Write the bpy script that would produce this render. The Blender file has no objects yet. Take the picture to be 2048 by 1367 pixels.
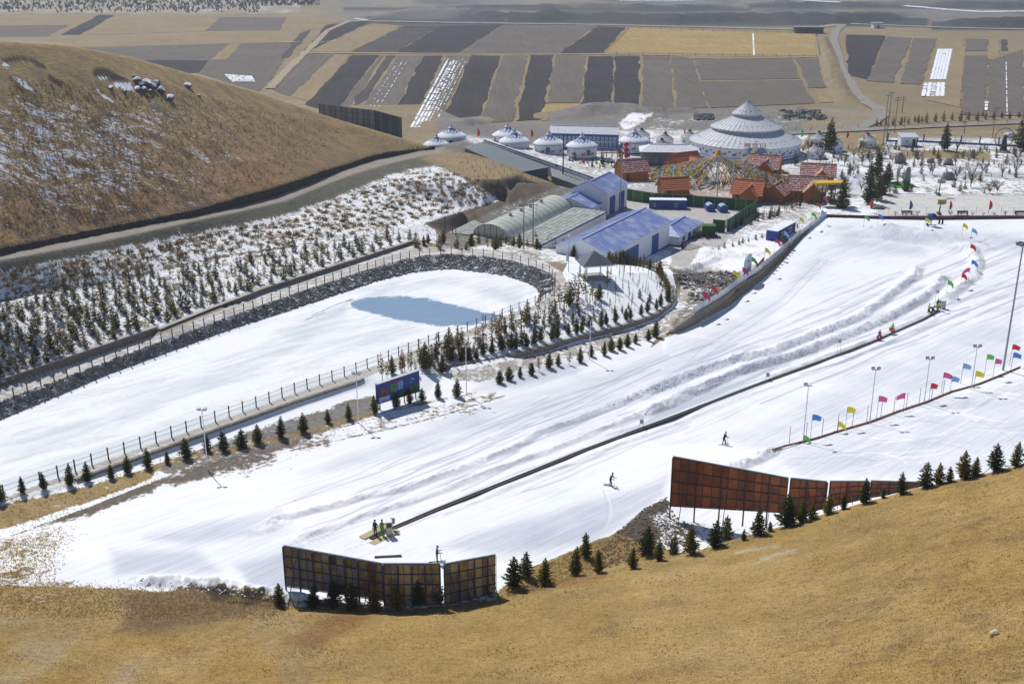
import bpy, bmesh, math, random
import numpy as np
from mathutils import Vector, Matrix, geometry
random.seed(7); RNG = np.random.default_rng(11)
S = bpy.context.scene
COL = S.collection
# ---------------------------------------------------------------- camera, sky, sun, exposure
CAM_H = 66.0; F = 2268.0; PITCH = math.radians(20.2)
cam_d = bpy.data.cameras.new('camera'); cam = bpy.data.objects.new('camera', cam_d); COL.objects.link(cam)
cam.location = (0, 0, CAM_H); cam.rotation_euler = (math.radians(90) - PITCH, 0, 0)
cam_d.sensor_width = 36.0; cam_d.lens = 36.0 * F / 2048.0; cam_d.clip_start = 0.5; cam_d.clip_end = 30000
S.camera = cam
SUN_EL = math.radians(49); SUN_AZ = math.radians(-29)      # azimuth from +Y (clockwise positive): behind the scene, to the left
w = bpy.data.worlds.new("World"); S.world = w; w.use_nodes = True
nt = w.node_tree; nt.nodes.clear()
sk = nt.nodes.new('ShaderNodeTexSky'); sk.sky_type = 'NISHITA'; sk.sun_disc = False
sk.sun_elevation = SUN_EL; sk.sun_rotation = SUN_AZ; sk.altitude = 3000; sk.dust_density = 0.6; sk.air_density = 0.9
bg = nt.nodes.new('ShaderNodeBackground'); bg.inputs['Strength'].default_value = 0.10
wo = nt.nodes.new('ShaderNodeOutputWorld')
nt.links.new(sk.outputs[0], bg.inputs[0]); nt.links.new(bg.outputs[0], wo.inputs[0])
sl = bpy.data.lights.new('sun', 'SUN'); sl.energy = 3.7; sl.angle = math.radians(0.5); sl.color = (1.0, 0.965, 0.90)
so = bpy.data.objects.new('sun', sl); COL.objects.link(so)
sd = Vector((math.sin(SUN_AZ) * math.cos(SUN_EL), math.cos(SUN_AZ) * math.cos(SUN_EL), math.sin(SUN_EL)))
so.rotation_euler = sd.to_track_quat('Z', 'Y').to_euler(); so.location = (0, 0, 120)
S.view_settings.view_transform = 'Standard'; S.view_settings.look = 'None'
S.view_settings.gamma = 1; S.view_settings.use_curve_mapping = False; S.view_settings.exposure = 0.14

# ---------------------------------------------------------------- small helpers
cp, sp = math.cos(PITCH), math.sin(PITCH)
def ray(px, py):
    u = (np.asarray(px, float) - 1024.0) / F; v = (683.5 - np.asarray(py, float)) / F
    return u, cp + v * sp, -sp + v * cp
def P(px, py, z):
    dx, dy, dz = ray(px, py); t = (z - CAM_H) / dz
    return np.array([dx * t, dy * t, z + 0 * t])
def PD(px, py, D):
    dx, dy, dz = ray(px, py); t = D / np.hypot(dx, dy)
    return np.array([dx * t, dy * t, CAM_H + dz * t])
def project(x, y, z):
    zc = z - CAM_H
    dep = y * cp - zc * sp; up = y * sp + zc * cp
    dep = np.maximum(dep, 0.1)
    return 1024 + F * x / dep, 683.5 - F * up / dep, dep
def densify(pts, step=2.0):
    pts = np.asarray(pts, float); out = [pts[0]]
    for a, b in zip(pts[:-1], pts[1:]):
        n = max(1, int(np.ceil(np.linalg.norm((b - a)[:2]) / step)))
        for k in range(1, n + 1): out.append(a + (b - a) * k / n)
    return np.array(out)
def interp_line(line, px):      # line: (px, value) pairs
    a = np.asarray(line, float); return np.interp(px, a[:, 0], a[:, 1])

def _h(ix, iy, s):
    n = (ix.astype(np.int64) * 374761393 + iy.astype(np.int64) * 668265263 + s * 1274126177) & 0x7fffffff
    n = ((n ^ (n >> 13)) * 1274126177) & 0x7fffffff
    return ((n ^ (n >> 16)) & 0xffff) / 65535.0
def vnoise(x, y, s=0):
    xi = np.floor(x); yi = np.floor(y); fx = x - xi; fy = y - yi
    fx = fx * fx * (3 - 2 * fx); fy = fy * fy * (3 - 2 * fy)
    a = _h(xi, yi, s); b = _h(xi + 1, yi, s); c = _h(xi, yi + 1, s); d = _h(xi + 1, yi + 1, s)
    return (a + (b - a) * fx) * (1 - fy) + (c + (d - c) * fx) * fy
def fbm(x, y, o=3, s=0):
    t = 0; amp = 0.5; tot = 0
    for k in range(o):
        t = t + amp * vnoise(x * 2 ** k + 17.3 * k, y * 2 ** k + 5.1 * k, s + k); tot += amp; amp *= 0.5
    return t / tot
def sstep(a, b, x):
    t = np.clip((x - a) / (b - a), 0, 1); return t * t * (3 - 2 * t)
# ================================================================ TERRAIN
# breaklines given where the photograph shows them, each with its height in metres over the valley floor
def PL(l): return np.array([P(*q) for q in l])
crest = np.array([PD(*q) for q in [(-420,64,215),(-200,70,225),(0,79,238),(130,86,248),(250,108,260),(330,130,270),(500,177,285),(660,231,299),(800,272,305),(880,293,307)]])
def back(line, k, extra):
    o = []
    for q in line:
        d = np.hypot(q[0], q[1]); m = (d + k * q[2] + extra) / d; o.append((q[0] * m, q[1] * m, 0.0))
    return np.array(o)
crest_back = back(crest, 2.0, 4)
ROADZ = [(-420,25),(0,18),(198,16),(395,14),(571,11.8),(659,10.8),(747,10),(835,9.1),(900,8.6)]
rz = lambda px: float(interp_line(ROADZ, px))
lip = PL([(a, b, rz(a) + h) for a, b, h in [(-420,594,.8),(0,500,.6),(100,479,.6),(189,460,.45),(290,441,.65),(395,421,.75),(480,396,1.1),(571,370,1.3),(659,340,.9),(747,311,.75),(800,303,.6),(835,299,.4),(868,294,.4)]])
road_in = PL([(a, b, rz(a)) for a, b in [(-420,605),(0,511),(198,469),(395,432),(480,412),(549,394),(615,370),(680,343),(747,320),(835,303),(880,297)]])
road_out = PL([(a, b, rz(a) - .1) for a, b in [(-420,618),(0,522),(198,484),(395,441),(480,423),(571,401),(659,366),(720,343),(791,324),(850,311),(905,302)]])
shoulder = PL([(-420,648,23.0),(0,548,16.3),(200,509,14.4),(395,472,11.8),(571,436,9.9),(659,404,9.0),(791,352,8.4),(900,322,8.0)])
bench_a = PL([(-420,725,15),(0,600,13.2),(246,553,11.6),(365,527,10.7),(439,511,10.2),(593,490,9.3),(760,466,8.9)])
bench_b = PL([(-420,733,14.4),(0,607,12.6),(246,560,11.1),(365,533,10.3),(439,516,9.9),(593,494,9.2)])
wallA_t = PL([(-420,905,9.3),(0,759,9.2),(310,654,9.0),(318,660,8.75),(520,578,8.7),(826,481,8.5)])
wallA_b = PL([(-420,925,8),(0,777,8),(310,669,8),(520,588,8),(826,489,8)])
fence_far = [(-420,963),(0,805),(90,771),(200,730),(338,678),(460,634),(575,592),(690,553),(808,518),(850,511),(895,508),(973,513),(1030,523),(1066,533),(1098,546),(1110,560)]
fence_near = [(1110,573),(1098,590),(1069,609),(1018,628),(963,650),(905,671),(830,698),(765,724),(703,747),(617,775),(492,820),(361,867),(242,908),(117,953),(8,992),(-420,1145)]
ring_in = PL([(a, b, 8) for a, b in fence_far + fence_near])
ICE_Z = 6.6
ice_far = PL([(a, b, ICE_Z) for a, b in [(-420,1002),(0,838),(120,789),(220,744),(320,709),(439,665),(571,623),(703,581),(755,562),(837,543),(905,538),(960,543),(1008,551),(1045,561),(1068,573)]])
ring_near_w = PL([(a, b, 8) for a, b in fence_near])
_in = []
for i, q in enumerate(ring_near_w[2:]):      # the near bank drops behind the road edge
    d = np.hypot(q[0], q[1]); m = (d + 2.2) / d; _in.append((q[0] * m, q[1] * m, ICE_Z))
ice_near = np.array(_in)
outer_near = [(1135,570),(1125,590),(1095,608),(1040,632),(985,655),(925,680),(850,708),(790,731),(728,757),(586,803),(469,844),(273,914),(117,967),(0,1005),(-420,1160)]
outer_top = [(826,489),(860,494),(895,496),(973,500),(1040,509),(1090,523),(1125,545),(1135,570)]
ring_out_n = PL([(a, b, 8) for a, b in outer_near]); ring_out_t = PL([(a, b, 8) for a, b in outer_top])
wallN_b = PL([(728,773,7.3),(586,819,7.3),(469,860,7.3),(273,930,7.35),(150,971,7.55),(0,1014,7.8),(-420,1170,8.2)])
w2t = PL([(896,731,7.0),(973,719,6.8),(1076,695,6.3),(1178,667,5.8),(1247,650,5.5),(1290,636,5.2),(1312,626,5.0),(1336,610,4.8),(1347,594,4.6),(1345,572,4.5)])
w2b = PL([(894,742,6.15),(973,730,5.95),(1076,706,5.45),(1178,678,4.95),(1247,661,4.65),(1290,647,4.35),(1314,638,4.15),(1342,621,3.95),(1356,600,3.75),(1354,574,3.7)])
w3t = PL([(1333,668,4.4),(1360,647,4.7),(1388,627,4.9),(1410,615,4.8),(1453,588,4.4),(1472,572,3.8),(1519,543,3.3),(1563,505,2.3),(1600,470,1.8),(1640,434,1.3)])
w3b = PL([(1327,675,4.0),(1360,663,3.5),(1391,649,3.1),(1420,634,2.9),(1461,609,2.6),(1482,592,2.4),(1524,560,2.1),(1569,517,1.7),(1606,474,1.5),(1645,438,1.1)])
fore = PL([(-420,1160,11),(0,1170,11),(250,1178,11),(560,1212,11.3),(800,1222,11.8),(1000,1200,11.6),(1180,1150,12),(1400,1098,13.3),(1560,1052,15),(1700,1010,17.3),(1830,975,20),(2048,925,24),(2250,885,28),(2470,840,32)])
fbot = PL([(-420,1420,14),(0,1367,14),(512,1367,15.3),(1024,1367,18.6),(1536,1367,24.3),(2048,1367,30.5),(2470,1367,36)])
fmid = PL([(-420,1290,12.3),(0,1270,12.4),(512,1285,13.3),(1024,1280,15.4),(1536,1200,20),(2048,1130,27.6),(2470,1090,34)])
foot = []
for q, e, z in zip(fore[6:], [3,5,9,12,15,20,24,28], [10.6,10.2,10.2,10.6,11,11.4,11.6,12]):
    d = np.hypot(q[0], q[1]); foot.append((q[0] * (d + e) / d, q[1] * (d + e) / d, z))
foot = np.array(foot)
cutA = PL([(941,361,8),(970,359,8),(1000,358,8),(1031,358,7.8),(1070,363,6.4),(1107,368,5)])
cutA_b = PL([(1000,412,2),(1040,400,1.9),(1075,392,1.8),(1122,376,1.6)])
cutB = PL([(941,361,8),(975,383,6.8),(1002,400,5.4),(965,411,5.6),(930,421,6),(890,433,6.3),(850,446,6.8)])
cutB_b = PL([(1008,411,1.9),(970,428,2.4),(930,449,3),(892,466,4)])
spots = PL([(935,304,8.5),(985,325,8),(1041,347,7),(1098,364,4.8),
  (900,478,5),(960,486,4),(1010,478,3.2),(1090,500,4.5),(1130,510,5),(1160,545,7.7),(1200,562,7.9),(1150,600,7.8),(1090,640,7.2),(1000,680,7.2),
  (1250,545,7.0),(1310,545,5.6),(1330,560,5.1),(1243,524,1.6),(1337,497,1),(1290,520,1.5),(1345,530,2.2),(1390,540,2.2),(1400,500,1.5),(1450,520,2.0),(1500,500,1.8),(1440,560,3.4),(1400,590,4.2),(1370,620,4.2),(1350,650,4.1),
  (1230,440,1),(1100,440,1.6),(1250,400,.4),(1350,380,0),(1550,420,.4),(1500,470,1.2),
  (900,860,7),(700,850,7.1),(400,905,7.2),(100,1000,7.8),(0,1045,8.2),(840,800,6.8),(760,832,7.0),(560,890,7.1),(250,960,7.5),
  (960,770,6.2),(1150,730,5.3),(1300,690,4.6),
  (0,1075,8.7),(0,1120,10),(200,1030,8.2),(400,965,7.8),(550,925,7.5),(-420,1200,9.6),(200,1120,10.6),
  (600,950,8),(800,900,7.5),(1000,850,6.9),(1200,780,5.6),(1329,705,4.4),(1250,900,7.9),(1000,1000,9.7),(770,1075,11),(560,1060,10.6),(560,1130,11),(400,1100,10.6),(900,1120,11.2),(1100,1060,10.4),(1220,970,9),(1280,1040,10.1),
  (1340,1000,10.0),(1345,1032,9.9),(1420,1010,9.6),(1500,1020,9.8),(1447,880,7),(1600,700,4.5),(1700,650,3.8),(1880,612,3),(2048,600,3),(1900,500,1.6),(1720,475,1.2),(1660,440,1),(2100,436,.8),(2470,436,.8),(2470,600,3),(2048,720,5.5),
  (1740,845,7.3),(1580,890,7.8),(1545,903,8.3),(1700,900,9),(1900,860,8.7),(2048,800,7.5),(2470,760,7.5),(1500,935,9.0),(1840,940,10),(2048,890,10),
  (1650,425,.6),(1900,428,.4),(2470,428,.4),(1700,400,0),(2470,400,0),(1700,330,0),(2470,330,0),(1500,330,0),(1300,330,0),(1160,320,0.2),(1500,240,0),(2470,240,0),(1000,262,0),(950,268,.5),(925,284,4),(1120,300,0),(1100,352,2),(1150,365,1.2),(1200,350,.3)])
FARW = [(r * math.sin(math.radians(a)), r * math.cos(math.radians(a)), 0.0) for r in (480, 700, 1200, 3000, 9500) for a in range(-40, 41, 5)]
NEARW = [(30 * math.sin(math.radians(a)), 30 * math.cos(math.radians(a)), 31 + a * .08) for a in range(-60, 61, 15)] + [(6 * math.sin(math.radians(a)), 6 * math.cos(math.radians(a)), 57) for a in range(-90, 91, 30)] + [(0, -60, 70), (-90, -20, 60), (90, -20, 72), (-140, 60, 30), (140, 60, 55)]
_pts = []
for L_, st in ((crest,6),(crest_back,12),(lip,1.5),(road_in,1.5),(road_out,1.5),(shoulder,2),(bench_a,1.5),(bench_b,1.5),(wallA_t,1.5),(wallA_b,1.5),(ring_in,1.5),(ice_far,1.5),(ice_near,1.5),(ring_out_n,1.5),(ring_out_t,1.5),(wallN_b,1.5),(w2t,1.2),(w2b,1.2),(w3t,1.2),(w3b,1.2),(fore,3),(fbot,4),(fmid,6),(foot,4),(cutA,1.5),(cutA_b,2),(cutB,1.5),(cutB_b,2)):
    _pts.append(densify(L_, st))
_pts.append(spots); _pts.append(np.array(FARW)); _pts.append(np.array(NEARW))
TP = np.vstack(_pts)
# drop exact duplicates
_, ui = np.unique(np.round(TP[:, :2], 1), axis=0, return_index=True); TP = TP[ui]
_r = geometry.delaunay_2d_cdt([Vector((float(a), float(b))) for a, b, c in TP], [], [], 0, 1e-5)
tv = np.array([(v.x, v.y) for v in _r[0]]); tz = np.array([TP[o[0], 2] if o else 0 for o in _r[3]])
tris = [f for f in _r[2]]

# polar grid round the foot of the camera: fine where the photograph looks, coarse elsewhere
th = np.concatenate([np.linspace(-40, -26.6, 30)[:-1], np.linspace(-26.6, 26.6, 880), np.linspace(26.6, 40, 30)[1:]])
ph = np.concatenate([np.linspace(84, 56, 15)[:-1], np.linspace(56, 33, 300)[:-1], np.linspace(33, 9, 500)[:-1], np.linspace(9, 3.0, 120)[:-1], np.linspace(3.0, 0.42, 14)])
TH = np.radians(th); RR = CAM_H / np.tan(np.radians(ph))
NT, NR = len(TH), len(RR)
GX = RR[:, None] * np.sin(TH)[None, :]; GY = RR[:, None] * np.cos(TH)[None, :]
GZ = np.zeros((NR, NT)); 
for f in tris:
    a, b, c = f; A, B, C_ = tv[a], tv[b], tv[c]
    xs = np.array([A[0], B[0], C_[0]]); ys = np.array([A[1], B[1], C_[1]])
    if ys.min() < -1: 
        if ys.max() < 0: continue
    t_ = np.arctan2(xs, np.maximum(ys, 1e-3)); r_ = np.hypot(xs, ys)
    # nearest distance of triangle to the origin may be less than its corners
    rmin = r_.min() * max(0.2, math.cos(max(0.0, float(t_.max() - t_.min()))))
    j0 = max(0, np.searchsorted(TH, t_.min()) - 1); j1 = min(NT, np.searchsorted(TH, t_.max()) + 1)
    i0 = max(0, np.searchsorted(RR, rmin) - 1); i1 = min(NR, np.searchsorted(RR, r_.max()) + 1)
    if i1 <= i0 or j1 <= j0: continue
    X = GX[i0:i1, j0:j1]; Y = GY[i0:i1, j0:j1]
    den = (B[1] - C_[1]) * (A[0] - C_[0]) + (C_[0] - B[0]) * (A[1] - C_[1])
    if abs(den) < 1e-9: continue
    l1 = ((B[1] - C_[1]) * (X - C_[0]) + (C_[0] - B[0]) * (Y - C_[1])) / den
    l2 = ((C_[1] - A[1]) * (X - C_[0]) + (A[0] - C_[0]) * (Y - C_[1])) / den
    l3 = 1 - l1 - l2; m = (l1 >= -1e-6) & (l2 >= -1e-6) & (l3 >= -1e-6)
    if m.any():
        sub = GZ[i0:i1, j0:j1]; sub[m] = (l1 * tz[a] + l2 * tz[b] + l3 * tz[c])[m]
BASE = GZ.copy()

def ground(x, y, G=None):
    G = GZ if G is None else G
    x = np.asarray(x, float); y = np.asarray(y, float)
    t = np.arctan2(x, np.maximum(y, 1e-3)); p_ = np.degrees(np.arctan2(CAM_H, np.hypot(x, y)))
    j = np.interp(t, TH, np.arange(NT)); i = np.interp(-p_, -ph, np.arange(NR))
    i0 = np.clip(np.floor(i).astype(int), 0, NR - 2); j0 = np.clip(np.floor(j).astype(int), 0, NT - 2)
    fi = i - i0; fj = j - j0
    return (G[i0, j0] * (1 - fi) * (1 - fj) + G[i0 + 1, j0] * fi * (1 - fj) + G[i0, j0 + 1] * (1 - fi) * fj + G[i0 + 1, j0 + 1] * fi * fj)
def onground(px, py, G=None, skip=0.0):
    """first point of the ground seen at a pixel of the photograph"""
    px = np.atleast_1d(np.asarray(px, float)); py = np.atleast_1d(np.asarray(py, float))
    dx, dy, dz = ray(px, py)
    n = 500
    tt = 20.0 * (1400.0 / 20.0) ** (np.arange(n) / (n - 1.0))
    X = dx[:, None] * tt; Y = dy[:, None] * tt; Z = CAM_H + dz[:, None] * tt
    d = Z - ground(X, Y, G)
    if skip > 0: d = np.where(np.hypot(X, Y) < skip, 1.0, d)
    hit = d <= 0; k = np.where(hit.any(1), hit.argmax(1), n - 1); k = np.maximum(k, 1)
    ii = np.arange(len(px)); d0 = d[ii, k - 1]; d1 = d[ii, k]
    f = np.clip(np.where(d0 - d1 != 0, d0 / (d0 - d1 + 1e-12), 1), 0, 1)
    t = tt[k - 1] + (tt[k] - tt[k - 1]) * f
    x = dx * t; y = dy * t
    return np.stack([x, y, ground(x, y)], 1)
def G1(px, py, skip=0.0): return onground(px, py, None, skip)[0]

# zones: which terrain sheet a place belongs to
def line_r(line):
    a = np.arctan2(line[:, 0], line[:, 1]); r = np.hypot(line[:, 0], line[:, 1]); o = np.argsort(a); return a[o], r[o]
fa, fr = line_r(densify(fore, 3)); ha, hr = line_r(densify(crest, 4)); la, lr = line_r(densify(lip, 2))
RG = np.hypot(GX, GY); TG = np.broadcast_to(TH[None, :], RG.shape)
Zfore = RG < np.interp(TG, fa, fr)
cr = np.interp(TG, ha, hr)
Zhill = (TG < ha[-1]) & (RG > np.interp(TG, la, lr)) & (RG < cr + 2)
cz = np.interp(TG, ha, np.interp(hr, np.sort(hr), np.sort(hr)) * 0 + densify(crest, 4)[np.argsort(np.arctan2(densify(crest, 4)[:, 0], densify(crest, 4)[:, 1])), 2])
Zback = (TG < ha[-1] + .004) & (RG >= cr + 2) & (RG < cr * CAM_H / (CAM_H - cz))

# smooth a little so that creases round off
for _ in range(2):
    K = GZ.copy(); K[1:-1] = (GZ[:-2] + 2 * GZ[1:-1] + GZ[2:]) / 4; GZ[:] = K
    K = GZ.copy(); K[:, 1:-1] = (GZ[:, :-2] + 2 * GZ[:, 1:-1] + GZ[:, 2:]) / 4; GZ[:] = K
GZ[Zback] = np.minimum(GZ[Zback], BASE[Zback] + .2)
PX, PY, DEP = project(GX, GY, GZ)
PYs = PY

def sdist_poly(poly, X, Y, closed=True):
    poly = np.asarray(poly, float); n = len(poly); d = np.full(X.shape, 1e9); ins = np.zeros(X.shape, bool)
    for i in range(n if closed else n - 1):
        a = poly[i]; b = poly[(i + 1) % n]; ab = b - a; L2 = ab @ ab + 1e-9
        t = np.clip(((X - a[0]) * ab[0] + (Y - a[1]) * ab[1]) / L2, 0, 1)
        d = np.minimum(d, (X - a[0] - t * ab[0]) ** 2 + (Y - a[1] - t * ab[1]) ** 2)
        if closed:
            c = ((a[1] > Y) != (b[1] > Y)) & (X < (b[0] - a[0]) * (Y - a[1]) / (b[1] - a[1] + 1e-12) + a[0]); ins ^= c
    d = np.sqrt(d)
    return np.where(ins, -d, d) if closed else d
NOZ = ~(Zfore | Zhill | Zback)
def mask(poly, soft=3.0, zone=None, closed=True, width=0.0):
    """0..1 weight inside a photo-pixel polygon (or along a line of given half width)"""
    poly = np.asarray(poly, float); mg = soft + width + 2
    zone = NOZ if zone is None else zone
    m = zone & (PX > poly[:, 0].min() - mg) & (PX < poly[:, 0].max() + mg) & (PY > poly[:, 1].min() - mg) & (PY < poly[:, 1].max() + mg)
    out = np.zeros(GX.shape)
    if m.any():
        d = sdist_poly(poly, PX[m], PY[m], closed)
        out[m] = 1 - sstep(-soft, soft, d - width)
    return out

# ---- relief: berms, piles, hummocks
def berm(pix, w_, h_, lump=.5, sc=1.2, seed=1, asym=0):
    W = onground([q[0] for q in pix], [q[1] for q in pix], GZ, skip=88 if min(q[1] for q in pix) < 1100 else 0)
    W = densify(W, 1.0)[:, :2]
    mg = 3 * w_
    m = (GX > W[:, 0].min() - mg) & (GX < W[:, 0].max() + mg) & (GY > W[:, 1].min() - mg) & (GY < W[:, 1].max() + mg) & ~Zfore
    X, Y = GX[m], GY[m]
    d = sdist_poly(W, X, Y, closed=False)
    e = min(1.0, 1.0); taper = 1
    dd = np.minimum(np.hypot(X - W[0, 0], Y - W[0, 1]), np.hypot(X - W[-1, 0], Y - W[-1, 1])); taper = sstep(0, 3 * w_, dd + .6 * w_)
    n1 = fbm(X / sc, Y / sc, 3, seed); n2 = vnoise(X / .35, Y / .35, seed + 9)
    prof = np.exp(-(np.maximum(0, d - .15 * w_) / (w_ * .8)) ** 2)
    sharp = np.clip(1.25 - d / (w_ * 1.05) * (1 + .5 * (n1 - .5)), 0, 1) ** .8
    GZ[m] += h_ * sharp * taper * (1 - lump * .6 + 1.2 * lump * (n1 - .2)) + (.16 * h_ * sharp * (n2 - .5) * 2 + .12 * h_ * sharp * (vnoise(X / .8, Y / .8, seed + 19) - .5)) * (w_ < 4)
    return W
B1 = [(520,1060),(547,1041),(664,1012),(723,994),(800,980),(900,945),(1018,900),(1076,866),(1144,843),(1213,815),(1281,788),(1332,770),(1400,743),(1463,720),(1542,703),(1621,672),(1665,655),(1716,634),(1760,603),(1800,574),(1826,553),(1835,535)]
B2 = [(598,1076),(664,1055),(723,1031),(800,1010),(900,975),(1000,935),(1110,896),(1178,869),(1213,852),(1281,828),(1400,778),(1463,748),(1539,725),(1609,704),(1665,680),(1720,659),(1775,636),(1830,605),(1870,575),(1886,552)]
BELT = [(742,1078),(788,1056),(874,1020),(1000,969),(1172,900),(1400,814),(1527,765),(1675,711),(1754,681),(1846,640),(1878,622)]
SM = {}
berm(B1[:11], .75, .5, .4, 2.0, 3); berm(B1[10:], 1.15, .95, .4, 3.0, 4)
berm([(516,1060),(530,1054),(545,1046),(560,1040)], 1.0, .7, .9, .8, 21)
berm(B2[:10], .65, .38, .5, 2.0, 5); berm(B2[9:], 1.15, .95, .45, 2.6, 6)
berm([(1692,462),(1740,463),(1800,471),(1850,478),(1895,483),(1925,490)], 4.6, 2.4, .6, 3.4, 7)
berm([(1925,486),(1943,500),(1954,524),(1945,552),(1903,586),(1884,604)], 1.3, .9, .6, 1.2, 8)
berm([(270,1160),(330,1162),(420,1168),(470,1176),(520,1186),(560,1194),(640,1200)], .8, .8, .8, .7, 9)
berm([(1440,938),(1480,930),(1510,921),(1530,910),(1546,898)], 1.0, .9, .7, .8, 10)
berm([(x, y + 12 + (1100 - y) * .004) for x, y in BELT[2:]], .5, .22, .7, 1.5, 12)
berm([(x, y - 8) for x, y in BELT[6:]], .6, .35, .7, 1.2, 13)
berm([(430,458),(560,455)], .1, 0.0)
berm([(1388,490),(1420,505),(1470,512),(1500,508)], 2.0, 1.1, .8, 1.8, 15)
berm([(1340,500+45),(1390,535),(1440,512)], 1.2, .7, .7, 1.2, 16)
# earth mounds in the village and beyond the yurts
berm([(1110,232),(1150,226),(1200,220),(1260,222),(1290,232)], 7, 3.0, .5, 5, 31)
berm([(1560,232),(1600,228),(1625,234)], 6, 3.4, .6, 3, 32)
berm([(1395,232),(1410,236)], 3, 2, .6, 3, 33)
berm([(900,243),(930,246),(955,240)], 5, 2.5, .5, 4, 34)
for k, (x0, x1, yy, hh) in enumerate([(745,1845,43,7),(1870,2300,50,7),(900,1500,16,4),(1500,2300,12,5),(1280,1420,220,1.5)]):
    berm([(x, yy + 3 * math.sin(x * .02) - (0 if k != 0 else 10 * (1 - min(1, (x - 745) / 500.)))) for x in range(x0, x1, 40)], 10 if hh > 3 else 2.5, hh, .45, 30, 40 + k)
berm([(1642,75),(1655,110),(1665,150),(1680,185),(1700,208)], 4, 2.2, .8, 4, 50)
# general roughness by zone
GZ += np.where(Zfore, .55 * (fbm(GX / 7, GY / 7, 3, 60) - .5) + .16 * (fbm(GX / .9, GY / .9, 2, 61) - .5), 0)
hx_, hy_ = GX * .75 + GY * .66, -GX * .66 + GY * .75; hum = fbm(hx_ / 6, hy_ / 2.2, 3, 62)
hillm = sstep(0, 6, np.minimum(cr - RG, 30)) * Zhill
GZ += hillm * (.75 * np.maximum(0, hum - .42) * sstep(900, 300, PX) + .22 * (fbm(GX / 1.7, GY / 1.1, 2, 63) - .5))

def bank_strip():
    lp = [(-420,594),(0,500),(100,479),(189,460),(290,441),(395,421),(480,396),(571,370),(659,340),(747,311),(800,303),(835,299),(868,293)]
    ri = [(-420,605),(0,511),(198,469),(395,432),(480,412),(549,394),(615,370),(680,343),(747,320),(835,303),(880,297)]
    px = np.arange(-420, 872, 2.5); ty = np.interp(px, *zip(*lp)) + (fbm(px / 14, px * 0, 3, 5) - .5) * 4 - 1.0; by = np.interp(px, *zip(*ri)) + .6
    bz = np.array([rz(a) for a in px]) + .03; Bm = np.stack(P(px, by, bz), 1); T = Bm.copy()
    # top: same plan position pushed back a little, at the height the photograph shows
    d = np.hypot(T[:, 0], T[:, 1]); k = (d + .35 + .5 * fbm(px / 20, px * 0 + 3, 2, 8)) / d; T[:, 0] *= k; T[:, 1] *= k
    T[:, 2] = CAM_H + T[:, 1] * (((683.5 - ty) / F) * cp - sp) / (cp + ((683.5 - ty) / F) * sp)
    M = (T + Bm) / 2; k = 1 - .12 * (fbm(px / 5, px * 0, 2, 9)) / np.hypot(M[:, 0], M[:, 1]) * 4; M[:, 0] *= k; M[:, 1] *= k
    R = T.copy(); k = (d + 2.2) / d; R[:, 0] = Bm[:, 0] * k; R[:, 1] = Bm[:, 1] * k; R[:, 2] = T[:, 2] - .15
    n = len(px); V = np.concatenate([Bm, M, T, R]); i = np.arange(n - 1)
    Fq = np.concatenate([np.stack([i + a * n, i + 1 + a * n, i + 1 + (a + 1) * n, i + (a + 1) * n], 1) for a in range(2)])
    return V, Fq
# ================================================================ WHAT LIES ON THE TERRAIN (local colour and snow cover, far embankment shade painted in)
BASEC = np.zeros(GX.shape + (3,)); SNOW = np.zeros(GX.shape); TONE = np.zeros(GX.shape); LAB = np.zeros(GX.shape, int)
def paint(m, col): BASEC[:] = BASEC * (1 - m[..., None]) + np.array(col) * m[..., None]
def fill(arr, m, v): arr[:] = arr * (1 - m) + v * m
# farmland and far ground
nA = fbm(GX / 40, GY / 60, 3, 70)
BASEC[:] = np.array([.265, .205, .12]) * (0.85 + .35 * nA[..., None])
gm = sstep(.45, .62, fbm(GX / 90, GY / 90, 3, 71))
far = sstep(52, 40, PY - 10 * sstep(1100, 760, PX)) * sstep(560, 760, PX) * NOZ
paint(np.clip(far, 0, 1) * .9, (.20, .19, .18)); fill(SNOW, far, .16)
far2 = far * sstep(.42, .62, fbm(GX / 70, GY / 160, 4, 74)); paint(far2 * .7, (.10, .10, .10)); paint(far * sstep(.55, .7, fbm(GX / 50, GY / 200, 3, 75)) * .6, (.30, .25, .17))
for k_ in ([(735,44),(1300,45),(1850,47)], [(1868,54),(2300,54)], [(690,18),(1500,20)], [(1500,14),(2300,16)]):
    paint(mask(k_, 3, closed=False, width=7 if k_[0][0] in (735, 1868) else 3), (.075, .075, .08))  # dark strips paint the shaded near faces of the far embankments
farl = (PY < 27) & (PX <= 600) & NOZ
BASEC[farl] = (.30, .26, .19); SNOW[farl] = .34
# village waste ground
vw = mask([(880,215),(1000,250),(1090,240),(1140,215),(1640,216),(1700,214),(1765,235),(1740,262),(1600,300),(1500,330),(860,330)], 6)
paint(vw, (.215, .195, .175))
for poly, v in (([(1232,245),(1262,228),(1310,228),(1300,242),(1250,262)], .62), ([(1380,236),(1430,232),(1425,244),(1390,244)], .4), ([(1290,236),(1640,232),(1640,262),(1300,270)], .3)):
    fill(SNOW, mask(poly, 5), v)
paint(mask([(1625,215),(1760,225),(1700,262),(1600,262)], 6) * .7, (.32, .25, .15))
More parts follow.
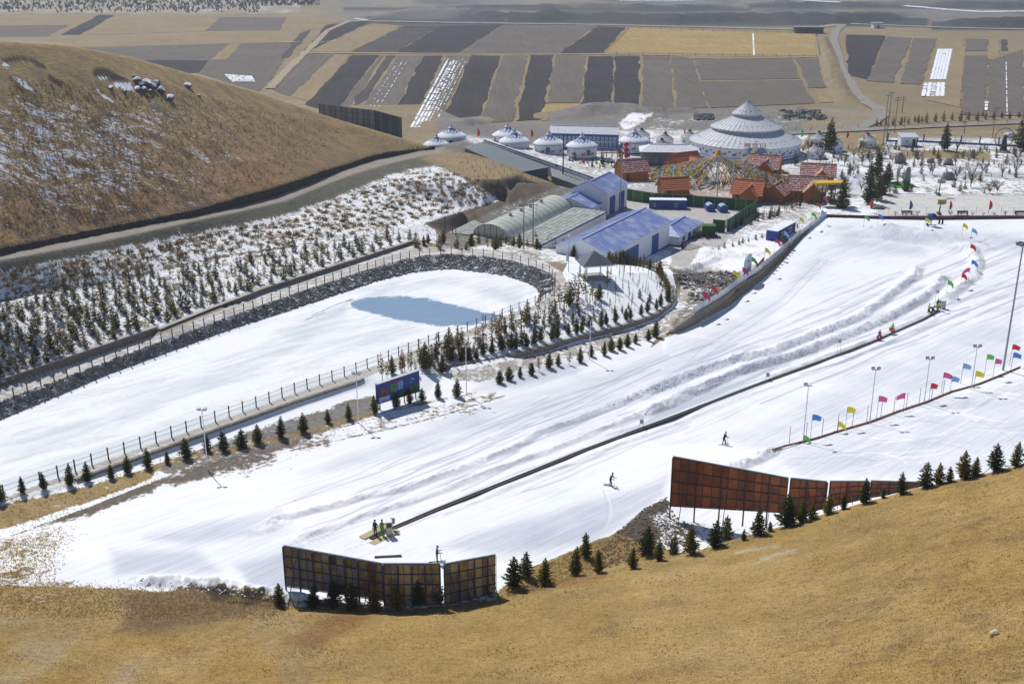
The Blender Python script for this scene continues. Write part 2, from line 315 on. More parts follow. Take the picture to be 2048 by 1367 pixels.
# village floor: pale paving with snow
vil = mask([(880,262),(1130,300),(1240,258),(1400,262),(1760,270),(2060,262),(2500,262),(2500,430),(1650,436),(1600,470),(1560,505),(1450,575),(1400,600),(1350,540),(1230,430),(1105,440),(900,500),(870,470),(1000,415),(1122,372),(1120,340),(940,285)], 4)
paint(vil, (.46, .44, .42)); LAB[(vil > .5)] = 8
fill(SNOW, vil, .45)
fill(SNOW, mask([(1345,530),(1230,520),(1200,470),(1200,400),(1260,385),(1330,380),(1480,440),(1440,500),(1420,540)], 4), .18)
fill(SNOW, mask([(1290,345),(1600,345),(1600,420),(1290,395)], 6), .30)
paint(mask([(1345,375),(1560,370),(1560,395),(1400,400)], 5), (.42,.33,.28))
fill(SNOW, mask([(1600,330),(1700,322),(2060,322),(2470,322),(2470,330),(1780,352),(1720,380),(1690,420),(1640,425),(1620,360)], 3), .60)
fill(TONE, mask([(1640,345),(2470,340),(2470,352),(1750,356),(1700,400),(1650,400)], 3), .7)
for poly in ([(1775,295),(2060,300),(2470,300),(2470,320),(1750,325),(1740,300)],):
    paint(mask(poly, 4), (.30,.235,.14)); fill(SNOW, mask(poly, 4), .50)
for poly in ([(1800,300),(1980,303),(1980,318),(1810,314)], [(1760,264),(2470,262),(2470,275),(1760,276)], [(1895,366),(2010,366),(2010,376),(1900,376)], [(1820,375),(1860,372),(1860,384),(1830,386)], [(1620,262),(1770,262),(1770,300),(1730,306),(1600,300)]):
    paint(mask(poly, 4), (.30,.225,.12)); fill(SNOW, mask(poly, 4), .22)
for poly in ([(1730,352),(2470,352),(2470,388),(1800,388),(1735,362)],):
    fill(SNOW, mask(poly, 3), .58); paint(mask(poly, 3), (.30,.24,.16))
court = mask([(1765,391),(2470,391),(2470,430),(1752,430)], 2); paint(court, (.60,.59,.56)); fill(SNOW, court, .12)
fill(SNOW, mask([(1650,405),(1765,391),(1755,430),(1640,430)], 3), .6)
# dirt yard below shed, track on the right of the pond mound
paint(mask([(1340,545),(1480,540),(1480,580),(1410,612),(1380,600),(1350,570)], 4), (.12,.10,.085)); fill(SNOW, mask([(1340,545),(1480,540),(1480,580),(1410,612),(1380,600),(1350,570)], 4), .30)
fill(SNOW, mask([(1400,500),(1560,470),(1560,505),(1480,545),(1380,530)], 5), .66)
LAB[mask([(1400,480),(1570,450),(1572,505),(1470,575),(1395,622),(1335,672),(1345,600),(1345,545)], 2) > .5] = 8
yd = mask([(880,470),(1000,478),(1100,490),(1200,500),(1250,520),(1240,535),(1150,530),(1090,524),(1040,510),(973,501),(880,496)], 3)
LAB[yd > .5] = 8; paint(yd, (.26,.22,.16)); fill(SNOW, yd, .52)
# ---- ski run
ski = mask([(-430,1165),(-430,1100),(0,1078),(90,1046),(180,1012),(300,960),(400,925),(560,885),(700,850),(830,815),(940,778),(1000,765),(1150,735),(1300,697),(1327,676),(1361,664),(1391,650),(1461,610),(1482,593),(1524,561),(1569,518),(1606,475),(1645,436),(2480,436),(2480,1140),(1335,1170),(1180,1165),(1000,1215),(560,1225),(250,1190),(-430,1180)], 1.5)
LAB[ski > .5] = 1
paint(ski, (.30,.235,.13)); fill(SNOW, ski, 1.0)
# bare earth breaking through beside the lower edge of the run
for poly, c, s in (([(310,962),(400,925),(560,880),(660,868),(650,885),(560,905),(560,940),(430,952),(350,975)], (.16,.13,.105), .22),
                   ([(-430,1160),(0,1055),(110,1005),(190,985),(340,955),(300,985),(180,1030),(0,1078),(-430,1172)], (.15,.125,.10), .12),
                   ([(0,1080),(90,1050),(150,1050),(120,1090),(60,1130),(100,1175),(0,1175),(-430,1200),(-430,1150)], (.34,.235,.09), .50),
                   ([(600,880),(860,815),(1030,790),(940,835),(740,870),(560,925)], (.20,.165,.125), .52),
                   ([(780,850),(1000,800),(1060,790),(1000,850),(880,880),(800,880)], (.22,.18,.14), .74),
                   ([(430,945),(600,905),(700,900),(640,960),(480,985)], (.22,.18,.14), .78),
                   ([(100,1060),(300,1000),(420,990),(300,1060),(150,1110)], (.30,.22,.10), .76),
                   ([(1190,1110),(1235,1060),(1290,1015),(1330,993),(1345,1005),(1345,1030),(1400,1060),(1420,1120),(1180,1170)], (.10,.085,.065), .22),
                   ([(1300,1030),(1350,1015),(1600,1040),(1600,1080),(1430,1110),(1330,1100)], (.14,.11,.085), .62),
                   ([(1340,1010),(1600,1030),(1600,1055),(1350,1030)], (.14,.11,.085), .85),
                   ([(-430,1165),(0,1150),(150,1160),(300,1180),(560,1196),(640,1205),(640,1240),(0,1200),(-430,1200)], (.30,.22,.09), .52),
                   ([(620,1195),(1000,1180),(1000,1230),(620,1240)], (.30,.20,.08), .5)):
    m = mask(poly, 9); paint(m, c); fill(SNOW, mask(poly, 14 if poly[0][0] in (310, -430) else 26 if poly[0][0] in (0, 700, 780, 430, 100) else 9), s)
m = mask([(1000,1180),(1030,1150),(1062,1134),(1100,1118),(1137,1103),(1184,1083),(1235,1066),(1300,1085),(1420,1105),(1420,1180),(980,1240)], 4) * (PY > 1066 + np.maximum(0, PX - 1235) * .32)
paint(m, (.31,.215,.085)); fill(SNOW, m, .03)
# thaw line along the billboard side
fill(SNOW, mask([(560,905),(720,870),(830,845),(900,826),(1010,790)], 1.5, closed=False, width=.6), .25)
# groomed and trampled snow is greyer than loose snow
for poly, v in (([(220,1100),(390,1098),(440,1140),(400,1148),(230,1150)], .6), ([(470,1130),(600,1090),(600,1190),(500,1175)], .8), ([(290,1075),(420,1040),(560,1020),(500,1070),(380,1090)], .7),
                ([(1000,900),(1380,690),(1560,580),(1640,500),(1700,500),(1500,700),(1100,880)], .35), ([(1690,475),(1850,485),(1850,510),(1640,500)], .6),
                ([(860,1095),(1190,1000),(1330,960),(1330,990),(1180,1085),(1000,1110)], .7), ([(600,950),(1000,800),(1240,735),(1350,700),(1250,780),(900,900)], .45),
                ([(1560,900),(2048,760),(2470,700),(2470,900),(1840,950),(1600,950)], .5), ([(1600,940),(1450,880),(1700,760),(2048,600),(2048,720),(1560,890)], .4),
                ([(1400,780),(1850,590),(1870,600),(1540,745),(1180,890)], .4), ([(950,780),(1060,735),(1180,715),(1150,745),(1040,775)], .8),
                ([(1850,492),(2048,500),(2048,470),(1900,455),(1650,452),(1640,462)], .5)):
    fill(TONE, mask(poly, 14), v)
# fluffy new snow
for poly in ([(1300,800),(1540,640),(1610,560),(1700,530),(1740,560),(1600,650)], [(1950,520),(2048,520),(2048,560),(1960,590)]):
    fill(TONE, mask(poly, 12), 0)
# tracks: light and dark lines left by tyres and skis
def tr(pix, wd, tone): fill(TONE, mask(pix, 1.6, closed=False, width=wd), tone)
tr([(1212,975),(1222,1010),(1222,1035),(1210,1058)], .8, 0); tr([(1206,978),(1215,1012),(1214,1036),(1202,1056)], .6, .9)
tr([(1333,770),(1400,700),(1560,600),(1640,520)], 1, .9); tr([(1350,775),(1420,705),(1575,605),(1655,520)], 1, .9)
rr = random.Random(4)
for k in range(46):
    x = rr.uniform(1560, 2100); y = 930 - (x - 1560) * .33 + rr.uniform(-30, 60)
    pts = [(x, y)]; a = rr.uniform(-.5, .1)
    for j in range(6):
        a += rr.uniform(-.5, .5); x += 26 * math.cos(a); y += 11 * math.sin(a); pts.append((x, y))
    tr(pts, rr.uniform(.2, 1.0), rr.choice([0, 0, .9]))
for k in range(150):
    x = rr.uniform(500, 2000); y = 1085 - (x - 600) * .36 + rr.uniform(-90, 60)
    pts = [(x, y)]
    for j in range(8): x += 42; y += -17 + rr.uniform(-5, 5); pts.append((x, y))
    tr(pts, rr.uniform(.1, 1.6), rr.choice([0, .9, 1, 1]))
# ---- ground between run and pond
LAB[(mask([(-430,1165),(0,1004),(273,914),(469,844),(586,803),(728,757),(790,731),(850,708),(925,680),(985,655),(1040,632),(1095,608),(1135,570),(1125,545),(1150,500),(1240,500),(1345,545),(1357,600),(1345,620),(1300,697),(1150,735),(1000,765),(830,815),(560,885),(400,925),(180,1012),(0,1078),(-430,1170)], 1) > .5)] = 10
b10 = (LAB == 10).astype(float); paint(b10, (.27,.215,.135)); SNOW[LAB == 10] = .88
m = mask([(500,900),(560,850),(700,800),(748,790),(752,830),(690,850),(560,890)], 10); paint(m, (.22,.205,.19)); fill(SNOW, m, .16)
m = mask([(300,930),(560,840),(600,830),(560,880),(330,950)], 8); paint(m, (.22,.205,.19)); fill(SNOW, m, .3)
m = mask([(-430,1165),(0,1010),(160,975),(330,925),(300,960),(190,1000),(0,1060),(-430,1170)], 6); paint(m, (.33,.24,.11)); fill(SNOW, m, .24)
for q in ((700,822,740),(560,868,60),(870,790,40),(915,785,30)): pass
m = mask([(330,925),(480,895),(620,862),(700,838),(760,825),(950,785)], 6, closed=False, width=3); paint(m, (.34,.22,.07)); fill(SNOW, m, .36)
m = mask([(748,838),(1000,780),(980,800),(770,850)], 6); paint(m, (.25,.20,.14)); fill(SNOW, m, .5)
m = mask([(896,745),(1076,708),(1178,680),(1314,640),(1356,604),(1365,560),(1395,560),(1385,610),(1330,672),(1250,690),(1100,725),(960,765),(900,760)], 3)
paint(m, (.42,.38,.33)); fill(SNOW, m, .42)
m = mask([(1372,600),(1400,575),(1410,600),(1360,650),(1335,665)], 4); fill(SNOW, m, .45); paint(m, (.2,.17,.14))
m = mask([(1340,545),(1345,500),(1130,495),(1135,530),(1240,520)], 4); fill(SNOW, m, .6)
# ---- pond ring road, bank and ice
ring = mask([(-430,1170)] + [(-430,925),(0,777),(316,668),(520,588),(826,489),(860,494),(895,496),(973,500),(1040,509),(1090,523),(1125,545),(1135,570)] + outer_near[1:], 1)
LAB[ring > .5] = 6; paint(ring, (.50,.47,.43)); fill(SNOW, ring, .40)
fill(SNOW, mask([(-430,1120),(0,982),(500,825),(728,747),(1100,600),(1120,560)], 4, closed=False, width=5), .2)
inn = mask(fence_far + fence_near, .7)
LAB[inn > .5] = 9; paint(inn, (.085,.09,.10)); fill(SNOW, inn, .30)
fill(SNOW, mask([(740,555),(840,528),(900,522),(1000,530),(1060,548),(1090,575),(1060,570),(900,536),(800,545)], 4), .48)
ice_poly = [(-430,1006),(0,838),(120,789),(220,744),(320,709),(439,665),(571,623),(703,581),(755,562),(837,543),(905,538),(960,543),(1008,551),(1045,561),(1068,573),(1080,583),(1069,609),(1018,628),(963,650),(905,671),(830,698),(765,724),(703,747),(617,775),(492,820),(361,867),(242,908),(117,953),(8,992),(-430,1148)]
ICEM = mask(ice_poly, .6)
LAB[ICEM > .5] = 5; paint(ICEM, (.10,.22,.36)); fill(SNOW, ICEM, 1.0)
GZ[ICEM > .5] = ICE_Z + .03 * (fbm(GX[ICEM > .5] / 3, GY[ICEM > .5] / 2, 3, 80) - .5)
for poly, v in (([(700,604),(735,594),(800,592),(850,596),(900,607),(960,622),(1005,630),(985,640),(940,650),(880,652),(800,640),(730,622),(703,614)], 1.0),):
    SM['water'] = mask(poly, 14)
fill(SNOW, SM['water'], 0.0)
for poly, v in (([(770,575),(860,558),(960,565),(1040,590),(1050,610),(1020,620),(1000,600),(930,575),(850,565)], .75), ([(560,665),(640,630),(760,575),(800,560),(760,590),(690,610),(690,640),(600,680)], .8),
                ([(0,900),(200,825),(420,745),(560,690),(700,640),(560,720),(300,820),(0,930)], .55), ([(0,960),(300,870),(600,770),(800,700),(940,650),(900,670),(600,790),(200,925),(0,985)], .75),
                ([(650,660),(800,650),(860,660),(700,700),(560,740)], .35)):
    fill(TONE, mask(poly, 14), v)
for pix in ([(620,632),(680,606),(705,598)], [(610,640),(650,624)]):
    m = mask(pix, 1.2, closed=False, width=1.0); paint(m, (.12,.13,.12)); fill(SNOW, m, .1)
# ---- planted terrace
ter = mask([(-430,640),(0,523),(198,485),(395,443),(571,404),(659,367),(791,326),(850,312),(905,303),(935,304),(985,326),(1041,348),(1107,368),(1070,363),(1031,358),(941,361),(975,383),(1002,401),(930,422),(850,447),(890,470),(890,490),(826,486),(520,582),(310,660),(0,768),(-430,915)], 1)
LAB[ter > .5] = 4; paint(ter, (.23,.19,.13)); fill(SNOW, ter, .56)
m = mask([(-430,720),(0,600),(246,553),(365,527),(439,511),(593,490),(760,466),(826,486),(520,582),(310,660),(0,768),(-430,915)], 4); fill(SNOW, m, .58)
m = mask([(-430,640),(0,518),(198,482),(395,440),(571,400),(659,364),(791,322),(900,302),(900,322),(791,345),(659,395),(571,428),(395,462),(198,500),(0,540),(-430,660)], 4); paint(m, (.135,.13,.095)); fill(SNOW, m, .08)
m = mask([(880,300),(935,304),(1107,368),(941,361),(960,372),(900,340),(840,318)], 5); paint(m, (.32,.235,.13)); fill(SNOW, m, .06)
m = mask([(0,603),(246,556),(365,530),(439,513),(593,492)], 2, closed=False, width=1.5); paint(m, (.2,.16,.10)); fill(SNOW, m, .15)
m = mask([(860,395),(1000,390),(1000,402),(850,447),(820,470),(780,460),(820,420)], 8); fill(SNOW, m, .66)
cut = mask([(941,361),(1031,358),(1107,368),(1122,374),(1008,412),(930,450),(890,468),(850,447),(930,422),(1002,401)], 1)
LAB[cut > .5] = 12; paint(cut, (.16,.125,.095)); fill(SNOW, cut, .02)
m = mask([(870,455),(900,440),(1010,412),(1122,374),(1160,372),(1190,420),(930,500),(880,490)], 2) * (1 - cut); paint(m, (.2,.18,.15)); fill(SNOW, m, .3)
# ---- cut road and bank
rd = mask([(-430,606),(0,511),(198,469),(395,432),(480,412),(549,394),(615,370),(680,343),(747,320),(835,303),(880,296),(905,302),(850,311),(791,324),(720,343),(659,366),(571,402),(480,423),(395,441),(198,484),(0,522),(-430,619)], .8, zone=~(Zfore | Zback))
LAB[rd > .5] = 7; paint(rd, (.31,.27,.225)); SNOW[:] = SNOW * (1 - rd) + .04 * rd
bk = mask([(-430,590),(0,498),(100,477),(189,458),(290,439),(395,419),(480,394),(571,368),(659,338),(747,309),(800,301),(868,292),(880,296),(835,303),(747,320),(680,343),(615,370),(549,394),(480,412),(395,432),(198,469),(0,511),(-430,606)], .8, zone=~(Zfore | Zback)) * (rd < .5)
# ---- the left hill
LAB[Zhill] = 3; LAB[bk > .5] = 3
tt_ = fbm(GX / 14, GY / 14, 3, 90)
hc = np.array([.41, .235, .115]) * (1 - tt_[..., None]) * 1.15 + np.array([.38, .27, .14]) * tt_[..., None]
nearcrest = sstep(45, 10, cr - RG)
hc = hc * (1 - nearcrest[..., None] * .75) + np.array([.40, .29, .145]) * nearcrest[..., None] * .75
dk = sstep(.48, .62, fbm(GX / 3.0, GY / 1.6, 3, 91))[..., None] * sstep(900, 200, PX)[..., None] * sstep(120, 200, PY)[..., None]
hc = hc * (1 - .55 * dk) + np.array([.12, .10, .085]) * .55 * dk
BASEC[Zhill] = hc[Zhill]
hs = .10 + .24 * sstep(640, 120, PX) * sstep(135, 230, PY) * sstep(500, 330, PY) + .10 * sstep(900, 300, PX) * sstep(180, 260, PY)
SNOW[Zhill] = hs[Zhill]
def hpaint(poly, c, s, soft=2, **k):
    m = mask(poly, soft, zone=Zhill, **k); paint(m, c); fill(SNOW, m, s)
hpaint([(4,118),(20,113),(40,112),(60,116),(78,124),(84,132),(60,125),(40,122),(20,126),(6,132)], (.10,.085,.06), 0)
hpaint([(66,128),(86,128),(96,140),(88,142),(70,134)], (.08,.07,.06), .1)
hpaint([(98,150),(120,162),(130,174),(110,170),(96,158)], (.08,.07,.06), .1)
hpaint([(186,140),(196,135),(215,138),(234,150),(252,158),(262,165),(225,165),(195,158),(186,152)], (.07,.06,.045), 0)
hpaint([(4,124),(22,128),(12,136),(4,132)], (.3,.3,.3), .8); hpaint([(28,156),(40,160),(70,186),(60,184),(40,172)], (.3,.3,.3), 1)
hpaint([(196,154),(222,158),(210,162),(196,160)], (.3,.3,.3), .8); hpaint([(228,166),(262,170),(268,184),(250,184),(228,174)], (.3,.3,.3), .9); hpaint([(186,160),(190,175),(205,190),(228,205),(215,200),(195,184)], (.3,.3,.3), 1, 1.5)
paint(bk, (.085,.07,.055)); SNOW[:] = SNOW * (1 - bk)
# low ledges on the hill
LAB[Zback] = 0; SNOW[Zback] = 0; BASEC[Zback] = (.3, .24, .14)
# ---- foreground hill
LAB[Zfore] = 2
g1 = fbm(GX / 9 + GY / 40, GY / 9, 4, 95)[..., None]; g2 = fbm(GX / 2.6, GY / 2.6, 3, 96)[..., None]
gc = np.array([.36, .245, .085]) * (1 - g1) + np.array([.42, .31, .15]) * g1
gold = sstep(.50, .64, fbm(GX / 7 + 3, GY / 4, 3, 97))[..., None] * (.25 + .25 * sstep(1000, 500, PX)[..., None])
gc = gc * (1 - gold) + np.array([.38, .235, .06]) * gold
grey = sstep(.52, .68, fbm(GX / 4 + 9, GY / 5, 3, 98))[..., None] * sstep(900, 300, PX)[..., None] * .7
gc = gc * (1 - grey) + np.array([.38, .31, .20]) * grey
gc = gc * (.80 + .36 * g2) * np.array([1.0, .96, .86])
BASEC[Zfore] = gc[Zfore]
def fpaint(poly, c, s, soft=9, k=1.0):
    m = mask(poly, soft, zone=Zfore | NOZ) * k; paint(m, c); fill(SNOW, m, s)
fpaint([(230,1190),(380,1170),(560,1195),(560,1215),(470,1235),(330,1262),(230,1262),(260,1225)], (.20,.135,.075), .16, 14, .9)
fpaint([(405,1180),(450,1178),(470,1195),(430,1200)], (.06,.05,.04), .1, 5); fpaint([(480,1188),(530,1188),(520,1205),(490,1208)], (.07,.055,.045), .15, 5)

fpaint([(560,1290),(640,1240),(700,1215),(760,1225),(700,1260),(620,1300)], (.24,.115,.05), 0, 12, .6)
fpaint([(1040,1175),(1180,1150),(1230,1150),(1180,1170),(1040,1190)], (.22,.105,.05), 0, 6, .6)
fpaint([(0,1180),(200,1178),(240,1195),(120,1215),(0,1210)], (.34,.24,.10), .30, 8)
fpaint([(1520,1115),(1590,1098),(1590,1104),(1520,1122)], (.5,.46,.38), 0, 4, .7); fpaint([(1470,1100),(1560,1088),(1560,1092),(1470,1108)], (.5,.45,.36), 0, 4, .6)
m = sstep(.60, .68, fbm(GX / 1.3, GY / .8, 2, 99)) * sstep(1500, 1800, PX + (PY - 1150)) * Zfore; paint(m * .35, (.17,.11,.055))
for a in (SNOW, TONE): np.clip(a, 0, 1, out=a)

# ---------------------------------------------------------------- materials for the ground
def N(nt, t, **k):
    n = nt.nodes.new(t)
    for a, v in k.items(): setattr(n, a, v)
    return n
def new_mat(name):
    m = bpy.data.materials.new(name); m.use_nodes = True; nt = m.node_tree; nt.nodes.clear()
    o = N(nt, 'ShaderNodeOutputMaterial'); b = N(nt, 'ShaderNodeBsdfPrincipled'); nt.links.new(b.outputs[0], o.inputs[0]); return m, nt, b
def noise(nt, vec, scale, detail=4, rough=.6, dist=0.0):
    n = N(nt, 'ShaderNodeTexNoise'); n.inputs['Scale'].default_value = scale; n.inputs['Detail'].default_value = detail; n.inputs['Roughness'].default_value = rough; n.inputs['Distortion'].default_value = dist
    nt.links.new(vec, n.inputs['Vector']); return n.outputs[0]
def mathn(nt, op, a, b=None, c=None, clamp=False):
    n = N(nt, 'ShaderNodeMath', operation=op, use_clamp=clamp)
    for i, v in enumerate((a, b, c)):
        if v is None: continue
        if isinstance(v, (int, float)): n.inputs[i].default_value = v
        else: nt.links.new(v, n.inputs[i])
    return n.outputs[0]
def ramp(nt, v, lo, hi):
    n = N(nt, 'ShaderNodeMapRange', clamp=True); n.inputs['From Min'].default_value = lo; n.inputs['From Max'].default_value = hi; nt.links.new(v, n.inputs['Value']); return n.outputs[0]
def mixc(nt, f, a, b, mode='MIX'):
    n = N(nt, 'ShaderNodeMix', data_type='RGBA', blend_type=mode)
    for sock, v in ((n.inputs[0], f), (n.inputs[6], a), (n.inputs[7], b)):
        if isinstance(v, (int, float)): sock.default_value = v
        elif isinstance(v, tuple): sock.default_value = v + (1,) if len(v) == 3 else v
        else: nt.links.new(v, sock)
    return n.outputs[2]
def mapping(nt, vec, scale=(1, 1, 1), rot=(0, 0, 0)):
    n = N(nt, 'ShaderNodeMapping'); n.inputs['Scale'].default_value = scale; n.inputs['Rotation'].default_value = rot; nt.links.new(vec, n.inputs['Vector']); return n.outputs[0]
RUN_ANG = math.atan2(*(G1(1878, 622)[:2] - G1(742, 1078)[:2])[::-1])     # direction of the run
def ground_mat(name, prerot=0.0, fine=3.0, mid=.5, stretch=(1, 1, 1), rot=0.0, var=.5, kfine=.5, edge=.08, bump=.4, bdist=.15, streak=0.0, sscale=(1, 1, 1), snow_bump=.15, dark=.0):
    m, nt, b = new_mat(name); L = nt.links.new
    geo = N(nt, 'ShaderNodeNewGeometry'); pos = geo.outputs['Position']
    v = mapping(nt, mapping(nt, pos, (1, 1, 1), (0, 0, -prerot)) if prerot else pos, stretch, (0, 0, rot))
    abase = N(nt, 'ShaderNodeAttribute', attribute_name='base'); asn = N(nt, 'ShaderNodeAttribute', attribute_name='snow'); ato = N(nt, 'ShaderNodeAttribute', attribute_name='tone')
    n1 = noise(nt, v, fine, 5, .65); n2 = noise(nt, v, mid, 4, .6); n3 = noise(nt, v, fine * 4.3, 3, .7)
    val = mathn(nt, 'MULTIPLY_ADD', mathn(nt, 'SUBTRACT', n1, .5), var * 2.2, 1.0)
    val = mathn(nt, 'MULTIPLY_ADD', mathn(nt, 'SUBTRACT', n2, .5), var * 1.2, val)
    val = mathn(nt, 'MULTIPLY_ADD', mathn(nt, 'SUBTRACT', n3, .5), var * 1.6, val)
    val = mathn(nt, 'MAXIMUM', val, .12)
    col = N(nt, 'ShaderNodeVectorMath', operation='SCALE'); L(abase.outputs['Color'], col.inputs[0]); L(val, col.inputs['Scale'])
    base = col.outputs[0]
    if dark: base = mixc(nt, mathn(nt, 'MULTIPLY', ramp(nt, noise(nt, v, fine * 1.7, 2, .5), .62, .72), dark), base, (.05, .035, .02))
    # snow cover
    s = mathn(nt, 'MULTIPLY_ADD', mathn(nt, 'SUBTRACT', n1, .5), kfine * 2, asn.outputs['Fac'])
    s = mathn(nt, 'MULTIPLY_ADD', mathn(nt, 'SUBTRACT', n2, .5), kfine * 1.6, s)
    s = mathn(nt, 'MULTIPLY_ADD', mathn(nt, 'SUBTRACT', n3, .5), kfine * .8, s)
    cover = ramp(nt, s, .5 - edge, .5 + edge)
    # full cover stays full, bare stays bare
    cover = mathn(nt, 'MAXIMUM', cover, ramp(nt, asn.outputs['Fac'], .93, .985)); cover = mathn(nt, 'MULTIPLY', cover, ramp(nt, asn.outputs['Fac'], 0, .04))
    tone = ato.outputs['Fac']
    if streak:
        vs = mapping(nt, pos, (1, 1, 1), (0, 0, -RUN_ANG)); vs2 = mapping(nt, vs, sscale)
        st = noise(nt, vs2, 1.0, 5, .62, .25); st2 = noise(nt, mapping(nt, pos, (1,1,1), (0,0,-RUN_ANG + .2)), .13, 3, .5)
        tone = mathn(nt, 'MULTIPLY_ADD', mathn(nt, 'SUBTRACT', st, .5), streak * 2, tone)
        tone = mathn(nt, 'MULTIPLY_ADD', mathn(nt, 'SUBTRACT', st2, .45), streak * 1.4, tone, clamp=True)
    tone = mathn(nt, 'MULTIPLY_ADD', mathn(nt, 'SUBTRACT', n3, .5), .25, tone, clamp=True)
    snowc = mixc(nt, tone, (.86, .87, .89), (.50, .53, .60))
    c = mixc(nt, cover, base, snowc)
    L(c, b.inputs['Base Color']); b.inputs['Roughness'].default_value = .85; b.inputs['Specular IOR Level'].default_value = .15
    h = mathn(nt, 'ADD', mathn(nt, 'MULTIPLY', n1, 1.0), mathn(nt, 'MULTIPLY', n3, .35))
    if streak: h = mathn(nt, 'MULTIPLY_ADD', st, .8, h)
    amt = mathn(nt, 'ADD', mathn(nt, 'MULTIPLY', mathn(nt, 'SUBTRACT', 1.0, cover), bump), mathn(nt, 'MULTIPLY', cover, snow_bump))
    bp = N(nt, 'ShaderNodeBump'); bp.inputs['Distance'].default_value = bdist; L(amt, bp.inputs['Strength']); L(h, bp.inputs['Height']); L(bp.outputs[0], b.inputs['Normal'])
    return m
GM = {
 0: ('farmland', ground_mat('farm_ground', fine=.55, mid=.05, var=.45, kfine=.55, bump=.4, bdist=.6)),
 1: ('ski_slope', ground_mat('run_snow', fine=1.6, mid=.22, var=.6, kfine=.55, bump=.6, streak=.62, sscale=(.08, 1.9, 1), snow_bump=.22, bdist=.2, stretch=(1, 1, 1))),
 2: ('foreground_hill', ground_mat('dry_grass', fine=2.6, mid=.22, stretch=(.6, 1.2, 1), prerot=-.35, var=.48, kfine=.4, bump=1.0, bdist=.2, dark=.35)),
 3: ('grassy_hill', ground_mat('brown_pasture', prerot=.72, fine=1.7, mid=.32, stretch=(.55, 1.7, .9), rot=0.0, var=.55, kfine=.60, edge=.05, bump=.9, bdist=.35, snow_bump=.5, dark=.35)),
 4: ('terrace_slope', ground_mat('terrace_soil', fine=1.5, mid=.3, stretch=(1.1, .8, 1), rot=.4, var=.6, kfine=.7, edge=.06, bump=.8, bdist=.35, snow_bump=.6)),
 5: ('pond_ice', None),
 6: ('pond_road', ground_mat('road_slabs', fine=1.2, mid=.25, stretch=(.6, 1.4, 1), rot=-.35, var=.3, kfine=.45, edge=.12, bump=.3)),
 7: ('dirt_road', ground_mat('track_earth', fine=1.2, mid=.2, stretch=(.5, 1.6, 1), rot=.5, var=.3, kfine=.3, bump=.4)),
 8: ('village_ground', ground_mat('yard', fine=.9, mid=.16, var=.3, kfine=.6, edge=.1, bump=.4, bdist=.3)),
 9: ('pond_bank', ground_mat('riprap', fine=1.9, mid=.5, var=1.0, kfine=.8, edge=.05, bump=1.0, bdist=.7, snow_bump=.8)),
 10: ('snowy_mound', ground_mat('mound_snow', fine=1.6, mid=.3, var=.6, kfine=.5, edge=.06, bump=.6, snow_bump=.25, bdist=.25)),
 12: ('earth_cut', ground_mat('cut_earth', fine=1.3, mid=.25, stretch=(1.6, 1.6, .35), var=.45, kfine=.3, bump=.8, bdist=.3)),
}
# ice
m, nt, b = new_mat('ice'); L = nt.links.new
geo = N(nt, 'ShaderNodeNewGeometry'); pos = geo.outputs['Position']
asn = N(nt, 'ShaderNodeAttribute', attribute_name='snow'); ato = N(nt, 'ShaderNodeAttribute', attribute_name='tone'); ab = N(nt, 'ShaderNodeAttribute', attribute_name='base')
va = mapping(nt, mapping(nt, pos, (1, 1, 1), (0, 0, -.75)), (.09, .42, 1)); big = noise(nt, va, 1.0, 6, .6, .6)
crk = noise(nt, mapping(nt, pos, (.3, .8, 1), (0, 0, .5)), 1.2, 5, .7, .8); fin = noise(nt, pos, 3.0, 3, .6)
tn = mathn(nt, 'MULTIPLY_ADD', mathn(nt, 'SUBTRACT', big, .47), 2.8, ato.outputs['Fac'], clamp=True)
sc_ = mixc(nt, tn, (.87, .885, .90), (.60, .66, .70))
line = mathn(nt, 'MULTIPLY', ramp(nt, mathn(nt, 'ABSOLUTE', mathn(nt, 'SUBTRACT', crk, .52)), .02, .0), ramp(nt, big, .42, .5))
sc_ = mixc(nt, mathn(nt, 'MULTIPLY', line, .6), sc_, (.45, .52, .60))
wt = mixc(nt, noise(nt, mapping(nt, pos, (.2, .5, 1), (0, 0, -.4)), 1, 4), (.19, .29, .41), (.25, .36, .49))
s = mathn(nt, 'MULTIPLY_ADD', mathn(nt, 'SUBTRACT', mathn(nt, 'ADD', mathn(nt, 'MULTIPLY', fin, .4), mathn(nt, 'MULTIPLY', crk, .6)), .5), 1.3, asn.outputs['Fac']); cov = ramp(nt, s, .44, .56)

L(mixc(nt, cov, wt, sc_), b.inputs['Base Color'])
L(mathn(nt, 'MULTIPLY_ADD', cov, .5, .30), b.inputs['Roughness']); b.inputs['Specular IOR Level'].default_value = .3
bp = N(nt, 'ShaderNodeBump'); bp.inputs['Distance'].default_value = .12; bp.inputs['Strength'].default_value = .35; L(mathn(nt, 'ADD', fin, big), bp.inputs['Height']); L(bp.outputs[0], b.inputs['Normal'])
GM[5] = ('pond_ice', m)

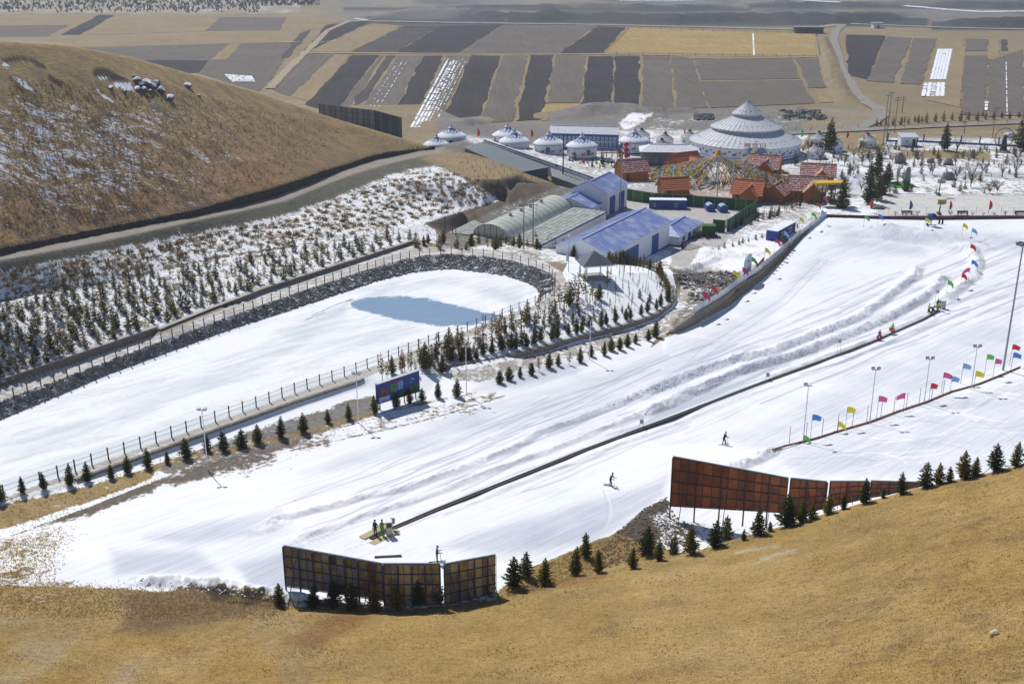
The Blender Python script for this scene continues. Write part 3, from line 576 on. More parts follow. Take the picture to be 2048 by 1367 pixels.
def mesh_np(name, V, Fq, mat, kind=None, smooth=True, attrs=None):
    me = bpy.data.meshes.new(name); me.vertices.add(len(V)); me.vertices.foreach_set('co', V.astype(np.float32).ravel())
    n = len(Fq); k = Fq.shape[1]; me.loops.add(n * k); me.loops.foreach_set('vertex_index', Fq.astype(np.int32).ravel())
    me.polygons.add(n); me.polygons.foreach_set('loop_start', (np.arange(n) * k).astype(np.int32)); me.polygons.foreach_set('loop_total', np.full(n, k, np.int32))
    if smooth: me.polygons.foreach_set('use_smooth', np.ones(n, bool))
    me.update(calc_edges=True)
    if attrs:
        for an, a in attrs.items():
            if a.ndim == 2:
                at = me.attributes.new(an, 'FLOAT_COLOR', 'POINT'); at.data.foreach_set('color', np.concatenate([a, np.ones((len(a), 1))], 1).astype(np.float32).ravel())
            else:
                at = me.attributes.new(an, 'FLOAT', 'POINT'); at.data.foreach_set('value', a.astype(np.float32).ravel())
    if mat: me.materials.append(mat)
    o = bpy.data.objects.new(name, me); COL.objects.link(o)
    if kind: o['kind'] = kind
    return o
idx = np.arange(NR * NT).reshape(NR, NT)
Q = np.stack([idx[:-1, :-1], idx[:-1, 1:], idx[1:, 1:], idx[1:, :-1]], -1).reshape(-1, 4)[:, ::-1]
FL = LAB[:-1, :-1].reshape(-1)
VV = np.stack([GX, GY, GZ], -1).reshape(-1, 3); BC = BASEC.reshape(-1, 3); SNv = SNOW.reshape(-1); TOv = TONE.reshape(-1)
for k, (nm, mt) in GM.items():
    f = Q[FL == k]
    if not len(f): continue
    u, inv = np.unique(f, return_inverse=True)
    mesh_np(nm, VV[u], inv.reshape(-1, 4), mt, 'structure', True, {'base': BC[u], 'snow': SNv[u], 'tone': TOv[u]})

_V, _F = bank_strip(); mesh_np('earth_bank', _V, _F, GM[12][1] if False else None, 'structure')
# ================================================================ THINGS: helpers
def prop(o, label=None, cat=None, group=None, kind=None):
    if label: o['label'] = label
    if cat: o['category'] = cat
    if group: o['group'] = group
    if kind: o['kind'] = kind
    return o
def empty(name, loc, rz=0.0, label=None, cat=None, group=None, scale=1.0):
    o = bpy.data.objects.new(name, None); COL.objects.link(o); o.location = loc; o.rotation_euler = (0, 0, rz); o.empty_display_size = .3
    if scale != 1.0: o.scale = (scale,) * 3
    return prop(o, label, cat, group)
class MB:
    """collects shapes and links them as one mesh object"""
    def __init__(s): s.v = []; s.f = []; s.m = []; s.cur = 0
    def add(s, V, Fs):
        b = len(s.v); s.v.extend([tuple(map(float, q)) for q in V]); s.f.extend([tuple(b + i for i in f) for f in Fs]); s.m.extend([s.cur] * len(Fs)); return s
    def box(s, x0, x1, y0, y1, z0, z1):
        return s.add([(x0,y0,z0),(x1,y0,z0),(x1,y1,z0),(x0,y1,z0),(x0,y0,z1),(x1,y0,z1),(x1,y1,z1),(x0,y1,z1)], [(0,3,2,1),(4,5,6,7),(0,1,5,4),(1,2,6,5),(2,3,7,6),(3,0,4,7)])
    def bar(s, a, b, w_, h_=None):
        a = Vector(a); b = Vector(b); h_ = w_ if h_ is None else h_
        d = (b - a).normalized(); up = Vector((0, 0, 1)) if abs(d.z) < .95 else Vector((0, 1, 0))
        x = d.cross(up).normalized(); y = x.cross(d).normalized(); x *= w_ / 2; y *= h_ / 2
        V = [a - x - y, a + x - y, a + x + y, a - x + y, b - x - y, b + x - y, b + x + y, b - x + y]
        return s.add(V, [(0,3,2,1),(4,5,6,7),(0,1,5,4),(1,2,6,5),(2,3,7,6),(3,0,4,7)])
    def tube(s, a, b, r0, r1=None, n=6, cap=True):
        a = Vector(a); b = Vector(b); r1 = r0 if r1 is None else r1
        d = (b - a).normalized(); up = Vector((0, 0, 1)) if abs(d.z) < .95 else Vector((0, 1, 0)); x = d.cross(up).normalized(); y = d.cross(x).normalized()
        V = [a + (x * math.cos(2*math.pi*k/n) + y * math.sin(2*math.pi*k/n)) * r0 for k in range(n)] + [b + (x * math.cos(2*math.pi*k/n) + y * math.sin(2*math.pi*k/n)) * r1 for k in range(n)]
        Fs = [(k, (k + 1) % n, n + (k + 1) % n, n + k) for k in range(n)]
        Fs = [f[::-1] for f in Fs]
        if cap: Fs += [tuple(range(n)), tuple(range(2 * n - 1, n - 1, -1))]
        return s.add(V, Fs)
    def lathe(s, prof, n=24, x=0, y=0, a0=0.0, close=True):
        V = []; k_ = len(prof)
        for j in range(n):
            a = a0 + 2 * math.pi * j / n
            V += [(x + r * math.cos(a), y + r * math.sin(a), z) for r, z in prof]
        Fs = [(j * k_ + i, ((j + 1) % n) * k_ + i, ((j + 1) % n) * k_ + i + 1, j * k_ + i + 1) for j in range(n) for i in range(k_ - 1)]
        return s.add(V, Fs)
    def prism(s, poly, z0, z1):
        n = len(poly); V = [(x, y, z0) for x, y in poly] + [(x, y, z1) for x, y in poly]
        return s.add(V, [tuple(range(n))[::-1], tuple(range(n, 2 * n))] + [(i, (i + 1) % n, n + (i + 1) % n, n + i) for i in range(n)])
    def quad(s, a, b, c, d): return s.add([a, b, c, d], [(0, 1, 2, 3)])
    def tri(s, a, b, c): return s.add([a, b, c], [(0, 1, 2)])
    def slab(s, pts, th_):
        """flat panel with thickness below the given corner points"""
        pts = [Vector(q) for q in pts]; nrm = (pts[1] - pts[0]).cross(pts[2] - pts[0]).normalized()
        if nrm.z < 0: nrm = -nrm
        lo = [q - nrm * th_ for q in pts]; n = len(pts)
        return s.add(pts + lo, [tuple(range(n)), tuple(range(2 * n - 1, n - 1, -1))] + [(i, n + i, n + (i + 1) % n, (i + 1) % n) for i in range(n)])
    def mesh(s, name, mats, smooth=False):
        me = bpy.data.meshes.new(name); me.from_pydata(s.v, [], s.f); 
        for m in (mats if isinstance(mats, (list, tuple)) else [mats]): me.materials.append(m)
        if any(s.m): me.polygons.foreach_set('material_index', s.m)
        if smooth: me.polygons.foreach_set('use_smooth', [True] * len(s.f))
        return me
    def build(s, name, mats, parent=None, smooth=False, loc=None, rz=None):
        return link(s.mesh(name, mats, smooth), name, parent, loc, rz)
def link(me, name, parent=None, loc=None, rz=None):
    o = bpy.data.objects.new(name, me); COL.objects.link(o)
    if parent: o.parent = parent
    if loc is not None: o.location = loc
    if rz is not None: o.rotation_euler = (0, 0, rz)
    return o
_children = {}
def copy_tree(o, loc=None, rz=None, label=None, group=None, scale=None):
    ch = {}
    def kids(q): return [c for c in q.children]
    def rec(q, par):
        c = q.copy(); COL.objects.link(c); c.parent = par
        for k in kids(q): rec(k, c)
        return c
    c = rec(o, None)
    if loc is not None: c.location = loc
    if rz is not None: c.rotation_euler = (0, 0, rz)
    if label: c['label'] = label
    if group: c['group'] = group
    if scale: c.scale = (scale,) * 3
    return c
MC = {}
def mat(name, col, rough=.7, metal=0.0, var=.15, scale=4.0, bump=0.0, col2=None, c2scale=1.5, c2amt=.5, spec=.3, stretch=(1, 1, 1), obj=True, snow=0.0, snow_scale=3.0):
    """procedural paint/metal/earth: base colour with grain, optional second colour in patches, optional settled snow on what faces up"""
    if name in MC: return MC[name]
    m, nt, b = new_mat(name); L = nt.links.new
    tc = N(nt, 'ShaderNodeTexCoord'); v = mapping(nt, tc.outputs['Object'] if obj else N(nt, 'ShaderNodeNewGeometry').outputs['Position'], stretch)
    n1 = noise(nt, v, scale, 4, .6)
    c = mixc(nt, mathn(nt, 'MULTIPLY', ramp(nt, n1, .3, .7), 1.0), tuple(min(1, q * (1 - var)) for q in col), tuple(min(1, q * (1 + var)) for q in col))
    if col2: c = mixc(nt, mathn(nt, 'MULTIPLY', ramp(nt, noise(nt, v, c2scale, 3, .6), .45, .6), c2amt), c, tuple(col2))
    if snow:
        g = N(nt, 'ShaderNodeNewGeometry'); sx = N(nt, 'ShaderNodeSeparateXYZ'); L(g.outputs['Normal'], sx.inputs[0])
        f = mathn(nt, 'MULTIPLY', ramp(nt, sx.outputs[2], .3, .6), ramp(nt, mathn(nt, 'ADD', noise(nt, v, snow_scale, 5, .7), snow - .5), .48, .54))
        c = mixc(nt, f, c, (.84, .86, .90))
    L(c, b.inputs['Base Color']); b.inputs['Roughness'].default_value = rough; b.inputs['Metallic'].default_value = metal; b.inputs['Specular IOR Level'].default_value = spec
    if bump:
        bp = N(nt, 'ShaderNodeBump'); bp.inputs['Strength'].default_value = bump; bp.inputs['Distance'].default_value = .05; L(n1, bp.inputs['Height']); L(bp.outputs[0], b.inputs['Normal'])
    MC[name] = m; return m

bpy.data.objects['earth_bank'].data.materials.append(mat('bank_soil_shade', (.055, .043, .034), .95, var=.5, scale=2.0, obj=False))  # soil colour darkened to paint the shadow band on the bank face
# ================================================================ FIELDS
def field_mat(name, col, var=.25, snow=0.0, rows=0.0):
    m, nt, b = new_mat(name); L = nt.links.new
    pos = N(nt, 'ShaderNodeNewGeometry').outputs['Position']
    v = mapping(nt, mapping(nt, pos, (1, 1, 1), (0, 0, -.06)), (.55, .03, 1)); n1 = noise(nt, v, .9, 6, .75); n2 = noise(nt, pos, .035, 4, .6); n3 = noise(nt, pos, 1.1, 3, .7)
    val = mathn(nt, 'MULTIPLY_ADD', mathn(nt, 'SUBTRACT', n1, .5), var * 2.6, 1.0); val = mathn(nt, 'MULTIPLY_ADD', mathn(nt, 'SUBTRACT', n2, .5), var * 1.4, val); val = mathn(nt, 'MULTIPLY_ADD', mathn(nt, 'SUBTRACT', n3, .5), var * 2.2, val)
    vm = N(nt, 'ShaderNodeVectorMath', operation='SCALE'); vm.inputs[0].default_value = col; L(mathn(nt, 'MAXIMUM', val, .2), vm.inputs['Scale'])
    s = ramp(nt, mathn(nt, 'ADD', n3, snow - .5), .68, .74)
    L(mixc(nt, s, vm.outputs[0], (.8, .82, .86)), b.inputs['Base Color']); b.inputs['Roughness'].default_value = .9; b.inputs['Specular IOR Level'].default_value = .1
    return m
FM = {'dark': field_mat('ploughed_dark', (.056, .048, .050), .45, .26), 'dark2': field_mat('ploughed_mid', (.088, .076, .070), .4, .3), 'grey': field_mat('stubble_grey', (.155, .132, .112), .36, .36),
      'tan': field_mat('stubble_tan', (.30, .225, .13), .3, .3), 'gold': field_mat('stubble_gold', (.38, .27, .11), .3, .26), 'snowy': field_mat('stubble_snow', (.165, .145, .125), .35, .45), 'grey2': field_mat('stubble_brown', (.20, .165, .13), .35, .36)}
FIELDS = [('tan',[(-200,30),(195,30),(120,72),(-200,76)]),('grey',[(-200,54),(140,50),(96,73),(-200,76)]),('dark',[(200,30),(229,31),(160,70),(120,70)]),('tan',[(229,31),(440,34),(412,63),(165,70)]),
 ('grey',[(440,34),(574,36),(560,61),(412,62)]),('tan',[(575,36),(702,35),(640,56),(600,60),(562,61)]),('tan',[(165,72),(412,64),(606,61),(592,84),(140,95)]),
 ('grey',[(150,96),(460,88),(424,118),(260,122),(150,110)]),('tan',[(461,88),(484,88),(452,120),(424,119)]),('grey',[(485,87),(600,84),(556,117),(453,119)]),
 ('dark',[(290,121),(420,120),(398,146),(330,150)]),('grey',[(422,119),(570,117),(548,150),(520,185),(440,160),(398,148)]),('dark2',[(602,66),(622,60),(576,116),(560,117)]),
 ('dark',[(654,50),(742,42),(700,64),(622,103),(606,103)]),('tan',[(745,47),(803,52),(700,104),(614,104)]),
 ('dark2',[(806,53),(880,52),(795,104),(703,104)]),('dark',[(880,52),(1005,50),(918,106),(795,105)]),('grey',[(1008,50),(1190,53),(1118,107),(921,106)]),('dark',[(1194,53),(1251,55),(1205,106),(1120,107)]),
 ('gold',[(1258,57),(1630,68),(1638,112),(1207,106)]),
 ('grey',[(602,109),(668,110),(578,192),(534,175)]),('tan',[(671,111),(700,112),(622,205),(592,196)]),('dark',[(704,111),(757,111),(668,226),(610,209)]),('grey',[(759,112),(768,112),(690,226),(672,226)]),('dark2',[(772,112),(792,112),(712,226),(694,226)]),
 ('snowy',[(797,111),(846,112),(782,236),(714,226)]),('dark',[(848,112),(886,112),(820,262),(783,236)]),('snowy',[(892,112),(938,112),(872,262),(820,262)]),
 ('dark',[(942,111),(1001,112),(955,250),(878,252)]),('grey',[(1005,112),(1056,112),(1022,244),(958,246)]),('dark',[(1061,111),(1108,111),(1082,240),(1032,243)]),
 ('grey',[(1113,111),(1171,112),(1160,206),(1092,207)]),('gold',[(1090,210),(1160,209),(1155,235),(1083,242)]),('dark',[(1176,113),(1226,113),(1223,216),(1162,218)]),('dark',[(1230,113),(1278,113),(1281,216),(1226,217)]),
 ('grey',[(1286,113),(1339,114),(1350,219),(1285,218)]),('grey',[(1343,114),(1384,118),(1416,216),(1354,218)]),('tan',[(1344,112),(1600,114),(1600,118),(1380,118)]),('grey',[(1388,119),(1586,119),(1600,158),(1402,160)]),('grey',[(1402,163),(1602,161),(1630,207),(1420,217)]),
 ('grey',[(1592,118),(1645,120),(1660,176),(1618,176)]),('tan',[(1626,179),(1662,179),(1668,206),(1640,206)]),
 ('dark',[(1693,70),(1770,72),(1736,160),(1696,150)]),('grey',[(1774,74),(1824,77),(1784,166),(1734,162)]),('grey',[(1828,77),(1873,78),(1842,170),(1800,168)]),
 ('tan',[(1877,78),(1930,78),(1922,216),(1850,200)]),('grey',[(1935,78),(1976,80),(1972,102),(1932,102)]),('grey',[(1930,112),(1974,112),(1972,232),(1920,230)]),('tan',[(1978,78),(1998,80),(2000,120),(1976,120)]),('dark2',[(2003,80),(2013,80),(2014,102),(2004,102)]),('grey',[(1976,122),(2045,100),(2050,232),(1976,234)]),('grey2',[(2055,90),(2200,90),(2260,235),(2058,235)]),('tan',[(2205,90),(2330,90),(2420,230),(2270,235)]),('grey2',[(-600,60),(-210,40),(-210,76),(-600,80)])]
fz = .05
for k, (c, poly) in enumerate(FIELDS):
    W = np.array([P(x, y, 0) for x, y in poly]); n = len(W); pts = []
    for i in range(n):
        a, b_ = W[i], W[(i + 1) % n]; L_ = np.linalg.norm(b_ - a); q = max(2, int(L_ / 4.0)); nn = np.array([-(b_ - a)[1], (b_ - a)[0]]) / max(L_, .1)
        for j in range(q):
            t = j / q; p_ = a + (b_ - a) * t; wv = (vnoise(np.array([p_[0] / 16]), np.array([p_[1] / 16]), k)[0] - .5) * 1.8 + (random.random() - .5) * .5 if j else 0
            pts.append((p_[0] + nn[0] * wv, p_[1] + nn[1] * wv, 0))
    zz = fz + .004 * k
    mb = MB(); V = [(x, y, zz) for x, y, _ in pts] + [(x, y, -.2) for x, y, _ in pts]; m_ = len(pts)
    mb.add(V, [tuple(range(m_))] + [(i, m_ + i, m_ + (i + 1) % m_, (i + 1) % m_) for i in range(m_)])
    o = mb.build('field', FM[c]); o['kind'] = 'structure'
SNOWM = mat('settled_snow', (.84, .86, .90), .8, var=.06, scale=2)
def strip(name, pix, wd, mt, z=.45, jag=.35, kind='structure', label=None, cat=None, broken=0.0):
    W = densify(np.array([P(x, y, 0) for x, y in pix]), 3.0); L_, R_ = [], []
    for i in range(len(W)):
        d = W[min(i + 1, len(W) - 1)] - W[max(i - 1, 0)]; d /= np.hypot(d[0], d[1]) + 1e-9; ww = wd / 2 * (1 + random.uniform(-jag, jag)); nx, ny = -d[1], d[0]
        L_.append((W[i][0] + nx * ww, W[i][1] + ny * ww, z)); R_.append((W[i][0] - nx * ww, W[i][1] - ny * ww, z))
    mb = MB(); n = len(W); V = L_ + R_
    mb.add(V, [(i, n + i, n + i + 1, i + 1) for i in range(n - 1) if random.random() >= broken])
    o = mb.build(name, mt, smooth=True); o['kind'] = kind; return o
# snow lying in furrows
sn = MB()
def furrow(a, b, wd, br, z=.36):
    A, B = P(a[0], a[1], 0), P(b[0], b[1], 0); W = densify(np.array([A, B]), 2.2); d = (B - A) / np.linalg.norm(B - A)
    for i in range(len(W) - 1):
        if random.random() < br: continue
        w0, w1 = wd * random.uniform(.6, 1.2) / 2, wd * random.uniform(.6, 1.2) / 2; p0, p1 = W[i], W[i + 1]
        sn.add([(p0[0] - d[1] * w0, p0[1] + d[0] * w0, z), (p0[0] + d[1] * w0, p0[1] - d[0] * w0, z), (p1[0] + d[1] * w1, p1[1] - d[0] * w1, z), (p1[0] - d[1] * w1, p1[1] + d[0] * w1, z)], [(0, 1, 2, 3)])
for k in range(5):
    f = k / 4.; furrow((1878 + 24 * f, 99), (1863 + 25 * f, 160), 1.6, 0 if k != 2 else .1); furrow((1852 + 34 * f, 166), (1846 + 38 * f, 194), 1.7, .05 if k != 2 else .3)
for k in range(7):
    f = k / 6.; furrow((897 + 34 * f, 122 + random.uniform(-6, 8)), (823 + 44 * f, 256), 1.0 if k < 4 else .5, .15 + .08 * k)
for k in range(3): furrow((795 + 9 * k, 125), (740 + 9 * k, 215), .5, .75)
for k in range(9): furrow((452 + 6 * k, 150 + k * .4), (468 + 5 * k, 165), 1.6, .12)
furrow((2012, 122), (2014, 230), .5, .4); furrow((1973, 205), (1972, 222), 1.3, .1); furrow((1506, 68), (1508, 112), 1.0, .1); furrow((1160, 52), (1190, 52), .8, .4); furrow((640, 86), (672, 82), .8, .2)
furrow((1260,79),(1500,82),.6,.5); furrow((1310, 92), (1625, 94), .5, .4); furrow((600,85),(560,84),.8,.1); furrow((710,38),(735,41),3,.1); furrow((1160,54),(1020,50),.5,.7)
sn.build('furrow_snow', SNOWM)['kind'] = 'stuff'
# river, tracks
RIV = mat('river_ice', (.72, .76, .82), .5, var=.1, scale=.05)
strip('river', [(1560,-2),(1640,3),(1740,8),(1820,13),(1900,20),(1960,24),(2048,23),(2200,20)], 11, RIV, z=.3, jag=.3)
strip('river', [(1240,2),(1330,3),(1390,1)], 6, RIV, z=.3, jag=.5)
EARTH = mat('track_gravel', (.27, .245, .215), .9, var=.2, scale=.3, obj=False)
strip('dirt_track', [(1690,46),(1672,62),(1666,80),(1674,110),(1681,140),(1696,165),(1712,190),(1735,207),(1757,218),(1762,230),(1748,243),(1722,254),(1690,262)], 5.5, EARTH, z=.33, jag=.12)
strip('dirt_track', [(1560,269),(1690,262),(1800,257),(1900,252),(2060,245),(2300,236)], 5, EARTH, z=.34, jag=.1)
strip('dirt_track', [(540,178),(575,140),(620,98),(655,62),(700,42),(760,38)], 4, mat('track_pale', (.36,.29,.19), .9, var=.2, scale=.3, obj=False), z=.35, jag=.3)
strip('dirt_track', [(690,42),(900,46),(1200,50),(1450,56),(1600,60),(1690,48),(1900,56),(2200,62)], 9, mat('track_grey', (.29,.265,.235), .9, var=.2, scale=.2, obj=False), z=.352, jag=.2)
strip('dirt_track', [(600,107),(900,108),(1180,109),(1250,110),(1640,116)], 2.5, mat('track_pale', (.36,.29,.19)), z=.355, jag=.4)
# ================================================================ BUILDINGS AND WALLS
WHITE = mat('white_panel', (.76, .78, .82), .6, var=.06, scale=1.5); BLUEROOF = mat('blue_sheet', (.23, .29, .56), .45, var=.12, scale=.6, col2=(.52, .57, .70), c2scale=.35, c2amt=.6, spec=.5)
BLUE = mat('blue_paint', (.035, .08, .30), .5, var=.15, scale=1.5); BLUED = mat('dark_blue_paint', (.045, .07, .17), .6, var=.15); GREYROOF = mat('grey_sheet', (.21, .235, .25), .5, var=.15, scale=.8, stretch=(1, 5, 1))
DARKW = mat('dark_wall', (.12, .135, .16), .7, var=.15); GLASS = mat('window_glass', (.10, .12, .14), .15, var=.3, scale=2, spec=.6); STEEL = mat('steel', (.33, .34, .36), .45, metal=.4, var=.1)
POLEM = mat('pole_paint', (.52, .54, .57), .5, var=.1); DARKM = mat('dark_metal', (.05, .05, .06), .6); CONC = mat('concrete', (.38, .36, .33), .85, var=.12, scale=2)
STONE = mat('mortared_stone', (.27, .24, .205), .9, var=.45, scale=3.0, bump=.8, col2=(.14, .12, .10), c2scale=4.0, obj=False)
def ord_(n): return ['first','second','third','fourth','fifth','sixth','seventh','eighth','ninth','tenth','eleventh','twelfth','thirteenth','fourteenth','fifteenth','sixteenth','seventeenth','eighteenth','nineteenth','twentieth'][n] if n < 20 else 'far'
def ztop(x, y, py):      # height over (x, y) that the photograph shows at row py
    v = (683.5 - py) / F; t = (v * cp - sp) / (cp + v * sp); return CAM_H + y * t
def frame(p0, p1, z0):
    a = np.array(p0[:2]); b = np.array(p1[:2]); L_ = np.linalg.norm(b - a); rz_ = math.atan2(b[1] - a[1], b[0] - a[0]); return (a[0], a[1], z0), rz_, L_
def hall(name, label, e0, e1, w_, z0, ze, rise, wallm=WHITE, roofm=BLUEROOF, hip=0.0, over=.35, cat='building', ribs=1.1, doors=(), wins=(), plinth=BLUE, enddoors=(), group=None, doorm=BLUE, gablem=None):
    """long hall: eave line e0-e1 (photo pixels at eave height) is its visible long side, the rest lies to the left of that line"""
    loc, rz_, L_ = frame(P(e0[0], e0[1], ze), P(e1[0], e1[1], ze), z0); h = ze - z0
    t = empty(name, loc, rz_, label, cat, group)
    MB().add([(0,0,-1.2),(L_,0,-1.2),(L_,w_,-1.2),(0,w_,-1.2),(0,0,h),(L_,0,h),(L_,w_,h),(0,w_,h)] + ([(0,w_/2,h+rise),(L_,w_/2,h+rise)] if not hip else []),
             [(0,1,5,4),(2,3,7,6)] + ([(1,2,6,9,5),(3,0,4,8,7)] if not hip else [(1,2,6,5),(3,0,4,7),(4,5,6,7)])).build('wall', wallm, t)
    o = over; th_ = .12
    mb = MB(); r0 = hip; r1 = L_ - hip
    k0 = h - o * rise / (w_ / 2)
    A = [(-o,-o,k0),(L_+o,-o,k0),(r1+(o if not hip else 0),w_/2,h+rise),(r0-(o if not hip else 0),w_/2,h+rise)]; B = [(L_+o,w_+o,k0),(-o,w_+o,k0),A[3],A[2]]
    up = [tuple((q[0],q[1],q[2]+.16)) for q in A]; up2 = [tuple((q[0],q[1],q[2]+.16)) for q in B]
    mb.slab(up, th_); mb.slab(up2, th_)
    if hip: mb.slab([up[0], up[3], up2[1]], th_); mb.slab([up[1], up2[0], up[2]], th_)
    nr = int(L_ / ribs)
    for i in range(1, nr):
        x = i * L_ / nr
        if hip and (x < hip or x > L_ - hip): continue
        for sgn, y0_ in ((1, -o), (-1, w_ + o)):
            mb.bar((x, y0_, k0 + .19), (x, w_ / 2, h + rise + .19), .05, .06)
    rf = mb.build('roof', roofm, t)
    MB().bar((r0, w_/2, h+rise+.22), (r1, w_/2, h+rise+.22), .4, .08).build('ridge_cap', mat('ridge_blue', (.30,.36,.58), .5) if roofm is BLUEROOF else roofm, rf)
    if plinth: MB().box(-.03, L_+.03, -.03, w_+.03, -1.2, .45).build('plinth', plinth, t)
    for a, b_, hh in doors: 
        d = MB().box(a*L_, b_*L_, -.10, .05, 0, hh).build('door', doorm, t)
    for a, b_, z_, zz in wins:
        d = MB().box(a*L_, b_*L_, -.07, .05, z_, zz).build('window', GLASS, t); MB().box(a*L_-.05, b_*L_+.05, -.12, -.06, z_-.1, z_).build('sill', wallm, d)
    for a, b_, hh in enddoors: MB().box(-.09, .05, a*w_, b_*w_, 0, hh).build('door', doorm, t)
    return t, L_
hall('warehouse', 'largest blue-roofed white shed with two dark blue doors, beside the pavilion', (1218,508), (1340,442), 11.6, 1.0, 6.5, 2.1, doors=((.2,.46,4.3),(.69,.80,4.3)), cat='shed')
hall('warehouse', 'tall white shed with blue gable roof beside the green hedge fence', (1216,387), (1255,367), 9.5, .6, 6.6, 2.3, doors=((.1,.36,4.8),(.58,.84,4.8)), cat='shed')
hall('workshop', 'low blue-roofed workshop joined to the tall shed, behind the greenhouse', (1182,416), (1214,399), 11, 1.0, 4.2, 1.8, wins=((.2,.35,1,2.2),(.6,.75,1,2.2)), cat='shed')
hall('office_hut', 'small white hut with hipped blue roof beside the folding gate', (1359,474), (1404,445), 6.5, .8, 3.1, 1.5, hip=2.6, wins=((.12,.24,.9,2.1),(.62,.76,.9,2.1)), doors=((.38,.48,2.0),), cat='building')
dl, _l = hall('dining_hall', 'long blue two-row window building behind the small yurts', (1100,266), (1235,269.5), 9, 0, 4.6, 1.5, wallm=BLUE, roofm=mat('pale_sheet', (.36,.40,.44), .5, var=.1, stretch=(8,1,1), snow=.5), plinth=None)
for i in range(16):
    for z_ in (.7, 2.5):
        f = MB().box(.5 + i * _l / 16.4, .5 + i * _l / 16.4 + _l / 21, -.06, .04, z_, z_ + 1.35).build('window', mat('window_pale', (.36, .42, .48), .3, var=.4, scale=3), dl)
for z_ in (0.25, 2.1): MB().box(.2, _l - .2, -.10, .02, z_, z_ + .28).build('trim', WHITE, dl)
dh, _l = hall('storehouse', 'dark walled building with pale hipped roof in front of the big yurt', (1284,302.5), (1396,304), 7.5, 0, 4.3, 1.3, wallm=DARKW, roofm=mat('slate_snow', (.28,.32,.36), .6, snow=.55, stretch=(6,1,1)), hip=2.5, plinth=None, over=.7)
for i in range(7): MB().box(1 + i * 2.6, 2.1 + i * 2.6, -.06, .04, 1.1, 2.6).build('window', GLASS, dh)
# flat-roofed wings and the greenhouse between them
def poly_roof(name, label, pix, zt, z0, roofm, wallm, cat='shed', th_=.15, corr=True, fascia=None):
    W = [P(x, y, z) for (x, y), z in zip(pix, zt)]; c = np.mean(W, axis=0); t = empty(name, (c[0], c[1], z0), 0, label, cat)
    loc_ = [Vector((q[0] - c[0], q[1] - c[1], q[2] - z0)) for q in W]
    mb = MB(); mb.slab(loc_, th_)
    if corr:
        a, b_, c_, d = loc_
        n = max(6, int((b_ - a).length / 1.0))
        for i in range(1, n): mb.bar(a.lerp(b_, i / n) + Vector((0, 0, .03)), d.lerp(c_, i / n) + Vector((0, 0, .03)), .09, .06)
    mb.build('roof', roofm, t)
    mb = MB()
    for i in range(4):
        a, b_ = loc_[i], loc_[(i + 1) % 4]; ins = .25; cc = sum(loc_, Vector()) / 4; a = a.lerp(cc, .02); b_ = b_.lerp(cc, .02)
        mb.add([(a.x,a.y,-1.5),(b_.x,b_.y,-1.5),(b_.x,b_.y,b_.z-.16),(a.x,a.y,a.z-.16)], [(0,1,2,3)])
        d_ = (Vector((b_.x-a.x, b_.y-a.y, 0))).normalized(); nx = Vector((d_.y, -d_.x, 0)) * -.12
        mb.add([(a.x+nx.x,a.y+nx.y,-1.5),(b_.x+nx.x,b_.y+nx.y,-1.5),(b_.x+nx.x,b_.y+nx.y,b_.z-.16),(a.x+nx.x,a.y+nx.y,a.z-.16)], [(0,1,2,3)])
    mb.build('wall', wallm, t)
    if fascia:
        for i in fascia[0]: MB().bar(loc_[i] + Vector((0,0,-.12)), loc_[(i+1)%4] + Vector((0,0,-.12)), .14, .34).build('fascia', fascia[1], t)
    return t, loc_
MATROOF = mat('straw_mats', (.30, .31, .285), .9, var=.3, scale=1.2, stretch=(1, 1, 1), bump=.3, col2=(.5,.52,.5), c2scale=.9, c2amt=.7)
poly_roof('flat_shed', 'flat grey mat-covered shed roof to the left of the arched greenhouse', [(897,465),(940,469),(1050,414),(1004,412)], [4,4,4,4], 2.2, MATROOF, DARKW)
poly_roof('flat_shed', 'flat grey mat-covered shed with white wall to the right of the arched greenhouse', [(1018,481),(1080,491),(1214,423),(1147,414)], [4.2,4.2,4.2,4.2], 1.4, MATROOF, WHITE, fascia=((1,), BLUE))
GH = mat('greenhouse_film', (.55, .56, .46), .35, var=.12, scale=.5, col2=(.64,.65,.58), c2scale=.25, spec=.6)
a1 = P(935, 474, 3.4); a2 = P(1018, 480, 3.4); ax = P(1147, 419, 3.4) - a2; Lg = np.hypot(ax[0], ax[1]); rzg = math.atan2(ax[1], ax[0]); wg = abs(np.cross(ax[:2] / Lg, (a1 - a2)[:2]))
t = empty('greenhouse', (a2[0], a2[1], 2.0), rzg, 'long pale arched greenhouse with round vents on its crown', 'greenhouse')
prof = [(math.cos(math.pi * k / 14), math.sin(math.pi * k / 14)) for k in range(15)]
mb = MB(); V = []
nseg = 14
for i in range(nseg + 1):
    for c_, s_ in prof: V.append((i * Lg / nseg, wg / 2 - c_ * wg / 2, 1.3 + s_ * 3.0))
mb.add(V, [(i * 15 + j, i * 15 + j + 1, (i + 1) * 15 + j + 1, (i + 1) * 15 + j) for i in range(nseg) for j in range(14)])
mb.build('film', GH, t, smooth=True)
for i in range(nseg + 1):
    mb = MB()
    for j in range(14): mb.bar(V[i * 15 + j], V[i * 15 + j + 1], .1, .1)
    mb.build('arch', mat('gh_frame', (.45, .46, .38), .6), t)
for xx in (0, Lg):
    mb = MB(); mb.add([(xx, wg/2 - c_*wg/2, 1.3 + s_*3.0) for c_, s_ in prof] + [(xx, wg, -1), (xx, 0, -1)], [tuple(range(17))]); mb.build('end_wall', GH, t)
mb = MB(); mb.box(-.05, 0.02, 0, wg, 1.2, 1.35)
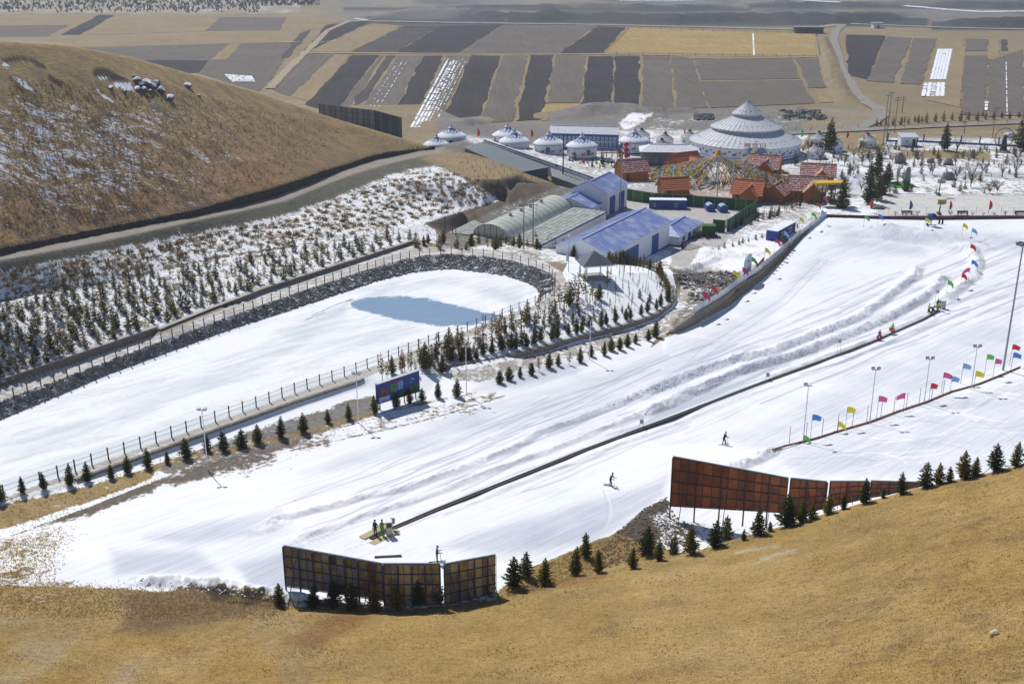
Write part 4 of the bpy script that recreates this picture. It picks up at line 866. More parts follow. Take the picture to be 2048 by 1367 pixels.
for k in range(1, 6): mb.box(-.06, .02, k*wg/6-.05, k*wg/6+.05, -1, 1.3 + 3.0*math.sqrt(1-(2*k/6-1)**2))
mb.build('end_frame', mat('gh_frame2', (.12,.14,.12), .6), t)
MB().box(0, Lg, -.05, .1, -1, 1.3).box(0, Lg, wg-.1, wg+.05, -1, 1.3).build('low_wall', CONC, t)
for q in (.28, .44, .58, .75): MB().lathe([(0, 0),(.35, 0),(.35, .5),(.45, .5),(.45, .7),(0, .75)], 8).build('vent', STEEL, t, loc=(q * Lg, wg * .5, 4.25))
# long grey canopy roofs and the patterned wall over them
poly_roof('canopy_shed', 'long ribbed grey canopy roof below the end of the hill road', [(928,295),(1041,344),(1098,334),(966,283)], [5.2,5.2,5.8,5.8], 1.0, GREYROOF, DARKW)
poly_roof('canopy_shed', 'shorter ribbed grey canopy roof beyond the dark pole, below the patterned wall', [(1104,352),(1160,372),(1192,359),(1100,334)], [4.0,4.0,4.6,4.6], 0.2, GREYROOF, DARKW)
wa, wb = P(966, 279, 6.6), P(1192, 357, 5.4); dv = wb - wa; L_ = np.hypot(dv[0], dv[1])
t = empty('patterned_wall', (wa[0], wa[1], 5.0), math.atan2(dv[1], dv[0]), 'long white parapet wall with a dark step pattern above the canopy roofs', 'wall')
sl_ = (wb[2] - wa[2]) / L_
def wz(x): return 1.0 + sl_ * x
MB().add([(0,0,-3),(L_,0,-4.5),(L_,.4,-4.5),(0,.4,-3),(0,0,wz(0)),(L_,0,wz(L_)),(L_,.4,wz(L_)),(0,.4,wz(0))], [(0,1,5,4),(1,2,6,5),(2,3,7,6),(3,0,4,7),(4,5,6,7)]).build('wall', mat('wall_grey', (.60,.63,.68), .8), t)
mb = MB(); mb.bar((0,.2,wz(0)+.75),(L_,.2,wz(L_)+.75),.35,.12); mb.build('coping', WHITE, t)
blk = MB().box(-.15,.15,-.04,.44,.1,.42).mesh('block', BLUED)
for i in range(int(L_ / .8)):
    x = .4 + i * .8; link(blk, 'block', t, (x, 0, wz(x) + .1))
# blue gate posts beside it
for k, (x, y) in enumerate(((1113,352),(1125,372),(1142,368),(1110,360))):
    p_ = P(x, y, .8); t = MB().box(-.35,.35,-.35,.35,-.5,3.0).add([(-.45,-.45,3.0),(.45,-.45,3.0),(.45,.45,3.0),(-.45,.45,3.0),(0,0,3.5)], [(0,1,4),(1,2,4),(2,3,4),(3,0,4)]).build('gate_post', BLUE, loc=p_)
    prop(t, ['blue gate post nearest the patterned wall, left of the dark pole', 'blue gate post right at the foot of the dark pole', 'blue gate post right of the dark pole by the tall shed', 'blue gate post at the corner of the long canopy roof'][k], 'post', 'blue gate posts beside the canopy roofs')
# ---- yurts
YW = mat('yurt_canvas', (.80, .82, .85), .8, var=.05); YB = mat('yurt_blue', (.05, .10, .36), .7); YG = mat('yurt_grey_canvas', (.60, .61, .61), .7, var=.12, scale=1.2); MAROON = mat('maroon', (.14, .03, .04), .6)
def arcs(mb, r_at, a0, size, z_at):      # scroll ornament lying on the cone
    for sgn in (-1, 1):
        pts = []
        for k in range(11):
            q = k / 10 * math.pi * 1.5; u = sgn * (size * .55 - size * .38 * math.cos(q)); v = -size * .35 * math.sin(q) - size * .2
            pts.append((u, v))
        for (u0, v0), (u1, v1) in zip(pts[:-1], pts[1:]):
            A, B = [], []
            for (u, v), L2 in (((u0, v0), A), ((u1, v1), B)):
                for off in (-.13, .13):
                    r = r_at - v + off * (1 if abs(v) > .01 else 1); a = a0 + (u + off * .7) / max(r, .5); L2.append((r * math.cos(a), r * math.sin(a), z_at(r) + .05))
            mb.add([A[0], A[1], B[1], B[0]], [(0, 1, 2, 3)])
    A = []
    for du, r in ((-.5, r_at - .9), (.5, r_at - .9), (.28, r_at + .1), (0, r_at + .55), (-.28, r_at + .1)): a = a0 + du / r; A.append((r * math.cos(a), r * math.sin(a), z_at(r) + .05))
    mb.add(A, [(0, 1, 2, 3, 4)])
HORSE = [(-.55,.0),(-.4,.0),(-.36,.3),(-.05,.32),(.18,.0),(.32,.02),(.24,.35),(.38,.62),(.62,.68),(.5,.88),(.3,.95),(.12,.68),(-.35,.62),(-.62,.72),(-.6,.5)]
def on_wall(mb, poly, r, a0, z0, sc=1.0):
    mb.add([(r * math.cos(a0 + x * sc / r), r * math.sin(a0 + x * sc / r), z0 + z * sc) for x, z in poly], [tuple(range(len(poly)))])
def blue_yurt_meshes(r, wr, h, rise, door_a):
    out = {}
    z_at = lambda q: h + .05 + rise * (1 - (q / r)) ** .86
    out['wall'] = MB().lathe([(wr, -1), (wr, h + .1)], 32).mesh('wall', YW, True)
    m_ = MB(); m_.lathe([(r + .02, h - .15), (r, h + .05)] + [(r * q, z_at(r * q)) for q in (.85, .7, .5, .32, .2)] + [(.2 * r, z_at(.2 * r) + .25), (.1 * r, z_at(0) + .35), (0, z_at(0) + .5)], 32); out['roof'] = m_.mesh('roof', YW, True)
    out['trim'] = MB().lathe([(wr + .03, .1), (wr + .03, .4)], 32).lathe([(r + .03, h - .17), (r + .04, h - .05)], 32).mesh('trim', YB)
    m_ = MB()
    for k in range(6): arcs(m_, r * .42, k * math.pi / 3 + .4, 1.3, z_at)
    m_.lathe([(.215 * r, z_at(.2 * r) + .02), (.215 * r, z_at(.2 * r) + .22)], 20); out['ornament'] = m_.mesh('ornament', YB)
    for k in range(9):
        a = door_a + (k + .5) * 2 * math.pi / 9; m_ = MB()
        on_wall(m_, HORSE, wr + .04, a, h * .35, 1.0)
        out['painted_horse%d' % k] = m_.mesh('painted_horse', BLUED)
    for da in (0, 2.1, -2.1): 
        m_ = MB(); V = [(wr * 1.012 * math.cos(door_a + da + x / wr), wr * 1.012 * math.sin(door_a + da + x / wr), z) for x, z in ((-.65, h * .38), (.65, h * .38), (.65, h * .85), (-.65, h * .85))]; m_.add(V, [(0, 1, 2, 3)]); out['window%.0f' % (da * 10)] = m_.mesh('window', GLASS)
    m_ = MB().lathe([(.12 * r, z_at(0) + .3), (.09 * r, z_at(0) + .8), (.03 * r, z_at(0) + 1.2), (0, z_at(0) + 1.25)], 10); out['finial'] = m_.mesh('finial', YG, True)
    return out
BYM = blue_yurt_meshes(4.9, 4.45, 3.5, 2.7, -math.pi / 2)
BY = [(903,272,'blue-scrolled white yurt nearest the hill end, standing apart on the left'),(873,284,'half-hidden white yurt tip just behind the end of the hill'),(1015,269.5,'rear blue-scrolled yurt of the overlapping pair beside the canopy roof'),(1029,282,'front blue-scrolled yurt of the overlapping pair beside the canopy roof'),
      (1098,286,'blue-scrolled white yurt just left of the dark pole'),(1164,291,'blue-scrolled white yurt just right of the dark pole'),(1269,281,'blue-scrolled white yurt next to the red lanterns')]
for i, (x, y, lb) in enumerate(BY):
    p_ = P(x, y, 3.5); t = empty('yurt', (p_[0], p_[1], 0), .5 * i, lb, 'yurt', 'small white yurts with blue scroll roofs', scale=.82 if i == 1 else 1.0)
    for k, me in BYM.items(): link(me, me.name.split('.')[0], t)
def grey_yurt_meshes(r, h, rise):
    out = {}; out['wall'] = MB().lathe([(r * .95, -1), (r * .95, h + .05)], 24).mesh('wall', YW, True)
    out['roof'] = MB().lathe([(r, h - .1), (r, h), (r * .3, h + rise * .75), (r * .3, h + rise * .85), (0, h + rise)], 24).mesh('roof', YG)
    m_ = MB()
    for k in range(24): a = k * math.pi / 12; m_.bar((r * math.cos(a), r * math.sin(a), h + .03), (r * .3 * math.cos(a), r * .3 * math.sin(a), h + rise * .75 + .03), .05)
    out['rope'] = m_.mesh('rope', DARKW)
    out['crown'] = MB().lathe([(r * .24, h + rise * .84), (r * .2, h + rise * 1.05), (r * .07, h + rise * 1.2), (0, h + rise * 1.35)], 10).mesh('crown', MAROON, True)
    for k in range(7): m_ = MB(); on_wall(m_, HORSE, r * .95 + .03, k * .9, h * .3, .8); out['painted_horse%d' % k] = m_.mesh('painted_horse', BLUED)
    m_ = MB(); a0 = -1.2; m_.add([(r * .965 * math.cos(a0 + x / r), r * .965 * math.sin(a0 + x / r), z) for x, z in ((-.4, 0), (.4, 0), (.4, 1.5), (-.4, 1.5))], [(0, 1, 2, 3)]); out['door'] = m_.mesh('door', MAROON)
    return out
GYM = grey_yurt_meshes(2.85, 2.2, 1.9)
GY_ = [(1330,278,'small grey yurt with dark red crown in the open gap left of the big yurt'),(1283,270,'small grey yurt peeping out behind the lantern yurt'),(1323,291,'small grey yurt whose crown rises behind the dark building roof'),(1379,273,'small grey yurt touching the left edge of the big yurt'),
       (1637,276,'upper left yurt of the small grey cluster right of the big yurt'),(1667.5,287,'small grey yurt half covered by the tall spruce'),(1631,301,'lowest yurt of the small grey cluster right of the big yurt'),(1735,279.5,'lone small grey yurt left of the white guard hut')]
for i, (x, y, lb) in enumerate(GY_):
    p_ = P(x, y, 2.2); t = empty('small_yurt', (p_[0], p_[1], 0), .7 * i, lb, 'yurt', 'small grey yurts with dark red crowns', scale=1.08 if i == 5 else 1)
    for k, me in GYM.items(): link(me, me.name.split('.')[0], t)
# the big yurt
p_ = P(1490.5, 279, 4.0); t = empty('big_yurt', (p_[0], p_[1], 0), 0, 'huge three-tiered grey-white banquet yurt in the middle of the village', 'yurt'); R_ = 16.9
MB().lathe([(R_*.985, -1), (R_*.985, 4.0)], 72).build('wall', YW, t, smooth=True)
TIER = [('roof', [(R_*.985, 3.7),(R_+.15, 3.75),(R_+.12, 4.1),(10.0, 7.4)]), ('roof', [(9.9, 7.3),(9.9, 7.9),(10.75, 7.85),(10.7, 8.2),(4.0, 11.4)]), ('roof', [(3.9, 11.2),(3.9, 11.9),(4.5, 11.8),(4.45, 12.2),(0.35, 15.6),(0, 15.7)])]
ROOFC = mat('tier_canvas', (.64, .655, .67), .6, var=.1, scale=.8)
for nm_, pr in TIER:
    rf = MB().lathe(pr, 72).build(nm_, ROOFC, t); orn_ = .55
    m_ = MB(); n_ = 60 if pr[0][0] > 12 else (44 if pr[0][0] > 6 else 20)
    (r0, z0), (r1, z1) = pr[-2] if len(pr) == 4 or pr[0][0] < 12 and len(pr) == 5 else pr[-3], pr[-1]
    if pr[0][0] < 4: r0, z0, r1, z1 = 4.45, 12.2, .35, 15.6
    for k in range(n_): a = 2*math.pi*k/n_; m_.bar((r0*math.cos(a), r0*math.sin(a), z0+.04), (r1*math.cos(a), r1*math.sin(a), z1+.04), .09)
    m_.build('seam', mat('tier_seam', (.46,.48,.52), .6), rf)
    m_ = MB(); n2 = int(r0 * 3); rr_ = r0 * .86 if r0 > 12 else r0 * .80; zz_ = z0 + (z1 - z0) * (r0 - rr_) / (r0 - r1) + .06
    slope = (z1 - z0) / (r0 - r1)
    for k in range(n2):
        a = 2*math.pi*k/n2; V = []
        for du, dr in ((-.34,0),(-.1,-.12),(0,.14),(.1,-.12),(.34,0),(.14,.18),(0,.32),(-.14,.18)):
            r = rr_ - dr; aa = a + du / r; V.append((r*math.cos(aa), r*math.sin(aa), zz_ + dr * slope))
        m_.add(V, [tuple(range(8))])
    m_.build('ornament', mat('ornament_grey', (.24,.29,.42), .7), rf)
MB().lathe([(.35,15.5),(.4,15.8),(.15,16.0),(0,16.2)], 10).build('finial', STEEL, t, smooth=True)
MB().lathe([(R_*.985+.04,.1),(R_*.985+.04,.5)], 72).lathe([(R_*.985+.04,1.1),(R_*.985+.04,1.25)], 72).build('trim', YB, t)
for k in range(34):
    a = 2*math.pi*(k+.5)/34
    if abs(((a + math.pi/2) + math.pi) % (2*math.pi) - math.pi) < .13: continue
    m_ = MB(); on_wall(m_, HORSE, R_*.985+.05, a, 1.7, 1.1); m_.build('painted_horse', BLUED, t)
    m_ = MB(); on_wall(m_, [(-.4,0),(.4,0),(.4,.15),(.15,.15),(.15,.35),(.4,.35),(.4,.5),(-.4,.5),(-.4,.35),(-.15,.35),(-.15,.15),(-.4,.15)], R_*.985+.05, a + .09, 2.7, .9); m_.build('painted_knot', BLUED, t)
pr = MB().box(-1.9,-1.4,-R_-1.2,-R_-.8,0,3.6).box(1.4,1.9,-R_-1.2,-R_-.8,0,3.6).box(-1.9,1.9,-R_-1.2,-R_-.85,2.9,3.6).build('porch', mat('porch_blue', (.03,.05,.12), .6), t)
MB().slab([(-2.8,-R_-1.9,3.5),(2.8,-R_-1.9,3.5),(2.3,-R_+.3,4.5),(-2.3,-R_+.3,4.5)], .15).build('canopy', BLUED, pr)
MB().box(-1.35,1.35,-R_-.05,-R_+.3,0,2.85).build('door_frame', mat('door_pale', (.42,.40,.42), .6), t); MB().box(-.9,.9,-R_-.12,-R_-.04,0,2.4).build('door', mat('door_dark', (.06,.035,.03), .6), t)
def text_mesh(s_, size, m_, ext=.02):
    cu = bpy.data.curves.new('lettering', 'FONT'); cu.body = s_; cu.size = size; cu.extrude = ext; cu.align_x = 'CENTER'; cu.align_y = 'CENTER'
    o = bpy.data.objects.new('lettering_tmp', cu); COL.objects.link(o); bpy.context.view_layer.update()
    me = bpy.data.meshes.new_from_object(o.evaluated_get(bpy.context.evaluated_depsgraph_get())); bpy.data.objects.remove(o); me.materials.clear(); me.materials.append(m_); return me
me = text_mesh('賽宫白', 1.5, mat('sign_red', (.32,.10,.11), .6)); o = link(me, 'lettering', t, (-.2, -R_ + .9, 4.95)); o.rotation_euler = (math.radians(62), 0, 0); o.scale = (1.5, 1, 1)
mb = MB()
o = None
# string of white scarves swung from a mast by the door
q0 = P(1510, 330, 0.3); mast = empty('mast', (q0[0], q0[1], 0), 0, 'dark mast holding a curved string of white scarves beside the big yurt door', 'pole')
MB().tube((0,0,0),(0,0,7.2),.09,.07).box(-.5,.5,-.05,.05,7.1,7.25).build('pole', DARKM, mast)
mb = MB(); sc_pts = [(0, 5.6), (-.6, 4.4), (-1.6, 3.2), (-2.8, 2.3), (-4.4, 1.5)]
for (xa, za), (xb, zb) in zip(sc_pts[:-1], sc_pts[1:]):
    for k in range(6):
        f = k / 6; x = xa + (xb - xa) * f; z = za + (zb - za) * f; w_ = .35 + .25 * random.random(); mb.box(x - w_, x + w_, -.2 + .2*random.random(), .1, z - w_ * .7, z + w_ * .5)
mb.build('scarf_string', mat('cream_cloth', (.72, .68, .52), .9), mast)
# ---- timber cabins with red roofs
TIM = mat('orange_timber', (.36, .12, .04), .7, var=.2, scale=2, stretch=(1, 1, 6)); TILE = mat('red_tiles', (.40, .12, .065), .7, var=.25, scale=4, snow=.46, snow_scale=3.5, stretch=(1, 1, 1)); TILE2 = mat('red_tiles_bare', (.52, .16, .06), .7, var=.25, scale=4, snow=.36, snow_scale=3.5)
def gable_bits(par, cx, cy, ang, L_, w_, h, rise, tile, over=.5, name='roof'):
    M_ = Matrix.Translation((cx, cy, 0)) @ Matrix.Rotation(ang, 4, 'Z')
    def T(V): return [M_ @ Vector(q) for q in V]
    mb = MB(); mb.add(T([(-L_/2,-w_/2,-.6),(L_/2,-w_/2,-.6),(L_/2,w_/2,-.6),(-L_/2,w_/2,-.6),(-L_/2,-w_/2,h),(L_/2,-w_/2,h),(L_/2,w_/2,h),(-L_/2,w_/2,h),(-L_/2,0,h+rise),(L_/2,0,h+rise)]), [(0,1,5,4),(2,3,7,6),(1,2,6,9,5),(3,0,4,8,7)]); mb.build('wall', TIM, par)
    k = rise / (w_/2); zo = h - over * k; lx = L_/2 + over
    rf = MB(); rows = 7
    for sgn in (-1, 1):
        for i in range(rows):      # courses of tiles, each lapping the one below
            ya = sgn * (w_/2 + over) * (1 - i / rows); yb = sgn * (w_/2 + over) * (1 - (i + 1) / rows) * 1.0
            za = zo + (h + rise - zo) * i / rows; zb = zo + (h + rise - zo) * (i + 1) / rows
            rf.slab(T([(-lx, ya, za + .22), (lx, ya, za + .22), (lx, yb, zb + .14), (-lx, yb, zb + .14)]), .10)
    r_ = rf.build(name, tile, par)
    MB().bar(T([(-lx,0,0)])[0] + Vector((0,0,h+rise+.2)), T([(lx,0,0)])[0] + Vector((0,0,h+rise+.2)), .25, .14).build('ridge', tile, r_)
    for sx in (-1, 1):
        mb = MB()
        for sgn in (-1, 1): mb.bar(T([(sx*(lx+.03), sgn*(w_/2+over), zo+.08)])[0], T([(sx*(lx+.03), 0, h+rise+.08)])[0], .08, .24)
        mb.build('bargeboard', mat('barge_orange', (.36,.12,.04), .7), r_)
    return T
def cabin(px, py, rz_, L_, w_, h, rise, label, tile=TILE, cross=True, z=0.1, sc=1.0):
    q = P(px, py, z); t = empty('timber_cabin', (q[0], q[1], z), rz_, label, 'cabin', 'orange timber cabins round the prayer flags', scale=sc)
    T = gable_bits(t, 0, 0, 0, L_, w_, h, rise, tile)
    if cross: gable_bits(t, L_ * .12, -w_ * .42, math.pi / 2, w_ * .75, w_ * .62, h * .95, rise * .72, tile, .4)
    for sx in (-1, 1):
        f = MB().box(-.06, .06, -.6, .6, .9, 2.0).build('window', GLASS, t, loc=(sx * (L_/2 + .02), 0, 0)); MB().box(-.09,.09,-.7,.7,.8,.9).box(-.09,.09,-.7,.7,2.0,2.1).box(-.09,.09,-.04,.04,.9,2.0).build('frame', TIM, f)
    MB().box(-L_*.3-.45, -L_*.3+.45, -w_/2-.06, -w_/2+.05, 0, 2.0).build('door', mat('door_brown', (.10,.05,.03), .7), t)
    for k in range(2): MB().tube((L_ * .12 + (-1) ** k * w_ * .28, -w_ * .98, 0), (L_ * .12 + (-1) ** k * w_ * .28, -w_ * .98, h * .9), .1).build('porch_post', TIM, t)
    return t
cabin(1262,358,math.radians(18),7.5,6.0,2.9,2.6,'orange cabin with snowy red roof beside the tall blue shed, blue window facing right',cross=False)
cabin(1368,346,math.radians(28),7.6,6.2,2.8,3.0,'red-roofed cabin behind the left ropes of the prayer flags', TILE2)
cabin(1346,388,math.radians(12),6.8,5.6,2.0,2.3,'cabin whose red roof just shows over the green hedge, left of the flag ropes', TILE2, cross=False)
cabin(1496,402,math.radians(-22),7.0,6.2,2.6,2.8,'cabin with bright orange roof at the right end of the green hedge', TILE2, cross=True)
cabin(1528,352,math.radians(-24),8.2,6.4,3.0,2.9,'cabin with snow-streaked cross gable between the big yurt and the flags', TILE)
cabin(1552,402,math.radians(60),5.6,5.0,2.4,2.2,'narrow dim cabin squeezed behind the orange roofed one by the hedge corner', TILE, cross=False)
cabin(1634,366,math.radians(-14),8.4,6.4,2.7,2.5,'rear cabin of the pair near the basketball court, snow on its roof', TILE)
cabin(1612,396,math.radians(-10),8.8,6.6,2.8,2.8,'front cabin of the pair near the basketball court, two gables toward the run', TILE)
# ---- pavilion
q = G1(1187, 556); t = empty('pavilion', (q[0], q[1], q[2]), math.radians(14), 'white-posted pavilion with dark pyramid roof on the planted mound', 'pavilion')
for sx in (-1, 1):
    for sy in (-1, 1): MB().tube((sx*1.9, sy*1.9, -1), (sx*1.9, sy*1.9, 3.0), .14, n=8).build('post', WHITE, t)
MB().box(-2.2,2.2,-2.2,2.2,-1,.22).build('floor', CONC, t)
rf = MB().add([(-2.7,-2.7,3.1),(2.7,-2.7,3.1),(2.7,2.7,3.1),(-2.7,2.7,3.1),(0,0,5.0),(-2.7,-2.7,3.0),(2.7,-2.7,3.0),(2.7,2.7,3.0),(-2.7,2.7,3.0)], [(0,1,4),(1,2,4),(2,3,4),(3,0,4),(8,7,6,5),(5,6,1,0),(6,7,2,1),(7,8,3,2),(8,5,0,3)]).build('roof', mat('slate', (.10,.12,.16), .6, var=.2, scale=3), t)
MB().box(-2.6,2.6,-2.6,-2.5,2.75,3.0).box(-2.6,2.6,2.5,2.6,2.75,3.0).box(-2.6,-2.5,-2.6,2.6,2.75,3.0).box(2.5,2.6,-2.6,2.6,2.75,3.0).build('fascia', WHITE, rf)
MB().box(-1.6,1.6,.9,1.3,.6,.68).box(-1.5,-1.4,.9,1.3,.2,.6).box(1.4,1.5,.9,1.3,.2,.6).build('bench_seat', WHITE, t)
# ---- containers, tanks, guard hut, far huts
def container(px, py, z0, rz_, L_, w_, h, label, wins, roof_snow=.5, cat='container'):
    q = P(px, py, z0); t = empty('container', (q[0], q[1], z0), rz_, label, cat)
    mb = MB(); mb.box(0, L_, 0, w_, -.3, h)
    n = int(L_ / .4)
    for i in range(n): mb.box(i*L_/n+.05, i*L_/n+.22, -.05, 0, .15, h-.15); mb.box(i*L_/n+.05, i*L_/n+.22, w_, w_+.05, .15, h-.15)
    for i in range(int(w_/.4)): mb.box(-.05, 0, i*.4+.05, i*.4+.22, .15, h-.15); mb.box(L_, L_+.05, i*.4+.05, i*.4+.22, .15, h-.15)
    mb.build('body', BLUE, t)
    MB().box(-.04, L_+.04, -.04, w_+.04, h, h+.12).build('roof', mat('container_roof', (.30,.33,.36), .6, snow=roof_snow), t)
    for a, b_, z_, zz in wins: f = MB().box(a, b_, -.09, -.04, z_, zz).build('window', mat('window_brown', (.20,.17,.13), .5), t); MB().box(a-.07, b_+.07, -.12, -.08, z_-.08, z_).box(a-.07, b_+.07, -.12, -.08, zz, zz+.08).build('frame', WHITE, f)
    return t
container(1299,422,0,math.radians(-3),9.0,2.4,2.7,'blue container cabin with two small windows in front of the green hedge',((.8,1.5,1.2,1.9),(6.0,6.8,1.2,1.9)), .62)
cc0 = P(1553,487,1.2); cc1 = P(1581,474,.9); ang = math.atan2(cc1[1]-cc0[1], cc1[0]-cc0[0])
t = container(1553,487,1.2,ang,10.5,2.5,2.6,'bright blue ribbed container beside the ski run fence',((2,4.2,1,2),(6,8.2,1,2)), .40)
for k, x in enumerate((1422, 1448)):
    q = P(x, 427 + 2 * k, .1); t = empty('water_tank', (q[0], q[1], .1), math.radians(8), ['left','right'][k] + ' one of two round blue tanks in front of the green hedge', 'tank')
    mb = MB(); mb.lathe([(0,-1.2),(1.05,-1.2),(1.15,-1.1),(1.15,1.1),(1.05,1.2),(0,1.2)], 10); o = mb.build('drum', mat('tank_blue', (.04,.09,.30), .4, snow=.5), t, loc=(0, 1.2, 1.25)); o.rotation_euler = (math.pi/2, 0, 0)
    mb = MB(); mb.lathe([(.98,-1.24),(1.12,-1.24),(1.12,-1.18),(.98,-1.18)], 10); o = mb.build('ring', STEEL, t, loc=(0, 1.2, 1.25)); o.rotation_euler = (math.pi/2, 0, 0)
    MB().box(-.8,-.6,.2,2.2,0,.5).box(.6,.8,.2,2.2,0,.5).build('cradle', DARKM, t)
q = P(1801,293,0); t = empty('guard_hut', (q[0], q[1], 0), math.radians(0), 'small white guard hut with brown door beside the blue fence', 'hut')
MB().box(0,5.2,0,3.4,-.5,2.9).build('wall', WHITE, t); MB().slab([(-.3,-.5,3.0),(5.5,-.5,3.0),(5.5,3.8,3.7),(-.3,3.8,3.7)], .15).build('roof', mat('hut_roof', (.55,.60,.66), .5, stretch=(6,1,1), var=.2), t)
MB().box(3.6,4.6,-.06,.02,0,2.3).build('door', mat('door_brown', (.10,.05,.03), .7), t); MB().box(1.6,2.1,-.05,.02,1.3,1.8).build('window', GLASS, t); MB().box(4.9,5.25,-.08,.0,0,2.9).box(0,5.2,-.05,0,-.1,.25).build('corner_trim', BLUE, t)
q = P(1590,67,0); t = empty('brick_shed', (q[0], q[1], 0), math.radians(-4), 'low dark flat shed beside the far farm road', 'shed')
MB().box(0,18,0,9,-.2,3.6).build('wall', mat('dark_brick', (.12,.105,.10), .9, var=.25), t); MB().box(-.3,18.3,-.3,9.3,3.6,4.0).build('roof', mat('shed_roof', (.25,.235,.21), .9), t); MB().box(7,8.2,-.1,.02,0,2.4).box(13,14.2,-.1,.02,1,2.2).build('door', DARKM, t)
q = P(1747,57,0); t = empty('white_hut', (q[0], q[1], 0), 0, 'small white hut with grey roof slab standing alone beyond the fields', 'hut')
MB().box(0,6.5,0,6,-.2,3.2).build('wall', WHITE, t); MB().box(-.6,7.1,-.7,6.6,3.2,3.6).build('roof', mat('roof_slab', (.35,.34,.33), .8), t); MB().box(2.6,3.8,-.08,.02,0,2.2).build('door', DARKM, t)
# ---- retaining walls with stone coping
def wall_strip(name, label, top, bot, thick=.45, m_=STONE, cap=None, step=2.0, raise_=.12):
    T_ = densify(np.asarray(top), step); n = len(T_); B_ = np.asarray(bot)
    c = T_[n // 2]; t = empty(name, (c[0], c[1], c[2]), 0, label, 'wall')
    d = densify(B_, .5)
    mb = MB(); V = []
    for i, q in enumerate(T_):
        dd = np.hypot(d[:, 0] - q[0], d[:, 1] - q[1]); k = dd.argmin(); v = d[k, :2] - q[:2]; v = v / (np.linalg.norm(v) + 1e-6)
        f = (q[0] + v[0] * thick - c[0], q[1] + v[1] * thick - c[1]); r = (q[0] - v[0] * .15 - c[0], q[1] - v[1] * .15 - c[1]); zt = q[2] + raise_ - c[2] + random.uniform(-.03, .03); zb = d[k, 2] - .6 - c[2]
        V += [(f[0] + v[0] * .12, f[1] + v[1] * .12, zb), (f[0], f[1], zt), (r[0], r[1], zt), (r[0], r[1], zt - .8)]
    mb.add(V, [f for i in range(n - 1) for f in ((4*i, 4*i+4, 4*i+5, 4*i+1), (4*i+1, 4*i+5, 4*i+6, 4*i+2), (4*i+2, 4*i+6, 4*i+7, 4*i+3))] + [(0,1,2,3), (4*n-4, 4*n-1, 4*n-2, 4*n-3)])
    mb.build('wall', m_, t)
    if cap:
        mb = MB()
        for i in range(n - 1): mb.bar(Vector(V[4*i+1]).lerp(Vector(V[4*i+2]), .5) + Vector((0,0,.05)), Vector(V[4*i+5]).lerp(Vector(V[4*i+6]), .5) + Vector((0,0,.05)), thick + .3, .1)
        mb.build('coping', cap, t)
    return t
PCAP = mat('coping_pale', (.42, .39, .35), .9, var=.1)
wall_strip('retaining_wall', 'low grey-brown retaining wall along the foot of the planted terrace', wallA_t[1:], wallA_b[1:], .5, mat('wall_brown', (.20,.165,.145), .9, var=.2, scale=2, bump=.4, obj=False), PCAP)
wall_strip('retaining_wall', 'curved stone retaining wall round the foot of the planted mound', w2t, w2b, .4, STONE, None)
wall_strip('retaining_wall', 'stone wall under the glass fence at the edge of the ski run', w3t, w3b, .35, STONE, None)
wall_strip('retaining_wall', 'low stone kerb wall below the near pond road', PL([(728,757,7.95),(586,803,7.95),(469,844,7.95),(273,914,7.95),(150,958,7.95)]), PL([(728,773,7.3),(586,819,7.3),(469,860,7.3),(273,930,7.35),(150,971,7.55)]), .35, STONE, None)
# ================================================================ TREES AND SHRUBS
def leaf_mat(name, c1, c2, rough=.8):
    m, nt, b = new_mat(name); L = nt.links.new
    oi = N(nt, 'ShaderNodeObjectInfo'); pos = N(nt, 'ShaderNodeNewGeometry').outputs['Position']
    f = mathn(nt, 'ADD', mathn(nt, 'MULTIPLY', noise(nt, pos, 5.0, 3, .7), .9), mathn(nt, 'MULTIPLY', oi.outputs['Random'], .55))
    c_ = mixc(nt, ramp(nt, f, .35, 1.05), c1, c2); L(c_, b.inputs['Base Color']); b.inputs['Roughness'].default_value = rough; b.inputs['Specular IOR Level'].default_value = .15
    tr_ = N(nt, 'ShaderNodeBsdfTranslucent'); L(c_, tr_.inputs[0]); mx = N(nt, 'ShaderNodeMixShader'); mx.inputs[0].default_value = .35; L(b.outputs[0], mx.inputs[1]); L(tr_.outputs[0], mx.inputs[2]); L(mx.outputs[0], [n_ for n_ in nt.nodes if n_.type == 'OUTPUT_MATERIAL'][0].inputs[0])
    return m
NEEDLE = leaf_mat('needles', (.045, .062, .022), (.15, .145, .045)); NEEDLE_Y = leaf_mat('needles_yellow', (.085, .09, .025), (.26, .20, .05)); GOLDL = leaf_mat('needles_golden', (.13, .075, .03), (.26, .14, .05)); RUST = leaf_mat('leaves_rust', (.20, .08, .02), (.34, .15, .035))
DRYL = leaf_mat('dry_twigs', (.17, .12, .06), (.38, .24, .10)); OLIVE = leaf_mat('olive_twigs', (.08, .075, .035), (.22, .17, .07)); BARK = mat('bark', (.10, .07, .045), .9, var=.3, scale=8); TWIG = mat('grey_twigs', (.13, .11, .10), .9, var=.3)
